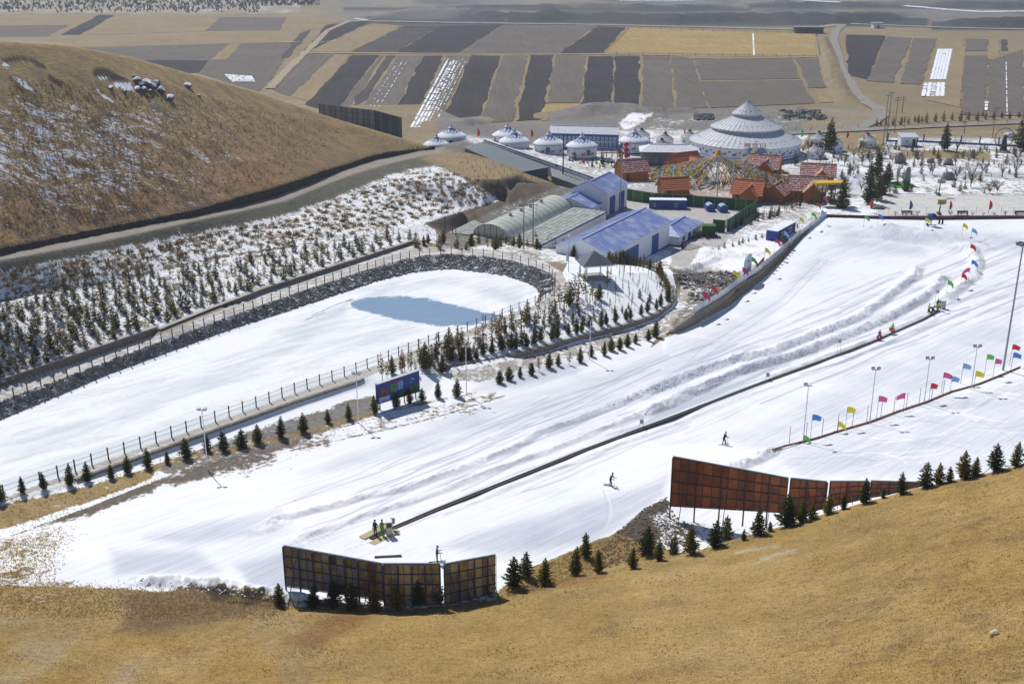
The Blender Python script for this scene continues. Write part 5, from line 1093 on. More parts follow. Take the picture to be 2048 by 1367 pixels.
def conifer_meshes(seed, width=.36, levels=13, per=8, leaf=None, trunk_r=.016, gap=.06, thin=1.0, bare=.0, fol=NEEDLE, sc=1.0):
    """crown of drooping needle sprays on whorls of branches, one metre tall; and its trunk"""
    r_ = random.Random(seed); V, Fs = [], []
    def spray(c, d, l, w_):
        d = d.normalized(); s_ = d.cross(Vector((0, 0, 1))).normalized() * w_; u = Vector((0, 0, w_ * .8)) * r_.uniform(-1, 1)
        b = len(V); V.extend([tuple(c + s_ * .9 + u * .3), tuple(c - s_ * .9 - u * .3), tuple(c + d * l - Vector((0, 0, l * .25)))]); Fs.append((b, b + 1, b + 2))
        b = len(V); V.extend([tuple(c + Vector((0, 0, w_ * .8))), tuple(c - Vector((0, 0, w_ * .9))), tuple(c + d * l * .9 + s_ * .5)]); Fs.append((b, b + 1, b + 2))
    for i in range(levels):
        f = i / (levels - 1); z = gap + (1 - gap) * f * .96; R = width * .5 * ((1 - f) ** .62 * .95 + .05) * r_.uniform(.82, 1.12) * (1.0 if f > .12 else .55 + 3.7 * f)
        n = max(3, int(per * (1 - f * .6)))
        for k in range(n):
            if r_.random() < bare: continue
            a = 2 * math.pi * (k + r_.random() * .8) / n + i; d = Vector((math.cos(a), math.sin(a), r_.uniform(-.05, .28))); L_ = R * r_.uniform(.65, 1.2)
            m_ = 3 if R > .08 else 2
            for j in range(m_):
                q = (j + .35) / m_; c = Vector((0, 0, z)) + d * L_ * q + Vector((r_.uniform(-1, 1), r_.uniform(-1, 1), r_.uniform(-.6, .6))) * .018
                spray(c, d + Vector((r_.uniform(-.5, .5), r_.uniform(-.5, .5), r_.uniform(.0, .5))), L_ * r_.uniform(.38, .6) + .018, .022 * thin * r_.uniform(.7, 1.3) + .006)
    mb = MB(); mb.add(V, Fs); cr_ = mb.mesh('crown', fol)
    tk = MB(); tk.tube((0, 0, -.05), (0, 0, .5), trunk_r, trunk_r * .6, 5, False); tk.tube((0, 0, .5), (0, 0, 1.02), trunk_r * .6, .002, 5, False)
    return cr_, tk.mesh('trunk', BARK)
SPR = [conifer_meshes(k, .50 + .07 * (k % 3), 16, 12, thin=1.35, fol=NEEDLE) for k in range(6)]; SPRY = [conifer_meshes(10 + k, .56, 16, 12, thin=1.35, fol=NEEDLE_Y) for k in range(3)]
SML = [conifer_meshes(20 + k, .54, 10, 9, thin=1.7, fol=NEEDLE) for k in range(5)]; SMO = [conifer_meshes(30 + k, .52, 10, 8, thin=1.6, fol=OLIVE) for k in range(3)]
SPARSE = [conifer_meshes(40 + k, .40, 11, 5, thin=1.1, gap=.25, bare=.15, fol=NEEDLE_Y) for k in range(3)]; GLD = [conifer_meshes(50 + k, .34, 11, 5, thin=1.0, gap=.22, bare=.2, fol=f) for k, f in enumerate((GOLDL, RUST, GOLDL))]
COLM = [conifer_meshes(60 + k, .16, 9, 5, thin=1.2, gap=.25, fol=(OLIVE, NEEDLE_Y, GOLDL)[k]) for k in range(3)]
def shrub_mesh(seed, fol, n=46, w_=1.0, h_=.55):
    r_ = random.Random(seed); mb = MB()
    for k in range(n):
        a = r_.uniform(0, 6.283); R = w_ * .5 * math.sqrt(r_.random()); z = r_.uniform(0, .25) * h_; x, y = R * math.cos(a) * .7, R * math.sin(a) * .7
        tx, ty, tz = x + math.cos(a) * R * .5 + r_.uniform(-.1, .1), y + math.sin(a) * R * .5 + r_.uniform(-.1, .1), z + h_ * r_.uniform(.4, 1) * (1 - R / w_ * .9)
        b = r_.uniform(0, 3.14); wx, wy = math.cos(b) * .055 * w_, math.sin(b) * .055 * w_
        mb.tri((x - wx, y - wy, z), (x + wx, y + wy, z), (tx, ty, tz)); mb.tri((tx - wx * .9, ty - wy * .9, tz - .04), (tx + wx, ty + wy, tz), ((x + tx) / 2, (y + ty) / 2, tz + .10 * h_))
    return mb.mesh('foliage', fol)
SHD = [shrub_mesh(k, DRYL) for k in range(4)]; SHO = [shrub_mesh(10 + k, OLIVE) for k in range(4)]; SHG = [shrub_mesh(20 + k, RUST, 40) for k in range(2)]
def bare_tree_mesh(seed, n=26, spread=.5):
    r_ = random.Random(seed); mb = MB(); mb.tube((0, 0, -.05), (0, 0, .35), .025, .018, 5, False)
    for k in range(n):
        a = r_.uniform(0, 6.283); s_ = spread * r_.uniform(.4, 1); m_ = Vector((math.cos(a) * s_ * .4, math.sin(a) * s_ * .4, r_.uniform(.45, .7))); e = Vector((math.cos(a) * s_, math.sin(a) * s_, r_.uniform(.6, 1.0)))
        mb.bar((0, 0, r_.uniform(.15, .4)), m_, .012); mb.bar(m_, e, .008)
        for j in range(3): mb.bar(m_.lerp(e, r_.random()), e + Vector((r_.uniform(-.15, .15), r_.uniform(-.15, .15), r_.uniform(-.05, .15))), .006)
    return mb.mesh('branches', TWIG)
BARE = [bare_tree_mesh(k) for k in range(3)]
def plant_tree(name, v, q, h, label, group, cat='tree', parts=True, lean=.05):
    t = empty(name, (q[0], q[1], q[2] - .02), random.uniform(0, 6.28), label, cat, group, scale=h)
    t.scale = (h * random.uniform(.78, 1.12), h * random.uniform(.78, 1.12), h); t.rotation_euler[0] = random.uniform(-lean, lean); t.rotation_euler[1] = random.uniform(-lean, lean)
    link(v[0], 'crown', t); link(v[1], 'trunk', t); return t
def tree_px(name, var, px, py, hp, label, group, skip=0, dz=0, z=None, **k):
    q = G1(px, py, skip) if z is None else P(px, py, z); _, _, dep = project(q[0], q[1], q[2]); ang = math.atan2(CAM_H - q[2], math.hypot(q[0], q[1]))
    h = hp * dep / F / math.cos(ang); return plant_tree(name, random.choice(var), q, h, label, group, **k), q, h
# --- nearest row, staked young spruces along the brow of the grassy hill
ROWA = [(558,1207,42),(627,1214,42),(668,1212,50),(705,1217,52),(750,1219,52),(795,1217,50),(838,1208,48),(877,1206,50),(931,1192,44),(975,1184,38),(1027,1171,58),(1052,1153,50),(1089,1167,50),(1150,1149,57),(1172,1112,48),(1197,1145,45),(1265,1136,42),(1293,1106,54),(1317,1120,42),(1346,1107,37),(1382,1107,60),(1429,1094,54),(1453,1080,50),(1487,1079,22),
 (1515,1066,58),(1540,1060,20),(1573,1052,64),(1602,1042,45),(1623,1032,35),(1655,1025,42),(1687,1014,32),(1728,1006,52),(1766,996,22),(1802,988,46),(1850,974,52),(1877,967,45),(1899,962,32),(1927,955,58),(1950,950,40),(1990,942,55),(2030,932,52),(2062,925,60)]
loc_a = lambda i, x: ('in front of the patchwork fence' if x < 1000 else 'on the brow between the two fences' if x < 1340 else 'in front of the rust-red fence' if x < 1840 else 'at the right end of the brow')
cnt = {}
STK = mat('stake_wood', (.19, .145, .10), .9, var=.2)
for i, (x, y, hp) in enumerate(ROWA):
    w_ = loc_a(i, x); k = cnt.get(w_, 0); cnt[w_] = k + 1
    if x > 1500: 
        fy = float(np.interp(x, [1400,1560,1700,1830,2048,2250], [1098,1052,1010,975,925,885])); y = max(y, fy + 4)
    desc = 'tiny' if hp < 26 else ('small' if hp < 42 else 'tall' if hp > 54 else 'young')
    v = random.choice((SPR, SPR, SPRY))
    t, q, h = tree_px('spruce_tree', v, x, y, hp, '%s staked spruce, %s from the left %s' % (desc, ord_(k), w_), 'staked young spruces along the brow of the near hill')
    if hp > 30:
        for j in range(3):
            a = 2.1 * j + random.uniform(-.3, .3); r = .42
            MB().bar((0, 0, .30), (math.cos(a) * r, math.sin(a) * r, -.03), .015).build('stake', STK, t)
# --- row along the near pond road
ROWB = [(2,1002,40),(46,986,35),(89,978,36),(140,970,47),(175,962,40),(223,957,30),(256,945,34),(296,935,40),(335,926,26),(374,916,42),(415,902,32),(448,900,40),(483,894,37),(516,885,38),(562,874,44),(608,864,40),(656,845,26),(698,838,32),(751,825,36),(793,813,28),(820,807,32),(845,801,26),(876,795,34),(914,793,37)]
for i, (x, y, hp) in enumerate(ROWB):
    tree_px('spruce_tree', SPR, x, y, hp, ('%s spruce from the left in the row below the near pond road' % ord_(i)) if i < 18 else ('dark spruce, %s from the left in the line round the blue billboard' % ord_(i - 18)), 'dark spruces in the row below the near pond road')
ROWC = [(999,766,27),(1019,760,28),(1040,754,22),(1063,749,27),(1078,742,30),(1098,735,30),(1116,731,24),(1138,729,28),(1160,724,30),(1182,712,24),(1208,710,28),(1223,701,26),(1240,699,27),(1255,693,28),(1271,686,22),(1297,681,25),(1311,673,33)]
for i, (x, y, hp) in enumerate(ROWC):
    tree_px('spruce_tree', SPR if i not in (4, 7) else SPARSE, x, y, hp, '%s spruce from the left in the row between the curved wall and the ski run' % ord_(i), 'spruces between the curved wall and the ski run')
# --- the terrace: spruces in rows below the ledge, shrubs above
def inpoly(x, y, poly):
    c = False; n = len(poly)
    for i in range(n):
        a = poly[i]; b = poly[(i + 1) % n]
        if ((a[1] > y) != (b[1] > y)) and (x < (b[0] - a[0]) * (y - a[1]) / (b[1] - a[1] + 1e-9) + a[0]): c = not c
    return c
low = [(-60,618),(0,606),(246,560),(365,533),(439,516),(593,494),(760,470),(822,470),(826,481),(520,576),(310,652),(0,756),(-60,775)]
rr = random.Random(12); TL = []
yy = 0
for row in range(14):
    x = -50 + (row % 2) * 12
    while x < 830:
        # rows run parallel with the road
        base = float(np.interp(x, [-60,0,310,520,826], [778,757,652,576,482])); top = float(np.interp(x, [-60,0,246,439,593,760,830], [615,606,560,516,494,470,466]))
        sp_ = 22 - 6 * max(0, x) / 830; y = base - 5 - row * sp_ * .82
        if y > top + 3: TL.append((x + rr.uniform(-5, 5), y + rr.uniform(-4, 4), row))
        x += 29 - 11 * max(0, x) / 830
TL = [q for q in TL if q[0] > -30]
W = onground([a for a, b, c in TL], [b for a, b, c in TL])
print('terrace trees', len(TL))
for (x, y, row), q in zip(TL, W):
    h = rr.uniform(2.0, 3.3) * (1 if x < 450 else .9) * (1 - .022 * row)
    v = SML if rr.random() < .72 else SMO
    if x > 330 and rr.random() < .28: v = GLD[:1] + GLD[2:]; h *= .9
    kind = 'dark' if v is SML else ('olive' if v is SMO else 'browned')
    seg = 'left of the wall step' if x < 316 else ('right of the wall step' if x < 600 else 'toward the far end of the wall')
    tree = plant_tree('terrace_spruce', rr.choice(v), q, h, '%s spruce, %s row above the pond road wall, %s' % (kind, ord_(row), seg), '%s spruces in the %s terrace row %s' % (kind, ord_(row), seg))
# shrubs on the upper terrace
SP = []
for row in range(13):
    x = -40.0 + (row % 2) * 9
    while x < 1000:
        y1 = float(np.interp(x, [-60,0,246,439,593,760,850,1000], [606,596,549,505,487,462,440,392])); y0 = float(np.interp(x, [-60,0,200,395,571,659,791,900,960,1000], [575,550,512,476,440,408,360,345,362,375]))
        stp = (13.0 - 4 * max(0, x) / 1000); y = y0 + 3 + row * stp
        if y < y1 - 2: SP.append((x + rr.uniform(-6, 6), y + rr.uniform(-3.5, 3.5), row))
        x += 21 - 9 * max(0, x) / 1000
SP = [q for q in SP if q[0] > -25]
W = onground([q[0] for q in SP], [q[1] for q in SP]); order = sorted(range(len(SP)), key=lambda i: np.hypot(*W[i][:2]))
print('shrubs', len(SP))
extra = MB()
for n_, i in enumerate(order):
    x, y, row = SP[i]; q = W[i]; w_ = rr.uniform(1.0, 1.75); k = rr.random(); v = SHD if k < .5 else (SHO if k < .9 else SHG); kind = 'tan' if v is SHD else ('olive' if v is SHO else 'rusty')
    if n_ < 300:
        me = rr.choice(v); o = link(me, 'low_shrub', None, (q[0], q[1], q[2] - .05), rr.uniform(0, 6.28)); o.scale = (w_, w_, w_ * rr.uniform(.7, 1.2))
        where = 'on the left' if x < 330 else ('in the middle' if x < 620 else 'on the right')
        prop(o, 'low %s shrub, %s row below the hill road, %s' % (kind, ord_(row), where), 'shrub', '%s shrubs in the %s row %s' % (kind, ord_(row), where))
    else:
        me = rr.choice(v); a = rr.uniform(0, 6.28); ca, sa = math.cos(a) * w_, math.sin(a) * w_
        extra.cur = 0 if v is SHD else 1
        extra.add([(q[0] + c_.co.x * ca - c_.co.y * sa, q[1] + c_.co.x * sa + c_.co.y * ca, q[2] + c_.co.z * w_ * .9) for c_ in me.vertices], [tuple(p.vertices) for p in me.polygons])
if extra.v: extra.build('distant_shrubs', [DRYL, OLIVE])['kind'] = 'stuff'
# scrub and dry stalks between the planted rows
def tufts(name, polys, n, h, w_, mats, zone_skip=0, seed=1, three=True, jit=0):
    r_ = random.Random(seed); pts = []
    while len(pts) < n:
        poly, wt = r_.choice(polys); xs = [p[0] for p in poly]; ys = [p[1] for p in poly]; x = r_.uniform(min(xs), max(xs)); y = r_.uniform(min(ys), max(ys))
        if inpoly(x, y, poly): pts.append((x + (r_.gauss(0, jit) if jit else 0), y + (r_.gauss(0, jit * .5) if jit else 0)))
    Wp = onground([p[0] for p in pts], [p[1] for p in pts], None, zone_skip); rng = np.random.default_rng(seed); n = len(Wp)
    m_ = 3 if three else 2; Vs, Fs_ = [], []
    for j in range(m_):
        a = rng.uniform(0, 6.283, n); hh = h * rng.uniform(.5, 1.3, n); ww = w_ * rng.uniform(.6, 1.3, n); ox = rng.normal(0, w_ * 1.2, n); oy = rng.normal(0, w_ * 1.2, n); lx = rng.normal(0, .35, n) * hh; ly = rng.normal(0, .35, n) * hh
        x, y, z = Wp[:, 0] + ox, Wp[:, 1] + oy, Wp[:, 2] - .03
        A = np.stack([x - np.cos(a) * ww, y - np.sin(a) * ww, z], 1); B = np.stack([x + np.cos(a) * ww, y + np.sin(a) * ww, z], 1); C_ = np.stack([x + lx, y + ly, z + hh], 1)
        b = len(Vs) * n; Vs += [A, B, C_]
    V_ = np.concatenate(Vs); Fq = np.concatenate([np.stack([np.arange(n) + (3 * j) * n, np.arange(n) + (3 * j + 1) * n, np.arange(n) + (3 * j + 2) * n], 1) for j in range(m_)])
    o = mesh_np(name, V_, Fq, mats, 'stuff', False); return o
tufts('terrace_scrub', [([(0,545),(395,470),(600,440),(791,350),(930,322),(1000,370),(860,440),(760,466),(439,512),(0,600)], 1), ([(0,612),(439,520),(820,472),(520,574),(0,754)], 1)], 2600, .35, .07, DRYL, seed=5)
tufts('verge_grass', [([(-20,1010),(180,975),(330,925),(330,950),(60,1050),(-20,1060)], 1), ([(330,925),(560,878),(700,845),(760,825),(760,838),(700,856),(560,890),(330,938)], 1), ([(0,1085),(140,1050),(120,1100),(90,1160),(0,1165)], 1)], 2600, .17, .045, leaf_mat('straw', (.34, .24, .09), (.55, .40, .17)), seed=6, jit=16)
# dry grass of the near hill
STRAW = leaf_mat('hill_straw', (.30, .19, .06), (.52, .375, .15), .9)
fp = [(-30,1190),(560,1222),(1000,1215),(1180,1165),(1400,1110),(1560,1062),(1830,985),(2080,935),(2080,1367),(-30,1367)]
tufts('dry_grass', [(fp, 1)], 60000, .085, .024, STRAW, seed=7, three=False)
tufts('dry_grass', [([(560,1205),(1000,1185),(1180,1140),(1560,1045),(1560,1062),(1180,1170),(1000,1225),(560,1235)], 1), ([(0,1160),(560,1195),(560,1240),(0,1230)], 1)], 5000, .18, .03, leaf_mat('tall_straw', (.34, .22, .08), (.58, .43, .20)), seed=8, jit=12)
# --- the planted mound
W2 = [(896,731),(973,719),(1076,695),(1178,667),(1247,650),(1312,626),(1342,604),(1345,575)]
W2d = densify(np.array([(a, b, 0) for a, b in W2]), 1)
def along(poly, step):
    d = densify(np.array([(a, b, 0.) for a, b in poly]), 1.0); return [tuple(d[i][:2]) for i in range(0, len(d), int(step))]
n_ = 0
for off, step, v, hr_, nm_, what in ((11, 17, SPR, (1.9, 2.6), 'spruce_tree', 'dark spruce in the lowest row'), (28, 21, SML + COLM, (1.2, 1.9), 'young_pine', 'small pine in the second row'), (44, 19, COLM + SML[:2], (1.1, 1.9), 'young_pine', 'thin pine in the third row'), (60, 20, COLM, (1.2, 2.2), 'young_pine', 'thin sapling in the fourth row')):
    for x, y in along([(a + 6, b) for a, b in W2[:-1]], step):
        yy = y - off * (1.0 if x > 960 else .7); xx = x + rr.uniform(-5, 5) - (off * .25 if x > 1250 else 0)
        if x < 760: continue
        lim = float(np.interp(xx, [880,925,985,1040,1095,1125,1160,1345], [712,690,668,645,620,604,560,560]))
        if yy < lim: continue
        q = G1(xx, yy + rr.uniform(-3, 3)); side = 'left half' if xx < 1130 else 'right half'
        plant_tree(nm_, rr.choice(v), q, rr.uniform(*hr_), what + ' above the curved stone wall, ' + side, what.split(' in ')[0] + 's on the mound, ' + what.split(' in ')[1] + ' ' + side)
# tall straggling and golden trees by the near pond road
TALL = [(765,760,60,0),(774,757,38,0),(785,747,40,0),(806,745,52,1),(823,740,48,0),(831,745,30,0),(850,738,60,0),(858,748,45,0),(868,742,36,0),(876,722,62,0),(884,745,42,0),(900,727,58,1),(906,716,56,0),(925,706,60,0),(938,716,48,0),(955,700,48,0),(965,683,62,1),(972,705,36,0),(985,694,66,1),(998,688,66,1),(1015,693,30,0),(1022,672,62,0),(1043,668,58,0),(1058,655,56,1),(1078,648,64,1),(1089,644,40,0),(1103,655,30,0),(1110,637,66,1),(1128,618,58,0),(1140,610,56,0),(1155,612,50,2),(1157,600,70,2),(1172,602,72,0),(1185,600,48,0),(1198,598,34,0),(1214,575,40,0),(1220,566,30,0),(1150,590,44,0)]
for i, (x, y, hp, k) in enumerate(TALL):
    v = SPARSE if k == 0 and i % 2 else (SPRY[:1] + SPARSE if k == 0 else (GLD[:1] if k == 1 and i % 2 else GLD[1:2] if k == 1 else GLD[1:2]))
    kind = 'open-crowned green pine' if k == 0 else ('golden brown larch' if k == 1 else 'rust-leaved tree')
    where = 'left of the stone wall end' if x < 900 else ('by the middle of the near pond road' if x < 1060 else 'near the pavilion path')
    tree_px('pine_tree' if k == 0 else 'golden_tree', v, x, y, hp * .92, '%s %s' % (kind, where), '%ss %s' % (kind, where))
for k in range(60):
    x = rr.uniform(800, 1170); lim = float(np.interp(x, [780,850,925,985,1040,1095,1125,1170], [742,716,688,664,642,618,600,585])); lo = float(np.interp(x, [780,896,973,1076,1170], [756,735,716,692,666])); y = lim + 6 + (lo - lim - 12) * rr.random() ** 1.6
    where = 'upper left' if x < 940 else ('upper middle' if x < 1060 else 'upper right'); v, kd = rr.choice(((SPARSE, 'open green'), (GLD[:1] + GLD[2:], 'golden brown'), (GLD[:2], 'rusty'), (COLM, 'thin'), (SML, 'dark')))
    plant_tree('mound_tree', rr.choice(v), G1(x, y), rr.uniform(1.8, 4.0), '%s young conifer on the %s part of the planted mound' % (kd, where), '%s conifers on the %s mound' % (kd, where))
# cypress-like saplings behind the pavilion, in arcs
for r_i, (arc, step) in enumerate(((((1218,530),(1250,540),(1285,545),(1310,560),(1325,580),(1330,600)), 9), (((1225,548),(1258,560),(1285,575),(1298,595),(1300,612)), 12), (((1232,580),(1255,592),(1268,608),(1262,625)), 14), (((1180,610),(1205,615),(1225,625),(1225,640)), 13), (((1130,640),(1160,640),(1190,645)), 15))):
    for x, y in along(arc, step):
        q = G1(x + rr.uniform(-3, 3), y + rr.uniform(-3, 3)); plant_tree('cypress_sapling', rr.choice(COLM), q, rr.uniform(1.6, 2.8), 'slim upright sapling in the %s curved row right of the pavilion' % ord_(r_i), 'slim saplings in the %s curved row right of the pavilion' % ord_(r_i))
for x, y in along(((1218,520),(1250,520),(1290,527),(1318,540),(1330,560),(1338,590)), 7):
    q = G1(x, y + 8); plant_tree('hedge_conifer', rr.choice(SMO + SPRY), q, rr.uniform(2.2, 3.0), *(lambda w_: ('dense olive conifer in the mound hedge, %s' % w_, 'mound hedge conifers ' + w_))('beside the pavilion' if x < 1265 else 'in front of the shed doors' if x < 1318 else 'at its right turn'))
# bushes along the greenhouse end
for k in range(44):
    x = rr.uniform(820, 1160); y = 494 + rr.uniform(-9, 6) + max(0, x - 1080) * .2; v = rr.choice((SML, SMO, GLD[:1], SPRY, SPARSE)); q = G1(x, y)
    plant_tree('roadside_conifer', rr.choice(v), q, rr.uniform(1.6, 3.0), *(lambda w_: ('mixed conifer %s between the pond road and the sheds' % w_, 'mixed conifers ' + w_))('at the tip of the earth cut' if x < 900 else 'before the greenhouse end' if x < 1020 else 'before the flat shed' if x < 1100 else 'before the large shed'))
# rows of seedlings on the tan slope by the canopy roof
SEED = [conifer_meshes(80 + k, .4, 5, 5, thin=2.2, fol=OLIVE) for k in range(2)]
for j in range(9):
    for i in range(6):
        x = 925 + j * 18 + i * 6 + rr.uniform(-2, 2); y = 308 + j * 4.2 + i * 9 + rr.uniform(-2, 2)
        if inpoly(x, y, [(925,305),(985,325),(1045,347),(1105,366),(1060,362),(1031,357),(941,360),(915,340)]):
            plant_tree('seedling', rr.choice(SEED), G1(x, y), rr.uniform(.8, 1.3), 'tiny seedling on the bare tan slope beside the canopy roof', 'seedlings on the bare tan slope')
# --- village and far roadside trees
far_row = [(850,325,250),(920,320,240),(990,310,240),(1050,290,225),(1080,300,220),(1115,290,240),(1155,300,205),(1238,290,205),(1312,285,190),(1388,275,200),(1465,285,190),(1540,275,190),(1618,280,195),(1670,240,185),(1695,270,200),(1770,270,190),(1845,260,190),(1915,265,195),(2000,250,190),(700,330,260),(735,325,265),(785,320,255),(955,290,235)]
for i, (a, b, c) in enumerate(far_row):
    tree_px('roadside_spruce', SML, 1600 + a / 4.571, 180 + b / 4.571, (b - c) / 4.571, 'small dark spruce in the row beyond the blue fence, beside the farm road', 'spruces in the row beyond the blue fence', z=0)
big = [(1658,303,66,'tall dark spruce standing in front of the small grey yurts'),(1889,300,52,'solitary tall spruce in the middle of the blue fence'),(1738,368,46,'left spruce of the dense clump in the village square'),(1755,352,54,'tallest spruce of the dense clump in the village square'),(1775,365,42,'right spruce of the dense clump in the village square'),(1765,388,46,'spruce standing low in front of the village clump'),
       (1738,408,62,'spruce between the yellow playground and the basketball court'),(1755,400,56,'spruce beside the red feather flag near the court'),(1724,330,60,'straggly spruce left of the orange banner'),(1683,418,60,'spruce at the corner of the yellow playground frame'),(1662,408,40,'low spruce behind the coloured flags at the run corner'),(2046,300,70,'tall spruce at the right edge of the village'),(1832,316,22,'round dark spruce beyond the standing stone'),(1878,330,22,'dark spruce right of the standing stone'),(1925,316,18,'bushy spruce near the wheel sculpture'),
       (1556,320,24,'small spruce at the foot of the big yurt wall, right'),(1240,316,26,'small spruce beside the red lanterns'),(1288,312,20,'spruce before the left corner of the dark building'),(1320,314,24,'spruce against the dark building wall'),(1318,352,30,'leafy spruce left of the yellow feather flag'),(1205,328,26,'spruce in front of the dark pole yurts'),(1150,322,22,'small spruce by the right of the dark pole'),(920,278,20,'tiny spruce beside the leftmost yurt'),(1640,302,20,'small spruce before the lowest grey yurt'),(1590,330,26,'spruce by the front snow path of the big yurt'),(1553,398,58,'tall dark fir between the hedge corner and the front cabins'),(1530,385,40,'leafless-looking fir behind the green hedge corner')]
for x, y, hp, lb in big: tree_px('village_spruce', SPR + SPARSE[:1] if hp > 40 else SML, x, y, hp, lb, None, z=0.1, cat='tree')
rv = random.Random(31)
for k in range(118):
    x = rv.uniform(1600, 2045); y = rv.choice((300, 305, 312, 318, 326, 330, 348, 352, 362, 375, 382, 388)) + rv.uniform(-3, 3)
    where = 'upper garden strip' if y < 312 else ('garden strip along the path' if y < 335 else ('strip below the snowy path' if y < 362 else 'strip above the basketball court'))
    sd_ = 'on the village side' if x < 1780 else ('in the middle' if x < 1930 else 'at the right edge')
    if k % 3: plant_tree('garden_conifer', rv.choice(SML + SMO), P(x, y, 0), rv.uniform(1.4, 3.2), 'small conifer in the %s %s' % (where, sd_), 'small conifers in the %s %s' % (where, sd_))
    else:
        o = link(rv.choice(BARE), 'bare_tree', None, P(x, y, 0), rv.uniform(0, 6)); h = rv.uniform(2.5, 4.5); o.scale = (h, h, h); prop(o, 'leafless grey tree in the %s %s' % (where, sd_), 'tree', 'leafless trees in the %s %s' % (where, sd_))
for x, y, h in ((1941,376,6.5),(2030,352,5),(1760,330,5)):
    o = link(BARE[0], 'bare_tree', None, P(x, y, 0), 1); o.scale = (h,) * 3; prop(o, {1941: 'large leafless bush above the basketball court', 2030: 'big leafless bush at the right edge below the path', 1760: 'tall leafless tree behind the village spruce clump'}[x], 'tree')
for k in range(40):
    x = rv.uniform(1120, 1300); y = rv.uniform(322, 336)
    plant_tree('garden_conifer', rv.choice(SML), P(x, y, 0), rv.uniform(1.0, 2.2), 'small conifer in the bed in front of the blue-scrolled yurts', 'small conifers in front of the blue-scrolled yurts')
for k in range(46):      # hedge-like line behind the green fence side
    f = k / 45; x = 1450 + 160 * f + rv.uniform(-4, 4); y = 462 - 52 * f + rv.uniform(-6, 6)
    plant_tree('hedge_sapling', rv.choice(SMO + COLM + SML[:1]), P(x, y, .6), rv.uniform(1.4, 2.8), *(lambda w_: ('dark sapling %s along the road behind the green fence' % w_, 'dark saplings ' + w_))('near the folding gate' if f < .33 else 'halfway' if f < .66 else 'near the run corner'))
for k in range(14): plant_tree('roadside_sapling', rv.choice(SML), P(1440 + 12 * k + rv.uniform(-4, 4), 500 - 3.4 * k, 1.4), rv.uniform(.9, 1.6), 'small sapling on the white verge between the gate and the blue container', 'saplings between the folding gate and the blue container')
for k in range(10): plant_tree('gate_conifer', rv.choice(SMO + SML), P(1378 + 6 * k, 480 - .5 * k + rv.uniform(-3, 3), 1.0), rv.uniform(1.2, 2.0), 'bushy conifer between the hipped hut and the folding gate', 'bushy conifers behind the folding gate')
for k in range(12): 
    q = P(1790 + k * 22, 433, .6); o = link(BARE[k % 3], 'bare_shrub', None, q, k); h = rv.uniform(1.0, 1.6); o.scale = (h,) * 3; prop(o, 'small brown shrub along the fence of the basketball court', 'shrub', 'small shrubs along the court fence')
# bare wood at the far left edge of the valley
BT = [bare_tree_mesh(40 + k, 12, .35) for k in range(3)]
r_ = random.Random(77); mb = MB()
mb.m = []
FARWOOD = MB()
for k in range(1500):
    x = r_.uniform(-250, 640); y = r_.uniform(-8, 26) if x < 520 else r_.uniform(-6, 12)
    if y > 20 and r_.random() < .6: continue
    q = P(x, y, 0); h = r_.uniform(1.6, 3.4); n = 4
    for j in range(n):
        a = r_.uniform(0, 6.28); dx, dy = math.cos(a) * h * .4, math.sin(a) * h * .4
        FARWOOD.tri((q[0] - .5, q[1], 0), (q[0] + .5, q[1], 0), (q[0] + dx, q[1] + dy, h * r_.uniform(.6, 1))); 
        FARWOOD.tri((q[0] + dx * .2, q[1] + dy * .2, h * .2), (q[0] + dx * 1.1, q[1] + dy, h * .5), (q[0] + dx * .7, q[1] + dy, h * .95))
FARWOOD.build('far_wood', mat('far_twigs', (.22, .19, .18), .95, var=.3, scale=.2))['kind'] = 'stuff'
# ================================================================ FENCES, BILLBOARDS
RAIL = mat('fence_brown', (.095, .065, .05), .7, var=.2); WIRE = mat('fence_rail_grey', (.30, .25, .22), .7)
def post_fence(name, label, pts, h, post_w, postm, railm, rails, every, panel=None, sag=.0, z_off=0, railw=.035):
    """posts (parts) and rails (parts) along points on the ground"""
    D_ = densify(np.asarray(pts), .4); cum = np.concatenate([[0], np.cumsum(np.hypot(*np.diff(D_[:, :2], axis=0).T))]); n = max(1, int(round(cum[-1] / every))); S_ = np.linspace(0, cum[-1], n + 1)
    Q_ = np.stack([np.interp(S_, cum, D_[:, i]) for i in range(3)], 1)
    c = Q_[0]; t = empty(name, (c[0], c[1], c[2]), 0, label, 'fence'); L_ = [Vector(q - c) for q in Q_]
    pm = MB().box(-post_w/2, post_w/2, -post_w/2, post_w/2, -.3, h).box(-post_w*.7, post_w*.7, -post_w*.7, post_w*.7, h, h + .05).mesh('post', postm)
    for q in L_: link(pm, 'post', t, q, 0)
    for i, (a, b) in enumerate(zip(L_[:-1], L_[1:])):
        mb = MB()
        for z in rails: mb.bar(a + Vector((0,0,z*h)), b + Vector((0,0,z*h)), railw)
        if rails: mb.build('rail', railm, t)
        if panel: 
            z0, z1, pmt = panel; d = (b - a).normalized() * (post_w * .6); mb = MB(); nx = Vector((-(b-a).y, (b-a).x, 0)).normalized() * .015
            for s_ in (-1, 1): mb.add([a + d + nx*s_ + Vector((0,0,z0*h)), b - d + nx*s_ + Vector((0,0,z0*h)), b - d + nx*s_ + Vector((0,0,z1*h)), a + d + nx*s_ + Vector((0,0,z1*h))], [(0,1,2,3) if s_ < 0 else (3,2,1,0)])
            mb.build('panel', pmt[i % len(pmt)] if isinstance(pmt, list) else pmt, t)
    return t, L_, Q_
ff = PL([(a, b, 8.02) for a, b in fence_far[1:]]); fn = PL([(a, b, 8.02) for a, b in fence_near[:-1]])
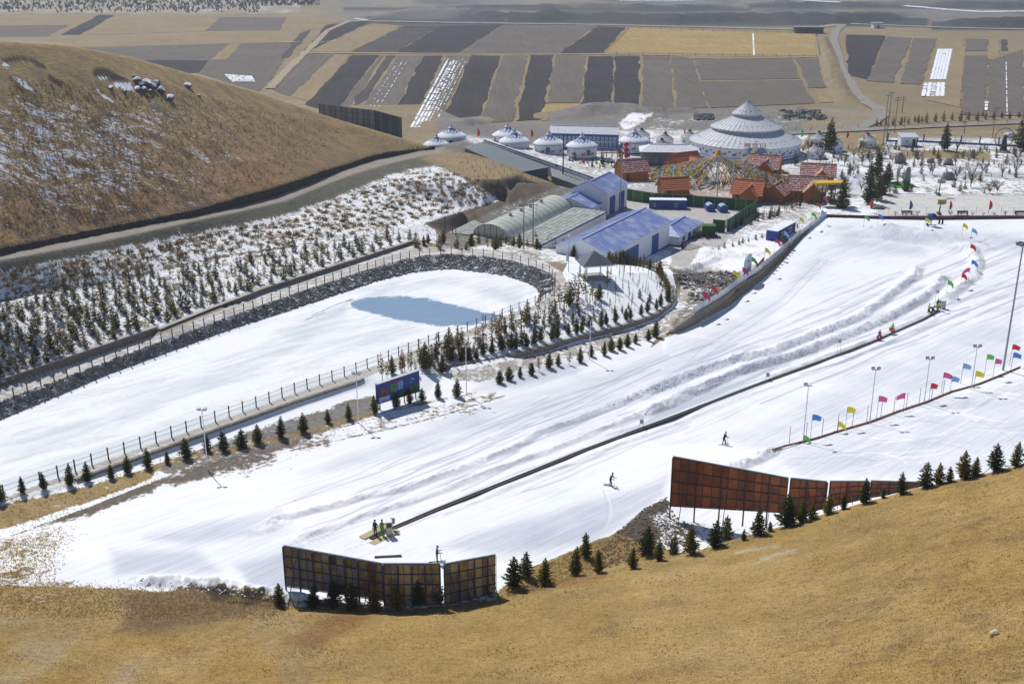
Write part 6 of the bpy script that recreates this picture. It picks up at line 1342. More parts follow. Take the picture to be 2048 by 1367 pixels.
post_fence('pond_fence', 'brown post and rail fence along the far bank of the frozen pond', ff, 1.35, .13, RAIL, WIRE, (.45, .88), 2.05)
post_fence('pond_fence', 'brown post and rail fence along the near bank of the frozen pond', fn, 1.35, .13, RAIL, WIRE, (.45, .88), 2.05)
GLP = mat('pale_glass', (.52, .60, .66), .25, var=.1, scale=.6, spec=.5); POSTER = mat('poster_violet', (.40, .36, .50), .6, var=.35, scale=2.0)
w3 = densify(w3t[2:9], 1.0); w3 = w3 + np.array([0, 0, .15])
t, L_, Q3 = post_fence('glass_fence', 'glass panel fence on top of the stone wall beside the run', w3, 1.15, .07, STEEL, STEEL, (.97,), 2.0, (.06, .95, GLP))
for k in range(9):
    f = .56 + k * .035; i = f * (len(Q3) - 1); q = Q3[int(i)] + (Q3[min(len(Q3) - 1, int(i) + 1)] - Q3[int(i)]) * (i - int(i)); o = MB().box(-.28,.28,-.03,.03,.25,1.5).build('poster_board', POSTER, loc=(q[0]+.25, q[1]-.3, q[2]), rz=.9); prop(o, 'violet poster board, %s in the row on the glass fence' % ord_(k), 'poster', 'violet poster boards on the glass fence')
e1 = densify(np.array([G1(1600,472), G1(1628,450), G1(1652,432)]), 1.0)
post_fence('white_fence', 'white panel fence running up to the corner of the ski run', e1, 1.2, .07, STEEL, WHITE, (.97,), 1.8, (.05, .92, mat('white_board', (.70, .74, .80), .6)))
wr_ = densify(np.array([G1(1375,545), G1(1400,528), G1(1437,506)]), 1.0); post_fence('wire_fence', 'thin wire fence between the concrete yard and the snowy bank', wr_, 1.0, .05, STEEL, STEEL, (.5, .95), 2.2, railw=.02)
# red-brown barrier netting along the far edge of the run, court fence behind it
be = densify(np.array([P(1650,437,.5), P(1700,438,.5), P(1760,440,.5), P(1860,440,.5), P(2060,439,.5), P(2300,439,.5)]), 2)
post_fence('barrier', 'maroon padded barrier along the far end of the ski run', be, 1.0, .07, DARKM, DARKM, (), 3.0, (.0, 1.0, [mat('barrier_maroon', (.10, .035, .05), .8), mat('barrier_maroon2', (.13, .05, .07), .8)]))
post_fence('court_fence', 'thin grey mesh fence between barrier and basketball court', densify(np.array([P(1752,430,.3), P(2060,431,.3), P(2300,431,.3)]), 3), 2.0, .06, STEEL, STEEL, (.5, .97), 3.0, railw=.025)
post_fence('path_fence', 'low dark rail fence along the village garden path', densify(np.array([P(1560,330,0), P(1700,334,0), P(1760,336,0), P(2060,333,0), P(2300,333,0)]), 3), .9, .12, DARKM, DARKM, (.7,), 3.2, railw=.05)
post_fence('path_fence', 'lower rail fence on the run side of the snowy village path', densify(np.array([P(1710,356,0), P(1800,355,0), P(2060,353,0), P(2300,352,0)]), 3), .7, .1, DARKM, DARKM, (.7,), 3.2, railw=.05)
post_fence('wall_kerb', 'dark kerb rail along the upper side of the basketball court', densify(np.array([P(1765,390,0), P(2060,391,0), P(2300,391,0)]), 3), .45, .1, DARKM, DARKM, (.8,), 4, railw=.09)
post_fence('park_posts', 'row of short dark posts in the upper village garden', densify(np.array([P(1780,318,0), P(1860,305,0), P(1960,308,0), P(2060,300,0)]), 3), 1.3, .16, DARKM, DARKM, (.35,), 2.7, railw=.03)
bf = densify(np.array([P(1775,283,0), P(1840,284,0), P(1960,290,0), P(2046,294,0), P(2300,300,0)]), 3)
post_fence('blue_fence', 'white wall fence with blue posts beyond the village garden', bf, 2.6, .35, BLUE, STEEL, (.95,), 5.6, (.0, .22, [BLUE]), railw=.05)
post_fence('road_fence', 'thin wire fence along the far village road', densify(np.array([P(1560,262,0), P(1790,256,0), P(2060,247,0), P(2300,240,0)]), 4), 1.8, .09, DARKM, STEEL, (.5, .95), 5.5, railw=.03)
post_fence('field_fence', 'thin fence round the golden field beyond the village', densify(np.array([P(1207,110,0), P(1640,116,0), P(1632,70,0), P(1258,59,0), P(1207,110,0)]), 5), 1.8, .16, DARKM, STEEL, (.9,), 7, railw=.05)
t, _, _ = post_fence('orange_net', 'low orange safety net on the snow ridge between the two runs', densify(np.array([G1(x, y) for x, y in ((1545,901),(1580,890),(1620,882),(1680,862),(1740,845),(1800,822),(1850,806),(1900,785),(1950,772),(2000,752),(2040,735))]), 1), .28, .05, DARKM, mat('net_orange', (.30, .10, .05), .8, col2=(.45,.30,.25), c2scale=2), (.9,), 3.0, (0, .9, mat('net_orange', (.42, .12, .05), .8)))
net = [G1(x, y) for x, y in ((1578,890),(1640,874),(1700,857),(1762,838),(1805,822),(1860,803),(1885,793))]
t, _, _ = post_fence('netting', 'thin tall slalom netting poles along the ridge of flags', densify(np.array(net), 1), 2.4, .05, mat('pole_brown', (.16,.10,.08), .7), mat('net_pink', (.50, .36, .40), .8), (.1, .2, .3, .4), 2.6, railw=.012)
# green hedge fence
HG = [mat('hedge_a', (.03, .10, .028), .9, var=.6, scale=9, bump=.6), mat('hedge_b', (.045, .13, .035), .9, var=.6, scale=9, bump=.6, col2=(.13,.17,.09), c2scale=4)]
gp = np.array([P(1248,400,.2), P(1300,409,.1), P(1365,414,.1), P(1440,419,.1), P(1513,425,.3)]); post_fence('green_fence', 'long artificial-leaf green fence behind the blue container cabin', gp, 3.1, .12, STEEL, STEEL, (1.0,), 2.6, (0, .98, HG))
gp = np.array([P(1513,425,.3), P(1485,444,.6), P(1453,466,.9)]); post_fence('green_fence', 'green leaf fence running from the hedge corner toward the gate', gp, 3.1, .12, STEEL, STEEL, (1.0,), 2.6, (0, .98, HG))
gp = np.array([P(1425,464,.9), P(1449,466,.9)]); post_fence('green_fence', 'short green leaf screen with a pale border next to the hedge corner', gp, 3.0, .12, STEEL, WHITE, (1.0,.02), 2.6, (0, .98, HG))
q = P(1404, 475, .9); o = MB().box(0,2.9,0,2.2,-.2,2.6).mesh('hedge_box', HG[0]); t = empty('hedge_block', tuple(q), -.1, 'square green leaf block beside the hipped hut', 'hedge'); link(o, 'leaves', t); MB().box(-.04,2.94,-.04,2.24,2.6,2.66).build('cap', HG[1], t)
# folding gate
g0, g1 = P(1366, 500, 1.0), P(1428, 507, 1.4); dv = g1 - g0; Lx = np.hypot(dv[0], dv[1]); t = empty('folding_gate', tuple(g0), math.atan2(dv[1], dv[0]), 'dark accordion folding gate beside the concrete yard', 'gate')
n = 14
for i in range(n):
    x0, x1 = i * Lx / n, (i + 1) * Lx / n; mb = MB()
    for z in (.1, .6, 1.1): mb.bar((x0,0,z), (x1,0,z+.5), .06).bar((x0,.08,z+.5), (x1,.08,z), .06)
    mb.build('lattice', mat('gate_grey', (.20,.20,.19), .6), t)
MB().box(-.35,.05,-.2,.3,0,1.9).build('gate_head', DARKM, t)
# patchwork fence and rust-red fence (billboard backs), panel by panel
def board_fence(name, label, base_px, top_px, z0s, cols, rows, mats, gap=.6, railm=BLUED, post_every=2, seed=1, postm=BLUED, legs=True):
    r_ = random.Random(seed); n = len(base_px)
    B_ = []
    for (x, y), z in zip(base_px, z0s):
        p_ = P(x, y, z); B_.append(Vector((p_[0], p_[1], float(ground(p_[0], p_[1])))))
    T_ = [ztop(b.x, b.y, ty) for b, (tx, ty) in zip(B_, top_px)]
    t = empty(name, B_[0], 0, label, 'fence'); o0 = B_[0]
    pm_cache = {}
    for s_ in range(n - 1):
        a, b = B_[s_], B_[s_ + 1]; ta, tb = T_[s_], T_[s_ + 1]; za, zb = a.z + gap, b.z + gap; nc = cols[s_]; d = (b - a); d.z = 0; nx = Vector((d.y, -d.x, 0)).normalized()
        if nx.y > 0: nx = -nx      # frame stands on the side toward the near hill
        us = [0] + sorted(r_.uniform(.8, 1.2) + i for i in range(nc - 1)); us = [0] + [(i + 1 + r_.uniform(-.18, .18)) / nc for i in range(nc - 1)] + [1]
        vs = [0] + [(i + 1 + r_.uniform(-.06, .06)) / rows for i in range(rows - 1)] + [1]
        def pt(u, v, off=0.0): 
            q = a.lerp(b, u) - o0; zl = (za + (zb - za) * u) - o0.z; zh = (ta + (tb - ta) * u) - o0.z; return Vector((q.x, q.y, zl + (zh - zl) * v)) + nx * off
        colm = [r_.choice(mats) for _ in range(nc + 1)]
        for i in range(nc):
            for j in range(rows):
                e = .001; u0, u1, v0, v1 = us[i] + e / nc, us[i + 1] - e / nc, vs[j] + e / rows, vs[j + 1] - e / rows; k = colm[i] if r_.random() < .62 else r_.choice(mats); off = r_.uniform(0, .03)
                F4 = [pt(u0, v0, off), pt(u1, v0, off), pt(u1, v1, off), pt(u0, v1, off)]; K4 = [q - nx * .03 for q in F4]
                MB().add(F4 + K4, [(0,1,2,3),(7,6,5,4),(0,4,5,1),(1,5,6,2),(2,6,7,3),(3,7,4,0)]).build('board', k, t)
        for j in range(rows + 1):
            MB().bar(pt(0, vs[j], .10), pt(1, vs[j], .10), .05, .06).build('rail', railm, t)
        for i in range(0, nc + 1):
            big_ = i % post_every == 0; w_ = .13 if big_ else .05
            top = pt(us[i], 1.0, .16); bot = pt(us[i], 0.0, .16)
            if big_ and legs: bot = Vector((bot.x, bot.y, (a.z + (b.z - a.z) * us[i]) - o0.z - .4))
            MB().bar(bot, top, w_, w_).build('post', postm, t)
        MB().bar(pt(0, 1.01), pt(1, 1.01), .16, .07).build('top_rail', mat('rail_top', (.12,.17,.18), .7), t)
        for u in (.12, .5, .88):      # raking struts
            if s_ % 2 == 0 or u == .5:
                q = pt(u, .7, .16); g = q + nx * 2.0; w3_ = g + o0; g = Vector((g.x, g.y, float(ground(w3_.x, w3_.y)) - o0.z)); MB().bar(q, g, .06).build('strut', railm, t)
    return t
BRD = [mat('board_ply', (.33,.26,.18), .85, var=.25, scale=2.2, col2=(.10,.085,.06), c2scale=.9), mat('board_tan', (.44,.36,.24), .85, var=.2, scale=2, col2=(.13,.11,.08), c2scale=1.1), mat('board_grey', (.25,.235,.21), .85, var=.25, scale=2), mat('board_rust', (.20,.085,.035), .85, var=.3, scale=2), mat('board_pale', (.52,.46,.32), .85, var=.15), BLUED]
BRD_D = [BRD[0], BRD[2], BRD[2], BRD[3], BRD[0], BRD[1], BRD[2], BRD[0], mat('board_slate', (.09,.10,.12), .8, var=.2)]; BRD_L = [BRD[1], BRD[4], BRD[1], BRD[0], BRD[2]]
board_fence('patchwork_fence', 'left angled wing of the patchwork board fence with bare lower edge', [(575,1190),(769,1216)], [(573,1091),(766,1127)], [11.1,11.3], [13], 4, BRD_D, gap=.45, seed=3)
board_fence('patchwork_fence', 'middle tan wing of the patchwork board fence', [(770,1216),(882,1216)], [(767,1127),(882,1127)], [11.3,11.3], [8], 4, BRD_L, gap=.0, seed=4)
board_fence('patchwork_fence', 'separate right wing of the patchwork board fence beyond the gap', [(889,1214),(991,1190)], [(889,1128),(991,1109)], [11.3,11.2], [7], 4, [BRD[1],BRD[2],BRD[4],BRD[1]], gap=.0, seed=5)
MB_ = mat('rust_sheet', (.25,.075,.026), .6, var=.25, scale=1.0, col2=(.08,.03,.02), c2scale=.5, c2amt=.7, spec=.3); MB2 = mat('rust_sheet2', (.31,.088,.026), .6, var=.2, scale=1.0); MB3 = mat('rust_sheet3', (.19,.058,.024), .6, var=.3, scale=1.2, col2=(.2,.07,.03), c2scale=.6)
board_fence('rust_fence', 'long left wing of the rust-red sheet fence with open gap below', [(1340,1034),(1566,1078)], [(1338,913),(1565,956)], [9.9,9.9], [14], 4, [MB_, MB2, MB3, MB_], gap=1.3, seed=6, railm=DARKM, postm=mat('rust_post', (.06,.03,.025), .7), post_every=3)
for k, (x0, x1, y0, y1, lb) in enumerate(((1570,1642,956,963,'second wing of the rust-red sheet fence, right of the long wing'),(1648,1724,962,962,'third wing of the rust-red sheet fence'),(1728,1838,961,964,'rightmost wing of the rust-red fence, half hidden by spruces'))):
    board_fence('rust_fence', lb, [(x0,1076),(x1,1078)], [(x0,y0),(x1,y1)], [9.9,9.9], [4 if k < 2 else 6], 4, [MB_, MB3, MB2], gap=.7, seed=8 + k, railm=DARKM, postm=mat('rust_post', (.06,.03,.025), .7), post_every=2)
# metal fence behind the hill shoulder
def dist_fence(name, label, pts, h, mats, every=2.6):
    t, _, _ = post_fence(name, label, densify(np.array(pts), 2), h, .22, DARKM, DARKM, (.05,.25,.5,.75,.99), every, (.06, .98, mats), railw=.12); return t
pc = P(751,262,0.0); pl = P(640,248,0.0); pr_ = P(804,278,0.0)
dist_fence('hoarding', 'grey panelled hoarding wing behind the shoulder of the hill, facing right', [pl, pc], 7.0 * 1.0, [mat('hoard_grey', (.17,.17,.17), .7, var=.2), mat('hoard_grey2', (.22,.215,.21), .7, var=.2)])
dist_fence('hoarding', 'dark blue-grey hoarding wing behind the end of the hill', [pc, pr_], 7.0, [mat('hoard_dark', (.055,.065,.085), .7), mat('hoard_dark2', (.08,.095,.12), .7)], 3.0)
# blue billboard by the pond road
b0 = G1(757, 822); b1 = G1(840, 796); o0 = Vector(b0); zt0, zt1 = ztop(b0[0], b0[1], 769), ztop(b1[0], b1[1], 741)
t = empty('billboard', tuple(b0), 0, 'blue picture billboard standing among spruces by the near pond road', 'billboard')
A_, B_ = Vector((0,0,0)), Vector(b1) - o0; nx = Vector((B_.y, -B_.x, 0)).normalized(); nx = nx if nx.y < 0 else -nx
H0, H1 = zt0 - b0[2], zt1 - b0[2]; lowz = .95
def bp_(u, v, off=0.0):
    q = A_.lerp(B_, u); zl = lowz + (B_.z) * u; zh = H0 + (H1 - H0) * u; return Vector((q.x, q.y, zl + (zh - zl) * v)) + nx * off
def bq(mb, u0, u1, v0, v1, off): mb.add([bp_(u0,v0,off), bp_(u1,v0,off), bp_(u1,v1,off), bp_(u0,v1,off)], [(0,1,2,3)]); return mb
mb = MB(); F8 = [bp_(0,0,0), bp_(1,0,0), bp_(1,1,0), bp_(0,1,0)]; K8 = [q - nx * .45 for q in F8]; mb.add(F8 + K8, [(0,1,2,3),(7,6,5,4),(0,4,5,1),(1,5,6,2),(2,6,7,3),(3,7,4,0)]); mb.build('board', mat('bill_blue', (.025,.045,.22), .5, var=.15, scale=.6), t)
MB().bar(bp_(-.01,1.02,-.2), bp_(1.01,1.02,-.2), .5, .08).build('cap', mat('cap_pale', (.55,.58,.62), .6), t)
bq(MB(), .02, .28, .06, .30, .02).build('picture', mat('pic_pale', (.30,.36,.55), .5, var=.2), t); bq(MB(), .02, .28, .32, .72, .02).build('picture', mat('pic_brown', (.07,.045,.06), .5, var=.6, scale=2.5, col2=(.30,.10,.10), c2scale=2), t)
bq(MB(), .30, .46, .40, .80, .02).build('picture', mat('pic_green', (.03,.16,.06), .5, var=.5, scale=3, col2=(.15,.3,.1), c2scale=4), t); bq(MB(), .47, .60, .42, .82, .02).build('picture', mat('pic_sky', (.14,.26,.58), .5, var=.3, scale=1.5), t)
mb = MB()
hill = [(.5,.30),(.58,.36),(.66,.33),(.74,.30),(.80,.42),(.88,.50),(.95,.46),(1,.48)]
for (u0, v0), (u1, v1) in zip(hill[:-1], hill[1:]): mb.add([bp_(u0,.04,.022), bp_(u1,.04,.022), bp_(u1,v1,.022), bp_(u0,v0,.022)], [(0,1,2,3)])
mb.build('picture', mat('pic_hill', (.02,.08,.05), .5, var=.5, scale=2), t)
mb = MB()
for u, v in ((.80,.72),(.83,.74),(.85,.66),(.79,.56)): bq(mb, u, u+.015, v, v+.05, .03)
mb.build('picture', mat('pic_white', (.6,.62,.68), .5), t)
me = text_mesh('高原滑雪场', .42, mat('bill_red', (.45,.03,.10), .5), .01); o = link(me, 'lettering', t, bp_(.43, .89, .06)); o.rotation_euler = (math.radians(90), math.atan2(-(H1 - H0) , B_.length) , math.atan2(B_.y, B_.x))
for u in (.06, .37, .64, .92): q = bp_(u, 0, -.2); MB().box(q.x-.07, q.x+.07, q.y-.07, q.y+.07, B_.z*u - .4, q.z + .3).build('leg', DARKM, t)
# tall curved-top notice board and red banner on the glass fence
qb = Q3[int(len(Q3) * .40)]; o = None
b0 = P(1487, 563, 3.0); b1 = P(1501, 551, 2.8); t = empty('notice_board', tuple(b0), math.atan2(b1[1]-b0[1], b1[0]-b0[0]), 'tall pale blue board with slanting top beside the glass fence', 'sign'); Lb = float(np.hypot(*(b1-b0)[:2]))
hb0 = ztop(b0[0], b0[1], 520) - b0[2]; hb1 = ztop(b1[0], b1[1], 508) - b0[2]
mb = MB(); V = [(0,0,.1),(Lb,0,.1),(Lb,0,hb1),(Lb*.55,0,hb0+.15*(hb1-hb0)+.55),(Lb*.1,0,hb0+.1),(0,0,hb0-.4)]; n = len(V); mb.add(V + [(x, .12, z) for x, y, z in V], [tuple(range(n)), tuple(range(2*n-1,n-1,-1))] + [(i, n+i, n+(i+1)%n, (i+1)%n) for i in range(n)]); mb.build('board', mat('board_bluewhite', (.34,.46,.60), .4, var=.2, scale=.4), t)
me = text_mesh('滑雪须知', .42, mat('notice_red', (.40,.14,.18), .5), .01); o = link(me, 'lettering', t, (Lb/2, -.03, hb0 * .80)); o.rotation_euler = (math.pi/2, 0, 0); o.scale = (.8, 1, 1)
MB().box(.1,.2,0,.1,-.8,.1).box(Lb-.2,Lb-.1,0,.1,-.8,.1).build('leg', STEEL, t)
b0 = P(1511, 545, 3.0); b1 = P(1527, 528, 2.8); t = empty('banner', tuple(b0), math.atan2(b1[1]-b0[1], b1[0]-b0[0]), 'red banner with white lettering hung on the glass fence', 'banner'); Lb = float(np.hypot(*(b1-b0)[:2]))
MB().box(0,Lb,-.03,.03,.45,1.35).build('cloth', mat('banner_red', (.42,.03,.05), .8), t); me = text_mesh('欢迎光临', .62, WHITE, .01); o = link(me, 'lettering', t, (Lb/2, -.05, .9)); o.rotation_euler = (math.pi/2, 0, 0)
MB().box(0,.06,0,.06,-.6,1.4).box(Lb-.06,Lb,0,.06,-.6,1.4).build('pole', STEEL, t)
# ================================================================ POLES, LAMPS
def height_at(q, py): return ztop(q[0], q[1], py) - q[2]
def pole(name, label, px, py, top, z=None, r=.07, cat='pole', arms=0, matp=POLEM, group=None, cross=None):
    q = G1(px, py) if z is None else P(px, py, z); h = height_at(q, top); t = empty(name, tuple(q), 0, label, cat, group)
    MB().tube((0,0,-.3), (0,0,h), r * 1.2, r * .8, 8).build('pole', matp, t)
    if cross:
        for k, zc in enumerate(cross): MB().box(-.9,.9,-.06,.06,h-zc-.06,h-zc+.06).box(-.75,-.68,-.05,.05,h-zc,h-zc+.25).box(.68,.75,-.05,.05,h-zc,h-zc+.25).box(-.04,.04,-.05,.05,h-zc,h-zc+.3).build('crossarm', DARKM, t)
    return t, q, h
LAMPHEAD = mat('lamp_head', (.16,.17,.18), .4, spec=.5)
def flood(name, label, px, py, top, heads=2, r=.055, matp=POLEM):
    t, q, h = pole(name, label, px, py, top, r=r, cat='street lamp', matp=matp, group='floodlight poles round the ski run')
    MB().box(-.45,.45,-.04,.04,h-.05,h+.03).build('crossarm', DARKM, t)
    for k in range(heads):
        x = -.35 + .7 * k / max(1, heads - 1); f = MB().add([(x-.2,-.1,h+.02),(x+.2,-.1,h+.02),(x+.2,.15,h+.12),(x-.2,.15,h+.12),(x-.2,-.22,h+.28),(x+.2,-.22,h+.28),(x+.2,.05,h+.38),(x-.2,.05,h+.38)], [(0,3,2,1),(4,5,6,7),(0,1,5,4),(1,2,6,5),(2,3,7,6),(3,0,4,7)]).build('lamp_head', LAMPHEAD, t)
        MB().quad((x-.16,-.17,h+.06),(x+.16,-.17,h+.06),(x+.16,-.235,h+.26),(x-.16,-.235,h+.26)).build('lens', mat('lens', (.5,.52,.55), .1), f)
    return t
flood('floodlight', 'white floodlight pole at the left below the near pond road', 416, 940, 820, matp=WHITE); flood('floodlight', 'thin white floodlight pole just left of the blue billboard', 717, 845, 748, matp=WHITE); flood('floodlight', 'floodlight pole right of the billboard on the path bend', 933, 788, 694, matp=WHITE); flood('floodlight', 'floodlight pole at the foot of the curved stone wall', 1179, 718, 641, matp=WHITE)
flood('floodlight', 'leftmost floodlight pole on the ridge of flags, single dark head', 1606, 885, 771, 1); flood('floodlight', 'twin-headed floodlight pole beside the first pink flag', 1739, 846, 739); flood('floodlight', 'floodlight pole beside the small red flag', 1848, 806, 718); flood('floodlight', 'floodlight pole beside the yellow flag near the ridge top', 1942, 778, 694)
t, q, h = pole('mast_light', 'tall thick grey light mast at the right edge of the picture', 2006, 740, 486, r=.13, cat='street lamp', matp=mat('mast_grey', (.27,.29,.34), .5))
for k in range(8):
    a = k * math.pi / 4; MB().tube((0,0,h-.3), (math.cos(a)*.8, math.sin(a)*.8, h-.1), .04).box(math.cos(a)*.8-.16, math.cos(a)*.8+.16, math.sin(a)*.8-.16, math.sin(a)*.8+.16, h-.3, h).build('lamp_head', LAMPHEAD, t)
MB().lathe([(.7,h-.2),(.85,h-.15),(.85,h-.05),(.7,h)], 16).build('ring', DARKM, t)
t, q, h = pole('street_lamp', 'white lamp with hanging banner left of the pavilion', 1137, 543, 474, r=.05, cat='street lamp', matp=STEEL); MB().lathe([(0,h),(.22,h+.05),(.28,h+.25),(.12,h+.42),(0,h+.45)], 10).build('lamp_shade', WHITE, t, smooth=True); MB().box(-.45,.0,-.02,.02,h*.3,h*.55).build('banner', GLP, t)
ELEC = mat('concrete_pole', (.24,.23,.22), .8)
pole('utility_pole', 'left grey utility pole of the pair in front of the greenhouse', 1047.5, 499, 406, r=.12, matp=ELEC, cross=(.5,)); pole('utility_pole', 'right grey utility pole of the pair in front of the greenhouse', 1066, 494, 396, r=.13, matp=ELEC, cross=(.5, 1.4))
pole('mast', 'tall thin steel mast at the corner of the tall blue shed', 1239.5, 428, 306, z=.5, r=.10, matp=STEEL); pole('mast', 'tall steel mast behind the two blue tanks', 1433, 412, 292, z=.1, r=.11, matp=STEEL)
pole('dark_pole', 'thick near-black pole between the white yurts', 1125.6, 373, 270, z=1.0, r=.17, matp=mat('black_pole', (.03,.035,.045), .6)); pole('lamp_mast', 'grey mast between the big yurt and the grey yurts', 1613.5, 339, 256, z=0, r=.08, matp=STEEL)
for x, y, tp, lb in ((1766,289,188,'thick left utility pole of the pair beside the guard hut'),(1772,288,183,'thinner right utility pole of the pair beside the guard hut'),(1788.5,265,193,'utility pole with two crossarms on the farm road bend'),(1804,225,192,'short utility pole beyond the road bend'),(1928,267,223,'utility pole above the middle of the blue fence'),(1984.6,276,214,'utility pole right of the middle of the blue fence'),(2044,250,180,'tall utility pole at the right end of the farm road')):
    pole('utility_pole', lb, x, y, tp, z=0, r=.14, matp=ELEC, cross=(.5, 1.3) if x in (1788.5, 1804, 1984.6) else (.4,))
for x, y, tp in ((890,470,432),(905,466,436),(912,472,448)): pole('stake_post', {890:'tallest dark post at the tip of the earth cut',905:'middle post at the tip of the earth cut',912:'short post with cable by the earth cut'}[x], x, y, tp, r=.08, matp=DARKM)
for a, b, lb in (((1048,408,9.5),(1066,398,9.5),'cable between the two greenhouse poles'),((1048,408,9.5),(1125,372,3),'cable from the left greenhouse pole toward the dark pole')):
    A, B = P(*a), P(*b); mb = MB(); prev = None
    for k in range(13):
        f = k / 12; q = A + (B - A) * f; q[2] -= 1.0 * 4 * f * (1 - f) * (.3 if lb.startswith('cable between') else 1)
        if prev is not None: mb.bar(prev, q, .05)
        prev = q.copy()
    prop(mb.build('cable', DARKM), lb, 'cable')
# ================================================================ FLAGS
FC = {'blue': (.10,.26,.72), 'light blue': (.25,.50,.85), 'yellow': (.85,.72,.02), 'green': (.16,.62,.12), 'pink': (.80,.12,.34), 'magenta': (.68,.03,.20), 'red': (.72,.04,.03), 'purple': (.16,.10,.45), 'orange': (.8,.28,.02)}
FMAT = {k: mat('flag_' + k.replace(' ', '_'), v, .7, var=.08) for k, v in FC.items()}
def flag(color, px, py, top, label, left=False, size=1.15, z=None, feather=False, drop=.35):
    q = G1(px, py) if z is None else P(px, py, z); h = height_at(q, top); t = empty('flag', tuple(q), random.uniform(-.3, .3), label, 'flag', 'coloured flags')
    MB().tube((0,0,-.2), (0,0,h), .03, .022, 6).build('pole', mat('flag_pole', (.10,.09,.09), .6) if not feather else STEEL, t)
    s_ = -1 if left else 1; mb = MB(); V = []; n = 7; w_ = size; hh = size * .72 if not feather else h * .62
    if feather: w_ = hh * .33
    for i in range(n + 1):
        f = i / n
        for j in range(4):
            g = j / 3
            if feather: wv = w_ * math.sin(math.pi * min(1, .15 + .85 * (1 - g) )) * .9 + w_ * .15; x = f * wv; zz = h - hh * g; y = .06 * math.sin(f * 3 + g * 3)
            else: x = f * w_ * (1 - .12 * g * random.random()); zz = h - hh * g * (1 - .28 * f) - drop * w_ * f * f; y = .10 * math.sin(f * 6.5 + g) * f
            V.append((s_ * x, y, zz))
    mb.add(V, [(i*4+j, (i+1)*4+j, (i+1)*4+j+1, i*4+j+1) for i in range(n) for j in range(3)]); mb.build('cloth', FMAT[color], t, smooth=True); return t
for a in [('blue',1620,883,828,'blue flag nearest the left end of the orange ridge'),('yellow',1690,861,813,'large yellow flag on the ridge, left of the pink pair'),('pink',1752,843,791,'left of the two large pink flags on the ridge'),('red',1857,805,766,'narrow red flag beside the third floodlight of the ridge'),
          ('pink',1882,787,744,'pink flag above the light blue one on the ridge'),('light blue',1899,789,752,'wide light blue flag in the middle of the upper ridge'),('light blue',1921,767,726,'higher light blue flag left of the ridge floodlight'),('yellow',1947,778,741,'yellow flag on the upper ridge beside the floodlight'),
          ('green',1969,747,708,'small green flag near the top of the ridge'),('pink',1985,758,717,'pink flag near the top of the ridge'),('red',2019,730,688,'red flag just left of the tall light mast'),('blue',2021,744,704,'blue flag at the foot of the tall light mast')]: flag(*a)
flag('pink',1806,824,785,'right of the two large pink flags on the ridge, flying left', left=True); flag('yellow',1675,866,842,'low drooping yellow flag by the ridge net', size=1.0, drop=.9); flag('green',1607,886,870,'low green flag at the left end of the ridge', size=.9, drop=.8)
for c, x, y, tp, lb in (('red',1630,446,405,'red flag above the corner of the run'),('magenta',1643,440,392,'magenta flag over the run corner fence'),('light blue',1640,452,420,'light blue flag at the corner of the run'),('green',1621,458,424,'green flag on the white corner fence'),('yellow',1597,468,434,'narrow yellow flag left of the white corner fence'),('light blue',1566,492,462,'light blue flag before the blue container'),('magenta',1548,512,477,'magenta flag on the glass fence by the container'),
          ('yellow',1527,540,495,'yellow flag over the red banner'),('green',1502,540,514,'green flag behind the pale notice board'),('yellow',1464,578,540,'yellow flag left of the pale notice board'),('magenta',1483,566,534,'magenta flag at the left edge of the notice board'),('red',1421,612,570,'red flag near the low end of the glass fence'),('magenta',1405,625,583,'magenta flag at the low end of the glass fence')): flag(c, x, y, tp, lb, size=1.2, drop=1.0)
for c, x, y, tp, lb, lf in (('green',1727,454,430,'green flag at the back edge of the run',False),('blue',1755,450,428,'blue flag at the back edge of the run',False),('yellow',1848,458,435,'yellow flag in front of the snow gun',False),('yellow',1923,472,446,'yellow flag right of the snow gun',False),('light blue',1941,481,456,'light blue flag above the right end of the snow pile',False),('red',1938,515,488,'red flag on the curved snow ridge',False),('blue',1941,540,519,'blue flag drooping on the curved snow ridge',False),
          ('pink',1937,557,535,'pink flag below the blue one on the curved ridge',True),('red',1921,570,546,'small red flag on the curved ridge',False),('green',1893,585,560,'green flag nearest the lower belt station',False)): flag(c, x, y, tp, lb, lf, size=1.25, drop=.8)
for c, x, y, tp, lb in (('red',955,283,256,'red feather flag between the leftmost yurts'),('red',1062,283,258,'red feather flag right of the overlapping yurts'),('red',1164,335,312,'red feather flag before the yurt right of the dark pole'),('yellow',1139,345,330,'left yellow feather flag in the yurt garden'),('yellow',1198,345,326,'right yellow feather flag in the yurt garden'),('yellow',1335,345,322,'yellow feather flag left of the prayer flag ropes'),('red',1368,272,258,'red feather flag beside the big yurt'),('red',1692,285,261,'red feather flag right of the grey yurts'),('red',1731,275,262,'red feather flag behind the lone grey yurt'),
          ('red',1739,428,398,'red feather flag left of the basketball court'),('purple',1817,430,400,'purple feather flag beside the court'),('red',1897,430,401,'red feather flag in the middle of the court'),('red',1976,430,400,'red feather flag on the right side of the court'),('green',1601,284,257,'pale green flag behind the big yurt')): flag(c, x, y, tp, lb, z=0.2, feather=True)
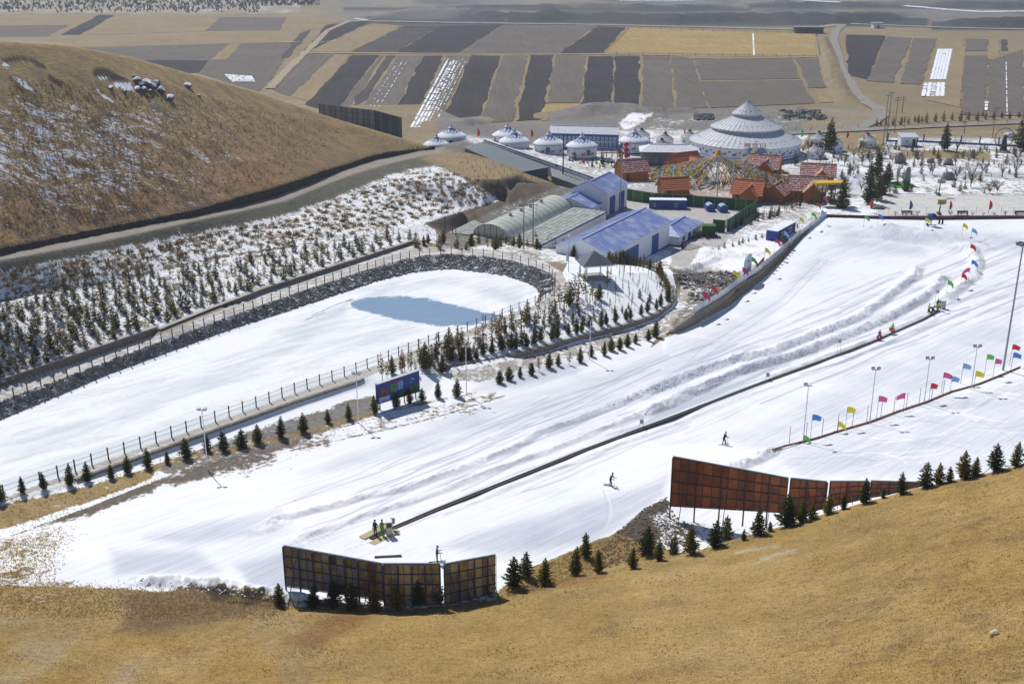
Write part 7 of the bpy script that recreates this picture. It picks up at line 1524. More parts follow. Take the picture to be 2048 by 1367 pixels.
# ================================================================ BELT, PEOPLE, PRAYER FLAGS AND THE SMALL THINGS
wb = densify(np.array([G1(x, y) for x, y in BELT]), 1.0)
for i in range(3, len(wb) - 3): wb[i, 2] = wb[max(0, i-4):i+5, 2].mean()
c = wb[0].copy(); t = empty('conveyor_belt', tuple(c), 0, 'long black passenger conveyor belt running the length of the ski run', 'conveyor'); n = len(wb); VL = []; VE = [[], []]
for i in range(n):
    d = wb[min(n-1, i+1)] - wb[max(0, i-1)]; d = d / (np.hypot(d[0], d[1]) + 1e-9); nx, ny = -d[1], d[0]; q = wb[i] - c
    VL += [(q[0] + nx*.19, q[1] + ny*.19, q[2] + .12), (q[0] - nx*.19, q[1] - ny*.19, q[2] + .12)]
mb = MB(); V = VL + [(x, y, z - .25) for x, y, z in VL]; m_ = len(VL); mb.add(V, [(2*i, 2*i+1, 2*i+3, 2*i+2) for i in range(n-1)] + [f for i in range(n-1) for f in ((2*i+1, m_+2*i+1, m_+2*i+3, 2*i+3), (2*i, 2*i+2, m_+2*i+2, m_+2*i))]); mb.build('belt', mat('rubber', (.028,.028,.03), .7, var=.3, scale=3), t)
for s_ in (0, 1):
    mb = MB()
    for i in range(n - 1): mb.bar(Vector(VL[2*i+s_]) + Vector((0,0,.04)), Vector(VL[2*i+2+s_]) + Vector((0,0,.04)), .05, .05)
    mb.build('side_rail', mat('belt_rail', (.16,.15,.13), .6), t)
# boards and cabinet at the near end
q = G1(757, 1076); MAT_Y = mat('ply_mat', (.50,.43,.24), .9, var=.2, scale=3); a_ = math.atan2(wb[30][1]-wb[0][1], wb[30][0]-wb[0][0])
t = empty('loading_mat', (wb[0][0], wb[0][1], wb[0][2]), a_, 'worn yellow boards either side of the near end of the belt', 'mat')
MB().box(-.4,3.4,.4,1.2,.0,.10).build('board', MAT_Y, t); MB().box(-.6,1.2,-1.15,-.4,.0,.10).box(1.5,2.8,-1.1,-.4,.0,.10).build('board', MAT_Y, t)
q = G1(779, 1070); t = empty('control_cabinet', tuple(q), .2, 'tall grey control cabinet beside the near end of the conveyor belt', 'cabinet')
MB().box(-.30,.25,-.3,.3,-.2,1.55).build('body', mat('cabinet_grey', (.42,.42,.38), .5, var=.08), t); MB().box(-.27,.22,-.34,-.30,1.05,1.45).build('screen', mat('screen_black', (.02,.025,.03), .2), t); MB().box(-.25,.2,-.33,-.30,.3,.95).build('door', mat('cabinet_pale', (.50,.50,.46), .5), t)
MB().box(-.33,.28,-.33,.33,1.55,1.60).build('roof', WHITE, t)
def notice(name, label, px, py, top, two=False, w_=.35):
    q = G1(px, py); h = height_at(q, top); t = empty(name, tuple(q), 0, label, 'sign'); xs = (-.22, .22) if two else (0,)
    for x in xs: MB().tube((x,0,-.2), (x,0,h), .025).build('pole', STEEL, t)
    MB().box(-w_,w_,-.03,.03,h-.6,h).build('board', mat('notice_pale', (.50,.46,.52), .6), t)
    mb = MB()
    for k in range(4): mb.box(-w_*.7,w_*.7,-.045,-.03,h-.5+k*.12,h-.46+k*.12)
    mb.build('print', mat('notice_print', (.25,.12,.18), .6), t)
notice('notice_sign','small sign on a thin pole behind the control cabinet',786,1062,1035,w_=.24); notice('notice_sign','two-legged sign beside the belt, upper part of the run',1677,709,678,True,.22); notice('notice_sign','pale sign beside the belt halfway up the run',1283,856,838,True,.2); notice('notice_sign','faint small sign near the upper belt',1535,760,745,True,.2)
# ---- people
SKIN = mat('skin', (.42,.25,.17), .6, var=.05)
def person(name, label, px, py, yaw, jacket, trousers, pose='stand', size=1.72, hat=None, z=None, arm=None, group=None, lean=0.0):
    """one continuous body grown over a jointed skeleton; clothes follow as material areas"""
    q = G1(px, py) if z is None else P(px, py, z)
    Vv, E, R = [], [], []
    def v(x, y, z_, r): Vv.append((x, y, z_)); R.append(r); return len(Vv) - 1
    def e(a, b): E.append((a, b))
    kb, st = (.10, .16) if pose == 'ski' else ((.0, .20) if pose == 'stride' else (.0, .0)); hipz = .93 - kb * .9; ln = lean + (.14 if pose == 'ski' else 0)
    pel = v(0, 0, hipz, .145); w1 = v(0, ln*.35, hipz+.17, .135); ch = v(0, ln*.9, hipz+.40, .165); nk = v(0, ln*1.2, hipz+.56, .065); hd = v(0, ln*1.35+.02, hipz+.68, .095); hd2 = v(0, ln*1.4+.02, hipz+.79, .085)
    for a, b in ((pel,w1),(w1,ch),(ch,nk),(nk,hd),(hd,hd2)): e(a, b)
    nose = v(0, ln*1.35+.115, hipz+.69, .018); e(hd, nose)
    for s_ in (-1, 1):
        y_ = s_ * st
        h_ = v(s_*.10, 0, hipz-.06, .10); k = v(s_*.12, y_*.5 + kb*1.2 + .02, .50 - kb*.4, .070); an = v(s_*.13, y_, .10, .052); to = v(s_*.14, y_+.17, .05, .045); e(pel, h_); e(h_, k); e(k, an); e(an, to)
        sh = v(s_*.19, ln*.95, hipz+.47, .075); e(ch, sh)
        mode = arm.get(s_) if arm else None
        if mode == 'up': el, wr, fd = (s_*.36, ln+.12, hipz+.42), (s_*.55, ln+.20, hipz+.60), Vector((s_*.7, .3, .7))
        elif mode == 'front' or pose == 'ski': el, wr, fd = (s_*.25, ln+.08, hipz+.18), (s_*.24, ln+.34, hipz+.20), Vector((0, 1, 0))
        elif mode == 'hip': el, wr, fd = (s_*.36, ln-.05, hipz+.20), (s_*.20, ln+.08, hipz+.06), Vector((-s_, .6, -.2))
        else: el, wr, fd = (s_*.25, ln-.03, hipz+.17), (s_*.24, ln+.06, hipz-.07), Vector((0, .25, -1))
        fd.normalize(); el = v(*el, .050); wv = Vector(wr); wr = v(*wr, .034); pm = v(*(wv + fd*.07), .036); e(sh, el); e(el, wr); e(wr, pm)
        side = fd.cross(Vector((0, 0, 1))); side = side.normalized() if side.length > .1 else Vector((0, 1, 0))
        for k5 in range(4):
            o_ = side * (k5 - 1.5) * .019; L5 = (.055, .068, .063, .048)[k5]; a = v(*(wv + fd*.10 + o_), .010); b = v(*(wv + fd*(.10+L5*.6) + o_ - Vector((0,0,.008))), .009); c5 = v(*(wv + fd*(.10+L5) + o_ - Vector((0,0,.022))), .008); e(pm, a); e(a, b); e(b, c5)
        a = v(*(wv + fd*.06 + side*.045*s_), .011); b = v(*(wv + fd*.095 + side*.060*s_), .009); e(pm, a); e(a, b)
    me = bpy.data.meshes.new('body'); me.from_pydata(Vv, E, []); o = bpy.data.objects.new('body_tmp', me); COL.objects.link(o)
    md = o.modifiers.new('skin', 'SKIN'); md.use_smooth_shade = True
    for i, r in enumerate(R): me.skin_vertices[0].data[i].radius = (r, r)
    me.skin_vertices[0].data[0].use_root = True
    sb = o.modifiers.new('sub', 'SUBSURF'); sb.levels = 1; sb.render_levels = 1
    bpy.context.view_layer.update(); dg = bpy.context.evaluated_depsgraph_get(); nm = bpy.data.meshes.new_from_object(o.evaluated_get(dg)); bpy.data.objects.remove(o); nm.name = 'body'
    nm.materials.clear()
    for m in (jacket, trousers, SKIN, DARKM): nm.materials.append(m)
    for p in nm.polygons:
        x, y, z_ = p.center
        p.material_index = 3 if z_ < .10 else (1 if z_ < hipz - .02 and abs(x) < .22 else (2 if z_ > hipz + .56 else 0))
    t = empty(name, tuple(q), yaw, label, 'person', group, scale=size / 1.75)
    link(nm, 'body', t)
    hm = hat or DARKM; MB().lathe([(.098, hipz+.745), (.108, hipz+.80), (.085, hipz+.87), (.03, hipz+.90), (0, hipz+.905)], 12, 0, ln*1.4+.01).build('hat', hm, t, smooth=True)
    for s_ in (-1, 1): MB().lathe([(0, -.012), (.011, 0), (0, .012)], 6).build('eye', DARKM, t, loc=(s_*.032, ln*1.35+.112, hipz+.715))
    return t, q
BLK = mat('cloth_black', (.02,.022,.028), .8); NAVY = mat('cloth_navy', (.025,.035,.07), .8); GRN = mat('cloth_green', (.09,.26,.03), .8); HIV = mat('cloth_hivis', (.50,.80,.03), .7); PINKC = mat('cloth_magenta', (.35,.02,.10), .8); GREYC = mat('cloth_grey', (.12,.12,.14), .8)
person('person', 'person in dark jacket and trousers standing left of the green-suited one', 751, 1071, math.radians(150), BLK, BLK, arm={-1: 'hip', 1: None})
person('person', 'person in a full green suit reaching one hand to the control cabinet', 765, 1071, math.radians(-20), GRN, GRN, arm={1: 'up', -1: None})
SKI = mat('ski_grey', (.05,.06,.10), .4)
def skis(q, yaw, label):
    t = empty('skis', (q[0], q[1], q[2] + .03), yaw, label, 'skis')
    for s_ in (-1, 1):
        mb = MB(); V = []
        for y, w_, z_ in ((-.75,.04,0),(-.7,.05,0),(0,.042,0),(.65,.05,.0),(.85,.03,.08)): V += [(s_*.14-w_, y, z_), (s_*.14+w_, y, z_), (s_*.14+w_, y, z_+.02), (s_*.14-w_, y, z_+.02)]
        mb.add(V, [f for i in range(4) for f in ((4*i,4*i+1,4*i+5,4*i+4),(4*i+3,4*i+7,4*i+6,4*i+2),(4*i,4*i+4,4*i+7,4*i+3),(4*i+1,4*i+2,4*i+6,4*i+5))]).build('ski', SKI, t)
for x, y, yw, lb, ps in ((1220,971,-120,'on the middle of the run','ski'),(1447,889,-60,'higher up the run, near the ridge of flags','ski'),(874,1124,-80,'just behind the top of the patchwork fence','stand')):
    t, q = person('person', 'dark-clothed skier ' + lb, x, y, math.radians(yw), NAVY, BLK, pose=ps, arm={1: 'front', -1: 'front'} if ps == 'stand' else None, size=1.7, lean=.05)
    skis(q, math.radians(yw), 'pair of skis under the skier ' + lb)
    for s_ in (-1, 1):
        yw_ = math.radians(yw); lx, ly = s_*.26, .40; gx, gy = q[0] + lx*math.cos(yw_) - ly*math.sin(yw_), q[1] + lx*math.sin(yw_) + ly*math.cos(yw_)
        o = MB().tube((0,0,0), (0,-.12,1.1), .012, .012, 5).lathe([(0,.06),(.05,.07),(0,.08)], 8).build('ski_pole', DARKM, loc=(gx, gy, q[2]), rz=yw_); prop(o, ('left' if s_ < 0 else 'right') + ' ski pole of the skier ' + lb, 'ski pole')
person('person', 'yellow-vested person leaning back, left of the lower belt station', 1856, 626, math.radians(40), HIV, BLK, pose='stride', lean=-.06); person('person', 'yellow-vested person standing at the lower end of the belt', 1878, 621, math.radians(170), HIV, BLK)
person('person', 'dark-clothed person half hidden behind the yellow vest at the belt end', 1874, 617, math.radians(200), BLK, BLK)
t, q = person('person', 'person in yellow vest holding an orange tube beside the belt', 1784, 666, math.radians(150), HIV, GREYC, arm={1: 'front', -1: 'front'})
o = MB(); 
def torus(mb, R0, r0, n=20, m=8, cx=0, cy=0, cz=0):
    V = [(cx + (R0 + r0*math.cos(b))*math.cos(a), cy + (R0 + r0*math.cos(b))*math.sin(a), cz + r0*math.sin(b)) for a in [2*math.pi*i/n for i in range(n)] for b in [2*math.pi*j/m for j in range(m)]]
    return mb.add(V, [(i*m+j, ((i+1)%n)*m+j, ((i+1)%n)*m+(j+1)%m, i*m+(j+1)%m) for i in range(n) for j in range(m)])
yw_ = math.radians(150); o = torus(MB(), .38, .16).build('snow_tube', mat('tube_orange', (.45,.10,.03), .5), loc=(q[0]-.38*math.sin(yw_)-.1, q[1]+.38*math.cos(yw_)-.3, q[2]+.85), smooth=True); o.rotation_euler = (.35, .2, 0); prop(o, 'orange snow tube held by the yellow-vested person', 'snow tube')
t, q = person('person', 'dark-haired person with a magenta tube beside the upper belt', 1758, 679, math.radians(160), PINKC, BLK, size=1.65)
o = torus(MB(), .34, .15).build('snow_tube', mat('tube_magenta', (.38,.02,.12), .5), loc=(q[0]-.1, q[1]-.38, q[2]+.55), smooth=True); o.rotation_euler = (1.35, 0, .2); prop(o, 'magenta snow tube leaning on the person by the belt', 'snow tube')
o = torus(MB(), .40, .16).build('snow_tube', mat('tube_black', (.03,.035,.04), .6), loc=tuple(G1(1861,624) + np.array([0,0,.42])), smooth=True); o.rotation_euler = (1.3, 0, .4); prop(o, 'black snow tube upright beside the leaning person', 'snow tube')
o = torus(MB(), .42, .18).build('snow_tube', mat('tube_grey', (.30,.29,.28), .6), loc=tuple(G1(1870,622) + np.array([0,0,.45])), smooth=True); o.rotation_euler = (1.4, 0, .1); prop(o, 'pale grey snow tube leaning on the post at the belt end', 'snow tube')
notice('notice_sign','tall narrow sign at the lower end of the belt',1871,619,580,True,.16)
t = empty('belt_housing', tuple(G1(1884, 617)), .4, 'pale violet motor housing at the lower end of the belt', 'machine'); MB().box(-.45,.4,-.4,.5,-.1,1.5).build('body', mat('housing', (.48,.46,.58), .5), t); MB().box(-.5,.45,-.45,.55,1.5,1.58).build('lid', WHITE, t)
for x, y, c_, lb in ((1652,335,BLK,'left one of two dark figures on the path by the grey yurts'),(1657,335,NAVY,'right one of two dark figures on the path by the grey yurts'),(1664,331,BLK,'lone dark figure right of the pair by the grey yurts')): person('person', lb, x, y, 1.0, c_, BLK, z=0.05)
person('person', 'person in pale blue coat on the snow left of the glass fence', 1442, 575, .5, mat('cloth_pale', (.45,.52,.68), .8), BLK)
# bench plank on the snow near the fence
q = G1(775, 1113); t = empty('plank_bench', tuple(q), .1, 'low dark plank lying on the snow behind the patchwork fence', 'bench'); MB().box(-1.2,1.3,-.10,.10,.06,.13).build('seat', mat('plank_dark', (.05,.05,.06), .7), t)
for x in (-.9, .9): MB().box(x-.05,x+.05,-.08,.08,-.05,.06).build('leg', DARKM, t)
# ---- snow gun, snowmobiles
q = G1(1861, 452); t = empty('snow_gun', tuple(q), 0, 'snow gun under a dark blue cover on the far part of the run', 'machine')
o = MB().lathe([(0,-.8),(.75,-.8),(.85,-.3),(.8,.5),(.55,.9),(0,.95)], 12).build('barrel', mat('cover_blue', (.02,.04,.15), .6), t, loc=(.1,0,2.2)); o.rotation_euler = (1.2, .3, .4)
MB().tube((0,0,.5), (0,0,1.7), .16).build('column', STEEL, t); MB().bar((-.8,-.4,.3),(1.6,.2,.3),.12).bar((-.6,.7,.3),(1.0,-.6,.3),.12).build('frame', STEEL, t)
for x, y in ((-.8,-.5),(-.6,.8)): o = torus(MB(), .25, .10, 12, 6).build('wheel', BLK, t, loc=(x,y,.3)); o.rotation_euler = (0, math.pi/2, 0)
q = G1(1878, 448)
for k in range(2):
    o = MB().lathe([(0,0),(.22,.02),(.2,1.0),(.12,1.15),(0,1.2)], 10).build('gas_bottle', BLK, loc=(q[0] + k*.75, q[1], q[2]), smooth=True); prop(o, ('left' if k == 0 else 'right') + ' one of two dark bottles beside the snow gun', 'bottle')
for x, y, cc, lb, yw_ in ((1571,493,(.30,.03,.03),'red snowmobile parked at the fence below the blue container',.5),(1569,484,(.03,.03,.04),'black and white snowmobile by the blue container steps',1.0)):
    q = G1(x, y); t = empty('snowmobile', tuple(q), yw_, lb, 'snowmobile'); pm = mat('sled_%d' % x, cc, .35, spec=.6)
    V = [(-.4,-.9,.3),(.4,-.9,.3),(.35,1.1,.3),(-.35,1.1,.3),(-.3,-.8,.75),(.3,-.8,.75),(.3,.2,.7),(-.3,.2,.7),(.15,1.0,.5),(-.15,1.0,.5),(.28,.6,.95),(-.28,.6,.95)]
    MB().add(V, [(0,1,5,4),(4,5,6,7),(7,6,10,11),(11,10,8,9),(9,8,2,3),(1,2,8,10),(1,10,6,5),(3,0,4,7),(3,7,11,9),(3,2,1,0)]).build('body', pm, t)
    MB().box(-.2,.2,-1.2,.4,0,.3).build('track', BLK, t); MB().bar((-.35,.5,1.15),(.35,.5,1.15),.05).bar((0,.6,.9),(0,.5,1.15),.05).build('handlebar', DARKM, t); MB().box(-.2,.2,-.8,.2,.74,.9).build('seat', BLK, t)
    for s_ in (-1, 1): MB().box(s_*.45-.07,s_*.45+.07,.4,1.6,.0,.05).bar((s_*.45,.9,.05),(s_*.2,.9,.4),.05).build('ski', WHITE if x == 1569 else pm, t)
# ---- prayer flags
apex = P(1433, 318, 0.2); hA = ztop(apex[0], apex[1], 306) - .2; t = empty('prayer_flag_cone', (apex[0], apex[1], .1), 0, 'great cone of colourful prayer flag ropes amid the orange cabins', 'prayer flags')
PF = [mat('pf_%d' % i, c_, .8, var=.1) for i, c_ in enumerate([(.10,.32,.75),(.85,.85,.85),(.75,.10,.05),(.16,.52,.12),(.92,.74,.05),(.88,.40,.03)])]
ctr = P(1433, 356, .1) - apex; hA = ztop(apex[0] + ctr[0], apex[1] + ctr[1], 303)
MB().tube((ctr[0],ctr[1],0), (ctr[0],ctr[1],hA), .22, .12, 8).build('mast', mat('mast_white', (.5,.5,.5), .6), t)
MB().lathe([(1.0,hA-.9),(1.4,hA-1.2),(.3,hA+.2),(0,hA+.3)], 14, ctr[0], ctr[1]).build('crown', mat('crown_orange', (.75,.28,.03), .8), t)
pfr = random.Random(5); ring = []
for k in range(54):
    a = 2*math.pi*k/54 + pfr.uniform(-.05,.05); side = math.cos(a); R0 = 11.0 + 8.5 * abs(side) ** 1.5 + pfr.uniform(-.8,.8)
    if math.sin(a) < -.5: R0 += 3.0
    end = Vector((ctr[0] + R0*math.cos(a), ctr[1] + R0*math.sin(a)*.95, 1.0 + (.6 if math.sin(a) > 0 else 0))); st_ = Vector((ctr[0] + 1.2*math.cos(a), ctr[1] + 1.2*math.sin(a), hA-1.0)); mb = MB(); m_ = int((end-st_).length / .55); prev = st_; tang = (end-st_); tang.z = 0; tang.normalize()
    for j in range(1, m_ + 1):
        f = j / m_; q = st_.lerp(end, f) - Vector((0,0, .9*f*(1-f)*2)); mb.cur = 1; mb.bar(prev, q, .03); w_ = pfr.uniform(.48,.66); h_ = pfr.uniform(.6,.95); ph_ = pfr.uniform(-.3,.3); sdv = Vector((-tang.y, tang.x, 0)) * ph_
        mb.cur = (j * 5 + k + (pfr.random() < .3)) % 6; a0 = q - (q-prev).normalized()*w_*.5; b0 = q + (q-prev).normalized()*w_*.5; mb.add([a0, b0, b0 + Vector((0,0,-h_)) + sdv, a0 + Vector((0,0,-h_)) + sdv], [(0,1,2,3)]); prev = q
        if pfr.random() < .35: mb.cur = (mb.cur + 2) % 6; a0 = a0 + Vector((.15,-.1,-.25)); b0 = b0 + Vector((.15,-.1,-.25)); mb.add([a0, b0, b0 + Vector((0,0,-h_)) + sdv*2, a0 + Vector((0,0,-h_)) + sdv*2], [(0,1,2,3)])
    o = mb.build('flag_rope', PF, t); o['kind'] = 'stuff'
for k, x in enumerate((1427, 1466)):      # decorated arches on the plaza
    q = P(x, 366, .1); tt2 = empty('plaza_arch', tuple(q), 0, ['left','right'][k] + ' dark hoop arch on the plaza under the prayer flags', 'arch')
    mb = MB(); pr_v = None
    for j in range(13):
        a = math.pi*j/12; v_ = (2.0*math.cos(a), 0, 2.2 + 2.2*math.sin(a)); v_ = (v_[0], 0, v_[2])
        if pr_v: mb.bar(pr_v, v_, .14)
        pr_v = v_
    mb.bar((2,0,0),(2,0,2.2),.14).bar((-2,0,0),(-2,0,2.2),.14).build('hoop', DARKM, tt2)
q = P(1458, 372, .1); t = empty('mosaic_disc', tuple(q), 0, 'round pebble mosaic on the plaza floor under the prayer flags', 'paving'); MB().lathe([(0,.06),(5.2,.06),(5.3,.0)], 30).build('paving', mat('mosaic', (.50,.46,.36), .8, var=.5, scale=1.5, col2=(.2,.18,.15), c2scale=1.2, c2amt=.8), t)
for j in range(5): torus(MB(), 1 + j, .05, 30, 4, cz=.06).build('ring', mat('mosaic_dark', (.16,.15,.13), .8), t)
# red lanterns and orange garden rails by the yurts
q = P(1259, 322, 0.1); t = empty('lantern_stand', tuple(q), 0, 'three red lanterns stacked on a post beside the lantern yurt', 'lantern'); MB().tube((0,0,0),(0,0,6),.08).build('post', DARKM, t)
for k in range(3): MB().lathe([(0,-.75),(.5,-.65),(.85,0),(.5,.65),(0,.75)], 12).build('lantern', mat('lantern_red', (.50,.03,.02), .6), t, loc=(-.9 - .1*k, 0, 1.6 + 1.65*k), smooth=True)
q = P(1229, 316, 0.1); t = empty('garden_gate', tuple(q), 0, 'orange painted wooden frame left of the red lanterns', 'frame'); OR = mat('orange_paint', (.50,.16,.03), .7)
for k in range(5): MB().box(k*1.6-4-.12, k*1.6-4+.12, -.12,.12,0,2.0).build('post', OR, t)
MB().box(-4.2,2.6,-.1,.1,1.5,1.8).build('rail', OR, t)
q = P(1655, 408, .3); t = empty('playground', tuple(q), .1, 'yellow and green playground frame beside the front cabins', 'playground'); YEL = mat('play_yellow', (.65,.42,.02), .6); GRP = mat('play_green', (.03,.10,.04), .6)
for x in (-3.5,-1.2,1.2,3.5):
    for y in (-1.2,1.2): MB().tube((x,y,0),(x,y,5.2),.12).build('post', GRP, t)
MB().box(-3.9,3.9,-1.5,1.5,5.2,5.7).build('roof', YEL, t)
for z_ in (1.5,2.8,4.1): MB().box(-3.5,3.5,-1.25,-1.15,z_,z_+.12).build('rail', GRP, t)
# ---- basketball court and garden furniture
def hoop(px, py, top, bm, label):
    q = P(px, py, .3); h = height_at(q, top); t = empty('basketball_hoop', tuple(q), 0, label, 'basketball hoop'); GP = mat('hoop_green', (.03,.12,.08), .6)
    MB().box(-.35,.35,-.2,1.2,-.2,.7).build('base', GP, t); MB().bar((0,.4,.5),(0,.1,h-.8),.2).build('post', GP, t); MB().bar((0,.1,h-.8),(0,-.5,h-.7),.14).build('arm', GP, t)
    MB().box(-1.05,1.05,-.58,-.5,h-1.15,h).build('backboard', bm, t); MB().box(-.35,.35,-.6,-.585,h-.95,h-.5).build('target', WIRE, t); torus(MB(), .3, .03, 16, 6, 0, -.95, h-1.0).build('rim', OR, t)
hoop(1879,431,398, mat('backboard_ochre', (.42,.32,.10), .7), 'basketball hoop with ochre backboard on the near side of the court'); hoop(1878,392,357, mat('backboard_grey', (.48,.46,.42), .7), 'basketball hoop with grey backboard on the far side of the court')
for k, x in enumerate((1814, 1925, 2040)):
    q = P(x, 431, .4); t = empty('park_bench', tuple(q), 0, ['brown bench near the snow gun side of the court fence','middle bench along the court fence','right end bench along the court fence'][k], 'bench'); bm = mat('bench_wood', (.16,.07,.05), .8)
    MB().box(-1.3,1.3,-.25,.25,.5,.6).build('seat', bm, t); MB().box(-1.3,1.3,.25,.33,.7,1.15).build('backrest', bm, t)
    for x_ in (-1.1,1.1): MB().box(x_-.06,x_+.06,-.2,.3,-.1,1.0).build('leg', DARKM, t)
def rock_mesh(seed, n=1.0, snow=None, h=1.0, m_=None, nf=2):
    bm = bmesh.new(); bmesh.ops.create_icosphere(bm, subdivisions=nf, radius=1.0); r_ = random.Random(seed); ax = [(Vector((r_.uniform(-1,1), r_.uniform(-1,1), r_.uniform(-1,1))).normalized(), r_.uniform(.55,.85)) for _ in range(9)]
    for v_ in bm.verts:
        for d, k in ax:
            q_ = v_.co.dot(d)
            if q_ > k: v_.co -= d * (q_ - k)
        v_.co *= 1 + r_.uniform(-.05,.05)
    me = bpy.data.meshes.new('stone'); bm.to_mesh(me); bm.free(); me.materials.append(m_); return me
RK = mat('rock_grey', (.20,.19,.18), .9, var=.3, scale=2, snow=.40); RKD = mat('rock_snowy', (.10,.085,.07), .95, var=.3, scale=2, snow=.62)
for x, y, s_, lb in ((1800,323,(2.2,1.4,3.2),'standing pale boulder in the upper garden beside dark conifers'),(1897,356,(3.0,1.8,2.6),'large brown boulder on the lower edge of the snowy path'),(1896,326,(2.0,1.4,1.6),'leaning boulder in the middle of the upper garden'),(1755,417,(2.0,1.3,1.0),'snow-topped low rock beside the court corner'),(1862,322,(1.6,1.2,1.0),'low rock left of the leaning boulder')):
    o = link(rock_mesh(x, m_=RK), 'boulder', None, tuple(P(x, y, .4)), .4); o.scale = s_; prop(o, lb, 'boulder')
# seated stone animal on green mat
q = P(1811, 370, .1); t = empty('stone_lion', tuple(q), math.radians(190), 'tall grey stone animal statue sitting on a green mat', 'statue'); ST = mat('statue_grey', (.24,.26,.28), .9, var=.2, scale=3)
bm_ = bpy.data.meshes.new('body'); SV = [((0,0,.9),.95),((0,.3,2.2),.85),((0,.5,3.6),.72),((0,.7,4.5),.62),((0,1.15,4.6),.42),((-.5,.9,1.6),.30),((-.5,1.1,.3),.26),((.5,.9,1.6),.30),((.5,1.1,.3),.26),((-.75,-.1,.5),.5),((-.8,.7,.25),.3),((.75,-.1,.5),.5),((.8,.7,.25),.3),((-.4,.65,5.0),.16),((.4,.65,5.0),.16)]
bm_.from_pydata([a for a, b in SV], [(0,1),(1,2),(2,3),(3,4),(1,5),(5,6),(1,7),(7,8),(0,9),(9,10),(0,11),(11,12),(3,13),(3,14)], []); o = bpy.data.objects.new('tmp', bm_); COL.objects.link(o); o.modifiers.new('skin','SKIN')
for i, (a, r) in enumerate(SV): bm_.skin_vertices[0].data[i].radius = (r, r)
bm_.skin_vertices[0].data[0].use_root = True; o.modifiers.new('s','SUBSURF').levels = 2; bpy.context.view_layer.update(); nm = bpy.data.meshes.new_from_object(o.evaluated_get(bpy.context.evaluated_depsgraph_get())); bpy.data.objects.remove(o); nm.materials.append(ST); link(nm, 'body', t)
q = P(1806, 371, .12); o = MB().lathe([(0,.35),(3.6,.12),(4.2,0)], 18).build('green_mat', mat('turf_green', (.05,.20,.03), .9, var=.4, scale=5), loc=tuple(q)); o.scale = (1.1,1.3,1); prop(o, 'green turf mound under the stone animal statue', 'mat')
# wheel sculpture with figure
q = P(2006, 303, .1); t = empty('wheel_sculpture', tuple(q), 0, 'dark sculpture of a large ring behind a standing robed figure', 'sculpture'); DKS = mat('bronze', (.055,.05,.05), .6, var=.3)
o = torus(MB(), 2.9, .12, 40, 8).build('ring', DKS, t, loc=(0,.6,4.2)); o.rotation_euler = (math.pi/2, 0, 0)
for k in range(6): a = k*math.pi/3; MB().bar((0,.6,4.2),(2.9*math.cos(a),.6,4.2+2.9*math.sin(a)),.08).build('spoke', DKS, t)
MB().lathe([(1.5,0),(1.1,.5),(.8,2.4),(.6,3.8),(.4,4.3),(.2,4.5),(.36,4.8),(.3,5.2),(0,5.3)], 12).build('figure', DKS, t, smooth=True)
MB().lathe([(2.2,-.2),(2.0,.3),(0,.4)], 12).build('plinth', CONC, t)
# parked cars
def car(px, py, yaw, col, label, z=0.02):
    q = P(px, py, z); t = empty('parked_car', tuple(q), yaw, label, 'car'); cm = mat('paint_%d' % px, col, .3, spec=.6, var=.04)
    S_ = [(-2.2,.45),(-2.25,.8),(-1.9,.95),(-1.3,1.0),(-.7,1.45),(.9,1.48),(1.6,1.05),(2.2,.95),(2.25,.5),(2.2,.35),(-2.2,.35)]; n = len(S_); V = []
    for y in (-.85,.85): V += [(x, y*(1 if z_ < 1.1 else .8), z_) for x, z_ in S_]
    MB().add(V, [tuple(range(n)), tuple(range(2*n-1,n-1,-1))] + [(i, n+i, n+(i+1)%n, (i+1)%n) for i in range(n)]).build('body', cm, t)
    MB().add([(-1.2,-.82,1.03),(-.68,-.72,1.40),(.85,-.72,1.42),(1.45,-.82,1.07),(-1.2,.82,1.03),(-.68,.72,1.40),(.85,.72,1.42),(1.45,.82,1.07)], [(0,1,2,3),(7,6,5,4),(0,4,5,1),(3,2,6,7)]).build('window', GLASS, t)
    for x in (-1.35,1.4):
        for y in (-.82,.82): o = torus(MB(), .24, .10, 14, 6).build('wheel', BLK, t, loc=(x,y,.33)); o.rotation_euler = (math.pi/2, 0, 0)
    for y in (-.6,.6): MB().box(-2.28,-2.22,y-.15,y+.15,.6,.75).build('headlight', WHITE, t)
car(2019,274,math.radians(8),(.55,.58,.62),'white car parked behind the ring sculpture'); car(1215,325,math.radians(-10),(.45,.47,.50),'pale grey car parked beside the red-roofed cabin and lanterns')
# boulders on the left hill
for i, (x, y, s_) in enumerate([(273,166,1.5),(283,172,1.3),(294,170,1.8),(303,176,1.5),(312,173,1.6),(276,181,1.2),(288,183,1.3),(300,184,1.0),(222,178,.9),(322,184,1.6),(339,199,1.5),(376,175,1.4),(398,194,.7),(249,186,.7),(270,156,1.0)]):
    q = G1(x, y); o = link(rock_mesh(200 + i, m_=RKD), 'boulder', None, (q[0], q[1], q[2] + .25 * s_), i); o.scale = (s_ * .8, s_ * .7, s_ * .62)
    prop(o, ['boulder at the top of the heap by the dark scar','boulder left of centre in the hill heap','largest boulder in the middle of the hill heap','boulder right of the largest in the hill heap','right edge boulder of the hill heap','low left boulder of the hill heap','low middle boulder of the hill heap','small low boulder of the hill heap','small boulder on the left rim of the snow hollow','boulder rolled just right of the hill heap','boulder lying below and right of the heap','lone dark boulder far right of the heap','tiniest lone boulder at the far right','small boulder below the snow hollow','snowy boulder just above the heap'][i], 'boulder')
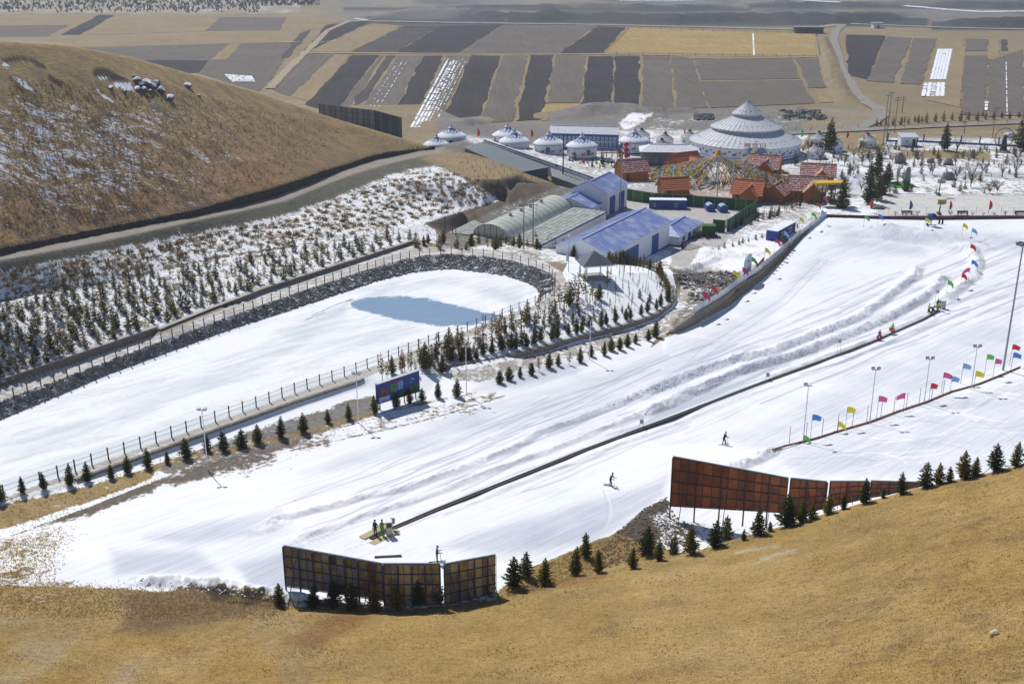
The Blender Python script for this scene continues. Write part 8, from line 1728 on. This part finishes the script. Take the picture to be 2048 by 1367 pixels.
# stones on the near hill
for i, (x, y, s_, lb) in enumerate([(1989,1267,.42,'large pale stone on the near grass slope, lower right'),(1918,1003,.17,'small pale stone on the brow of the slope at right'),(1868,1012,.11,'tiny pale stone left of the brow stone'),(1608,1098,.11,'small tan stone below the rust fence spruces'),(2016,998,.13,'brown stone near the right edge of the slope'),(1574,1046+12,.1,'pale pebble near the staked spruces')]):
    q = G1(x, y); o = link(rock_mesh(300 + i, m_=mat('stone_pale', (.52,.46,.34), .9, var=.15, scale=6)), 'stone', None, (q[0], q[1], q[2] + .15 * s_), i * .7 + .3); o.scale = (s_, s_ * .6, s_ * .5); prop(o, lb, 'stone')
r_ = random.Random(8); peb = MB()
for k in range(500):      # clods and pebbles
    x = r_.uniform(1150, 2048); y = r_.uniform(1000, 1360)
    if y < float(np.interp(x, [1180,1400,1560,1700,1830,2048], [1160,1110,1064,1022,986,936])) + 12: continue
    q = G1(x, y); s_ = r_.uniform(.02, .07); peb.add([(q[0]-s_,q[1]-s_*.6,q[2]-.01),(q[0]+s_,q[1]-s_*.6,q[2]-.01),(q[0]+s_*.8,q[1]+s_*.6,q[2]-.01),(q[0]-s_*.8,q[1]+s_*.6,q[2]-.01),(q[0],q[1],q[2]+s_)], [(0,1,4),(1,2,4),(2,3,4),(3,0,4)])
peb.build('dark_clods', mat('clod', (.09,.06,.04), .95))['kind'] = 'stuff'
# riprap stones on the pond bank
def scatter_rocks(name, polys, n, smin, smax, m_, seed):
    r_ = random.Random(seed); pts = []
    while len(pts) < n:
        poly = r_.choice(polys); xs = [p[0] for p in poly]; ys = [p[1] for p in poly]; x = r_.uniform(min(xs), max(xs)); y = r_.uniform(min(ys), max(ys))
        if inpoly(x, y, poly): pts.append((x, y))
    Wp = onground([p[0] for p in pts], [p[1] for p in pts]); mb = MB()
    for q in Wp:
        s_ = r_.uniform(smin, smax); a = r_.uniform(0, 6.28); V = []
        for k in range(5): b = a + k * 1.2566; V.append((q[0] + s_*math.cos(b)*r_.uniform(.7,1.1), q[1] + s_*math.sin(b)*r_.uniform(.7,1.1), q[2] - .05))
        for k in range(5): b = a + k * 1.2566; V.append((q[0] + s_*.6*math.cos(b), q[1] + s_*.6*math.sin(b), q[2] + s_*r_.uniform(.35,.75)))
        mb.add(V, [(k, (k+1)%5, 5+(k+1)%5, 5+k) for k in range(5)] + [(5,6,7,8,9)])
    mb.build(name, m_)['kind'] = 'stuff'
bank = [(-30,818),(0,806),(338,680),(575,594),(808,520),(895,510),(973,515),(1066,535),(1098,548),(1108,562),(1080,585),(1066,570),(1008,550),(905,537),(837,542),(755,561),(571,622),(439,663),(220,742),(0,836),(-30,848)]
scatter_rocks('riprap_stones', [bank], 7000, .18, .42, mat('riprap_rock', (.17,.17,.17), .95, var=.5, scale=1.0, snow=.44, snow_scale=.8, obj=True), 3)
scatter_rocks('rubble', [[(1235,1062),(1290,1015),(1335,992),(1350,1030),(1400,1065),(1330,1100),(1200,1140),(1190,1112)]], 900, .06, .16, mat('rubble_brown', (.17,.13,.10), .95, var=.4, scale=2), 4)
scatter_rocks('rubble', [[(1350,548),(1475,542),(1475,578),(1410,610),(1380,598)]], 260, .15, .5, mat('slab_dark', (.09,.085,.08), .9, var=.4, snow=.45), 5)
scatter_rocks('rubble', [[(1560,222),(1640,220),(1655,240),(1570,240)], [(1390,230),(1425,230),(1425,240),(1390,240)]], 300, .4, 1.1, mat('rubble_grey', (.15,.15,.155), .95, var=.4, scale=1), 6)
clodp = [[(B2[i][0], B2[i][1]-7), (B2[i+1][0], B2[i+1][1]-7), (B2[i+1][0], B2[i+1][1]+6), (B2[i][0], B2[i][1]+6)] for i in range(9, len(B2)-1)] + [[(B1[i][0], B1[i][1]-7), (B1[i+1][0], B1[i+1][1]-7), (B1[i+1][0], B1[i+1][1]+6), (B1[i][0], B1[i][1]+6)] for i in range(9, len(B1)-1)] + [[(1692,455),(1930,478),(1930,500),(1692,475)], [(270,1155),(560,1185),(560,1200),(270,1168)]]
scatter_rocks('snow_clods', clodp, 1700, .05, .15, SNOWM, 9)
rc = random.Random(44); cl = []
for k in range(70):
    x = rc.uniform(0, 2048); y0_ = float(np.interp(x, [0,560,1000,1180,1400,1560,1830,2048], [1195,1228,1220,1170,1118,1072,992,945])); y = y0_ + (1360 - y0_) * rc.random() ** 1.1; w_ = rc.uniform(12, 46); h_ = w_ * rc.uniform(.25, .5)
    cl.append(([(x - w_, y + h_ * .6), (x - w_ * .3, y - h_), (x + w_, y - h_ * .9), (x + w_ * .5, y + h_ * .5)], 1))
tufts('grass_clumps', cl[:35], 2600, .18, .03, leaf_mat('clump_pale', (.42, .32, .15), (.66, .54, .32)), seed=31, jit=14); tufts('grass_clumps', cl[35:], 1500, .15, .026, leaf_mat('clump_brown', (.27, .16, .06), (.48, .32, .13)), seed=32, jit=14)
tufts('brow_grass', [([(1020,1165),(1137,1106),(1184,1086),(1235,1072),(1300,1090),(1180,1150),(1010,1195)], 1)], 2500, .16, .03, STRAW, seed=21, jit=3)
tufts('pasture_tufts', [([(20,150),(400,190),(700,260),(560,360),(200,440),(0,480)], 1)], 5000, .30, .12, leaf_mat('tuft_brown', (.16,.10,.05), (.36,.23,.10)), seed=15)
# ================================================================ AIR
hz = bpy.data.materials.new('air'); hz.use_nodes = True; nt = hz.node_tree; nt.nodes.clear()
o_ = N(nt, 'ShaderNodeOutputMaterial'); v_ = N(nt, 'ShaderNodeVolumePrincipled'); v_.inputs['Density'].default_value = .00017; v_.inputs['Color'].default_value = (.80, .88, 1, 1); v_.inputs['Anisotropy'].default_value = .2
nt.links.new(v_.outputs[0], o_.inputs['Volume'])
o = MB().box(-9000, 9000, -80, 9800, -6, 80).build('haze', hz); o['kind'] = 'stuff'
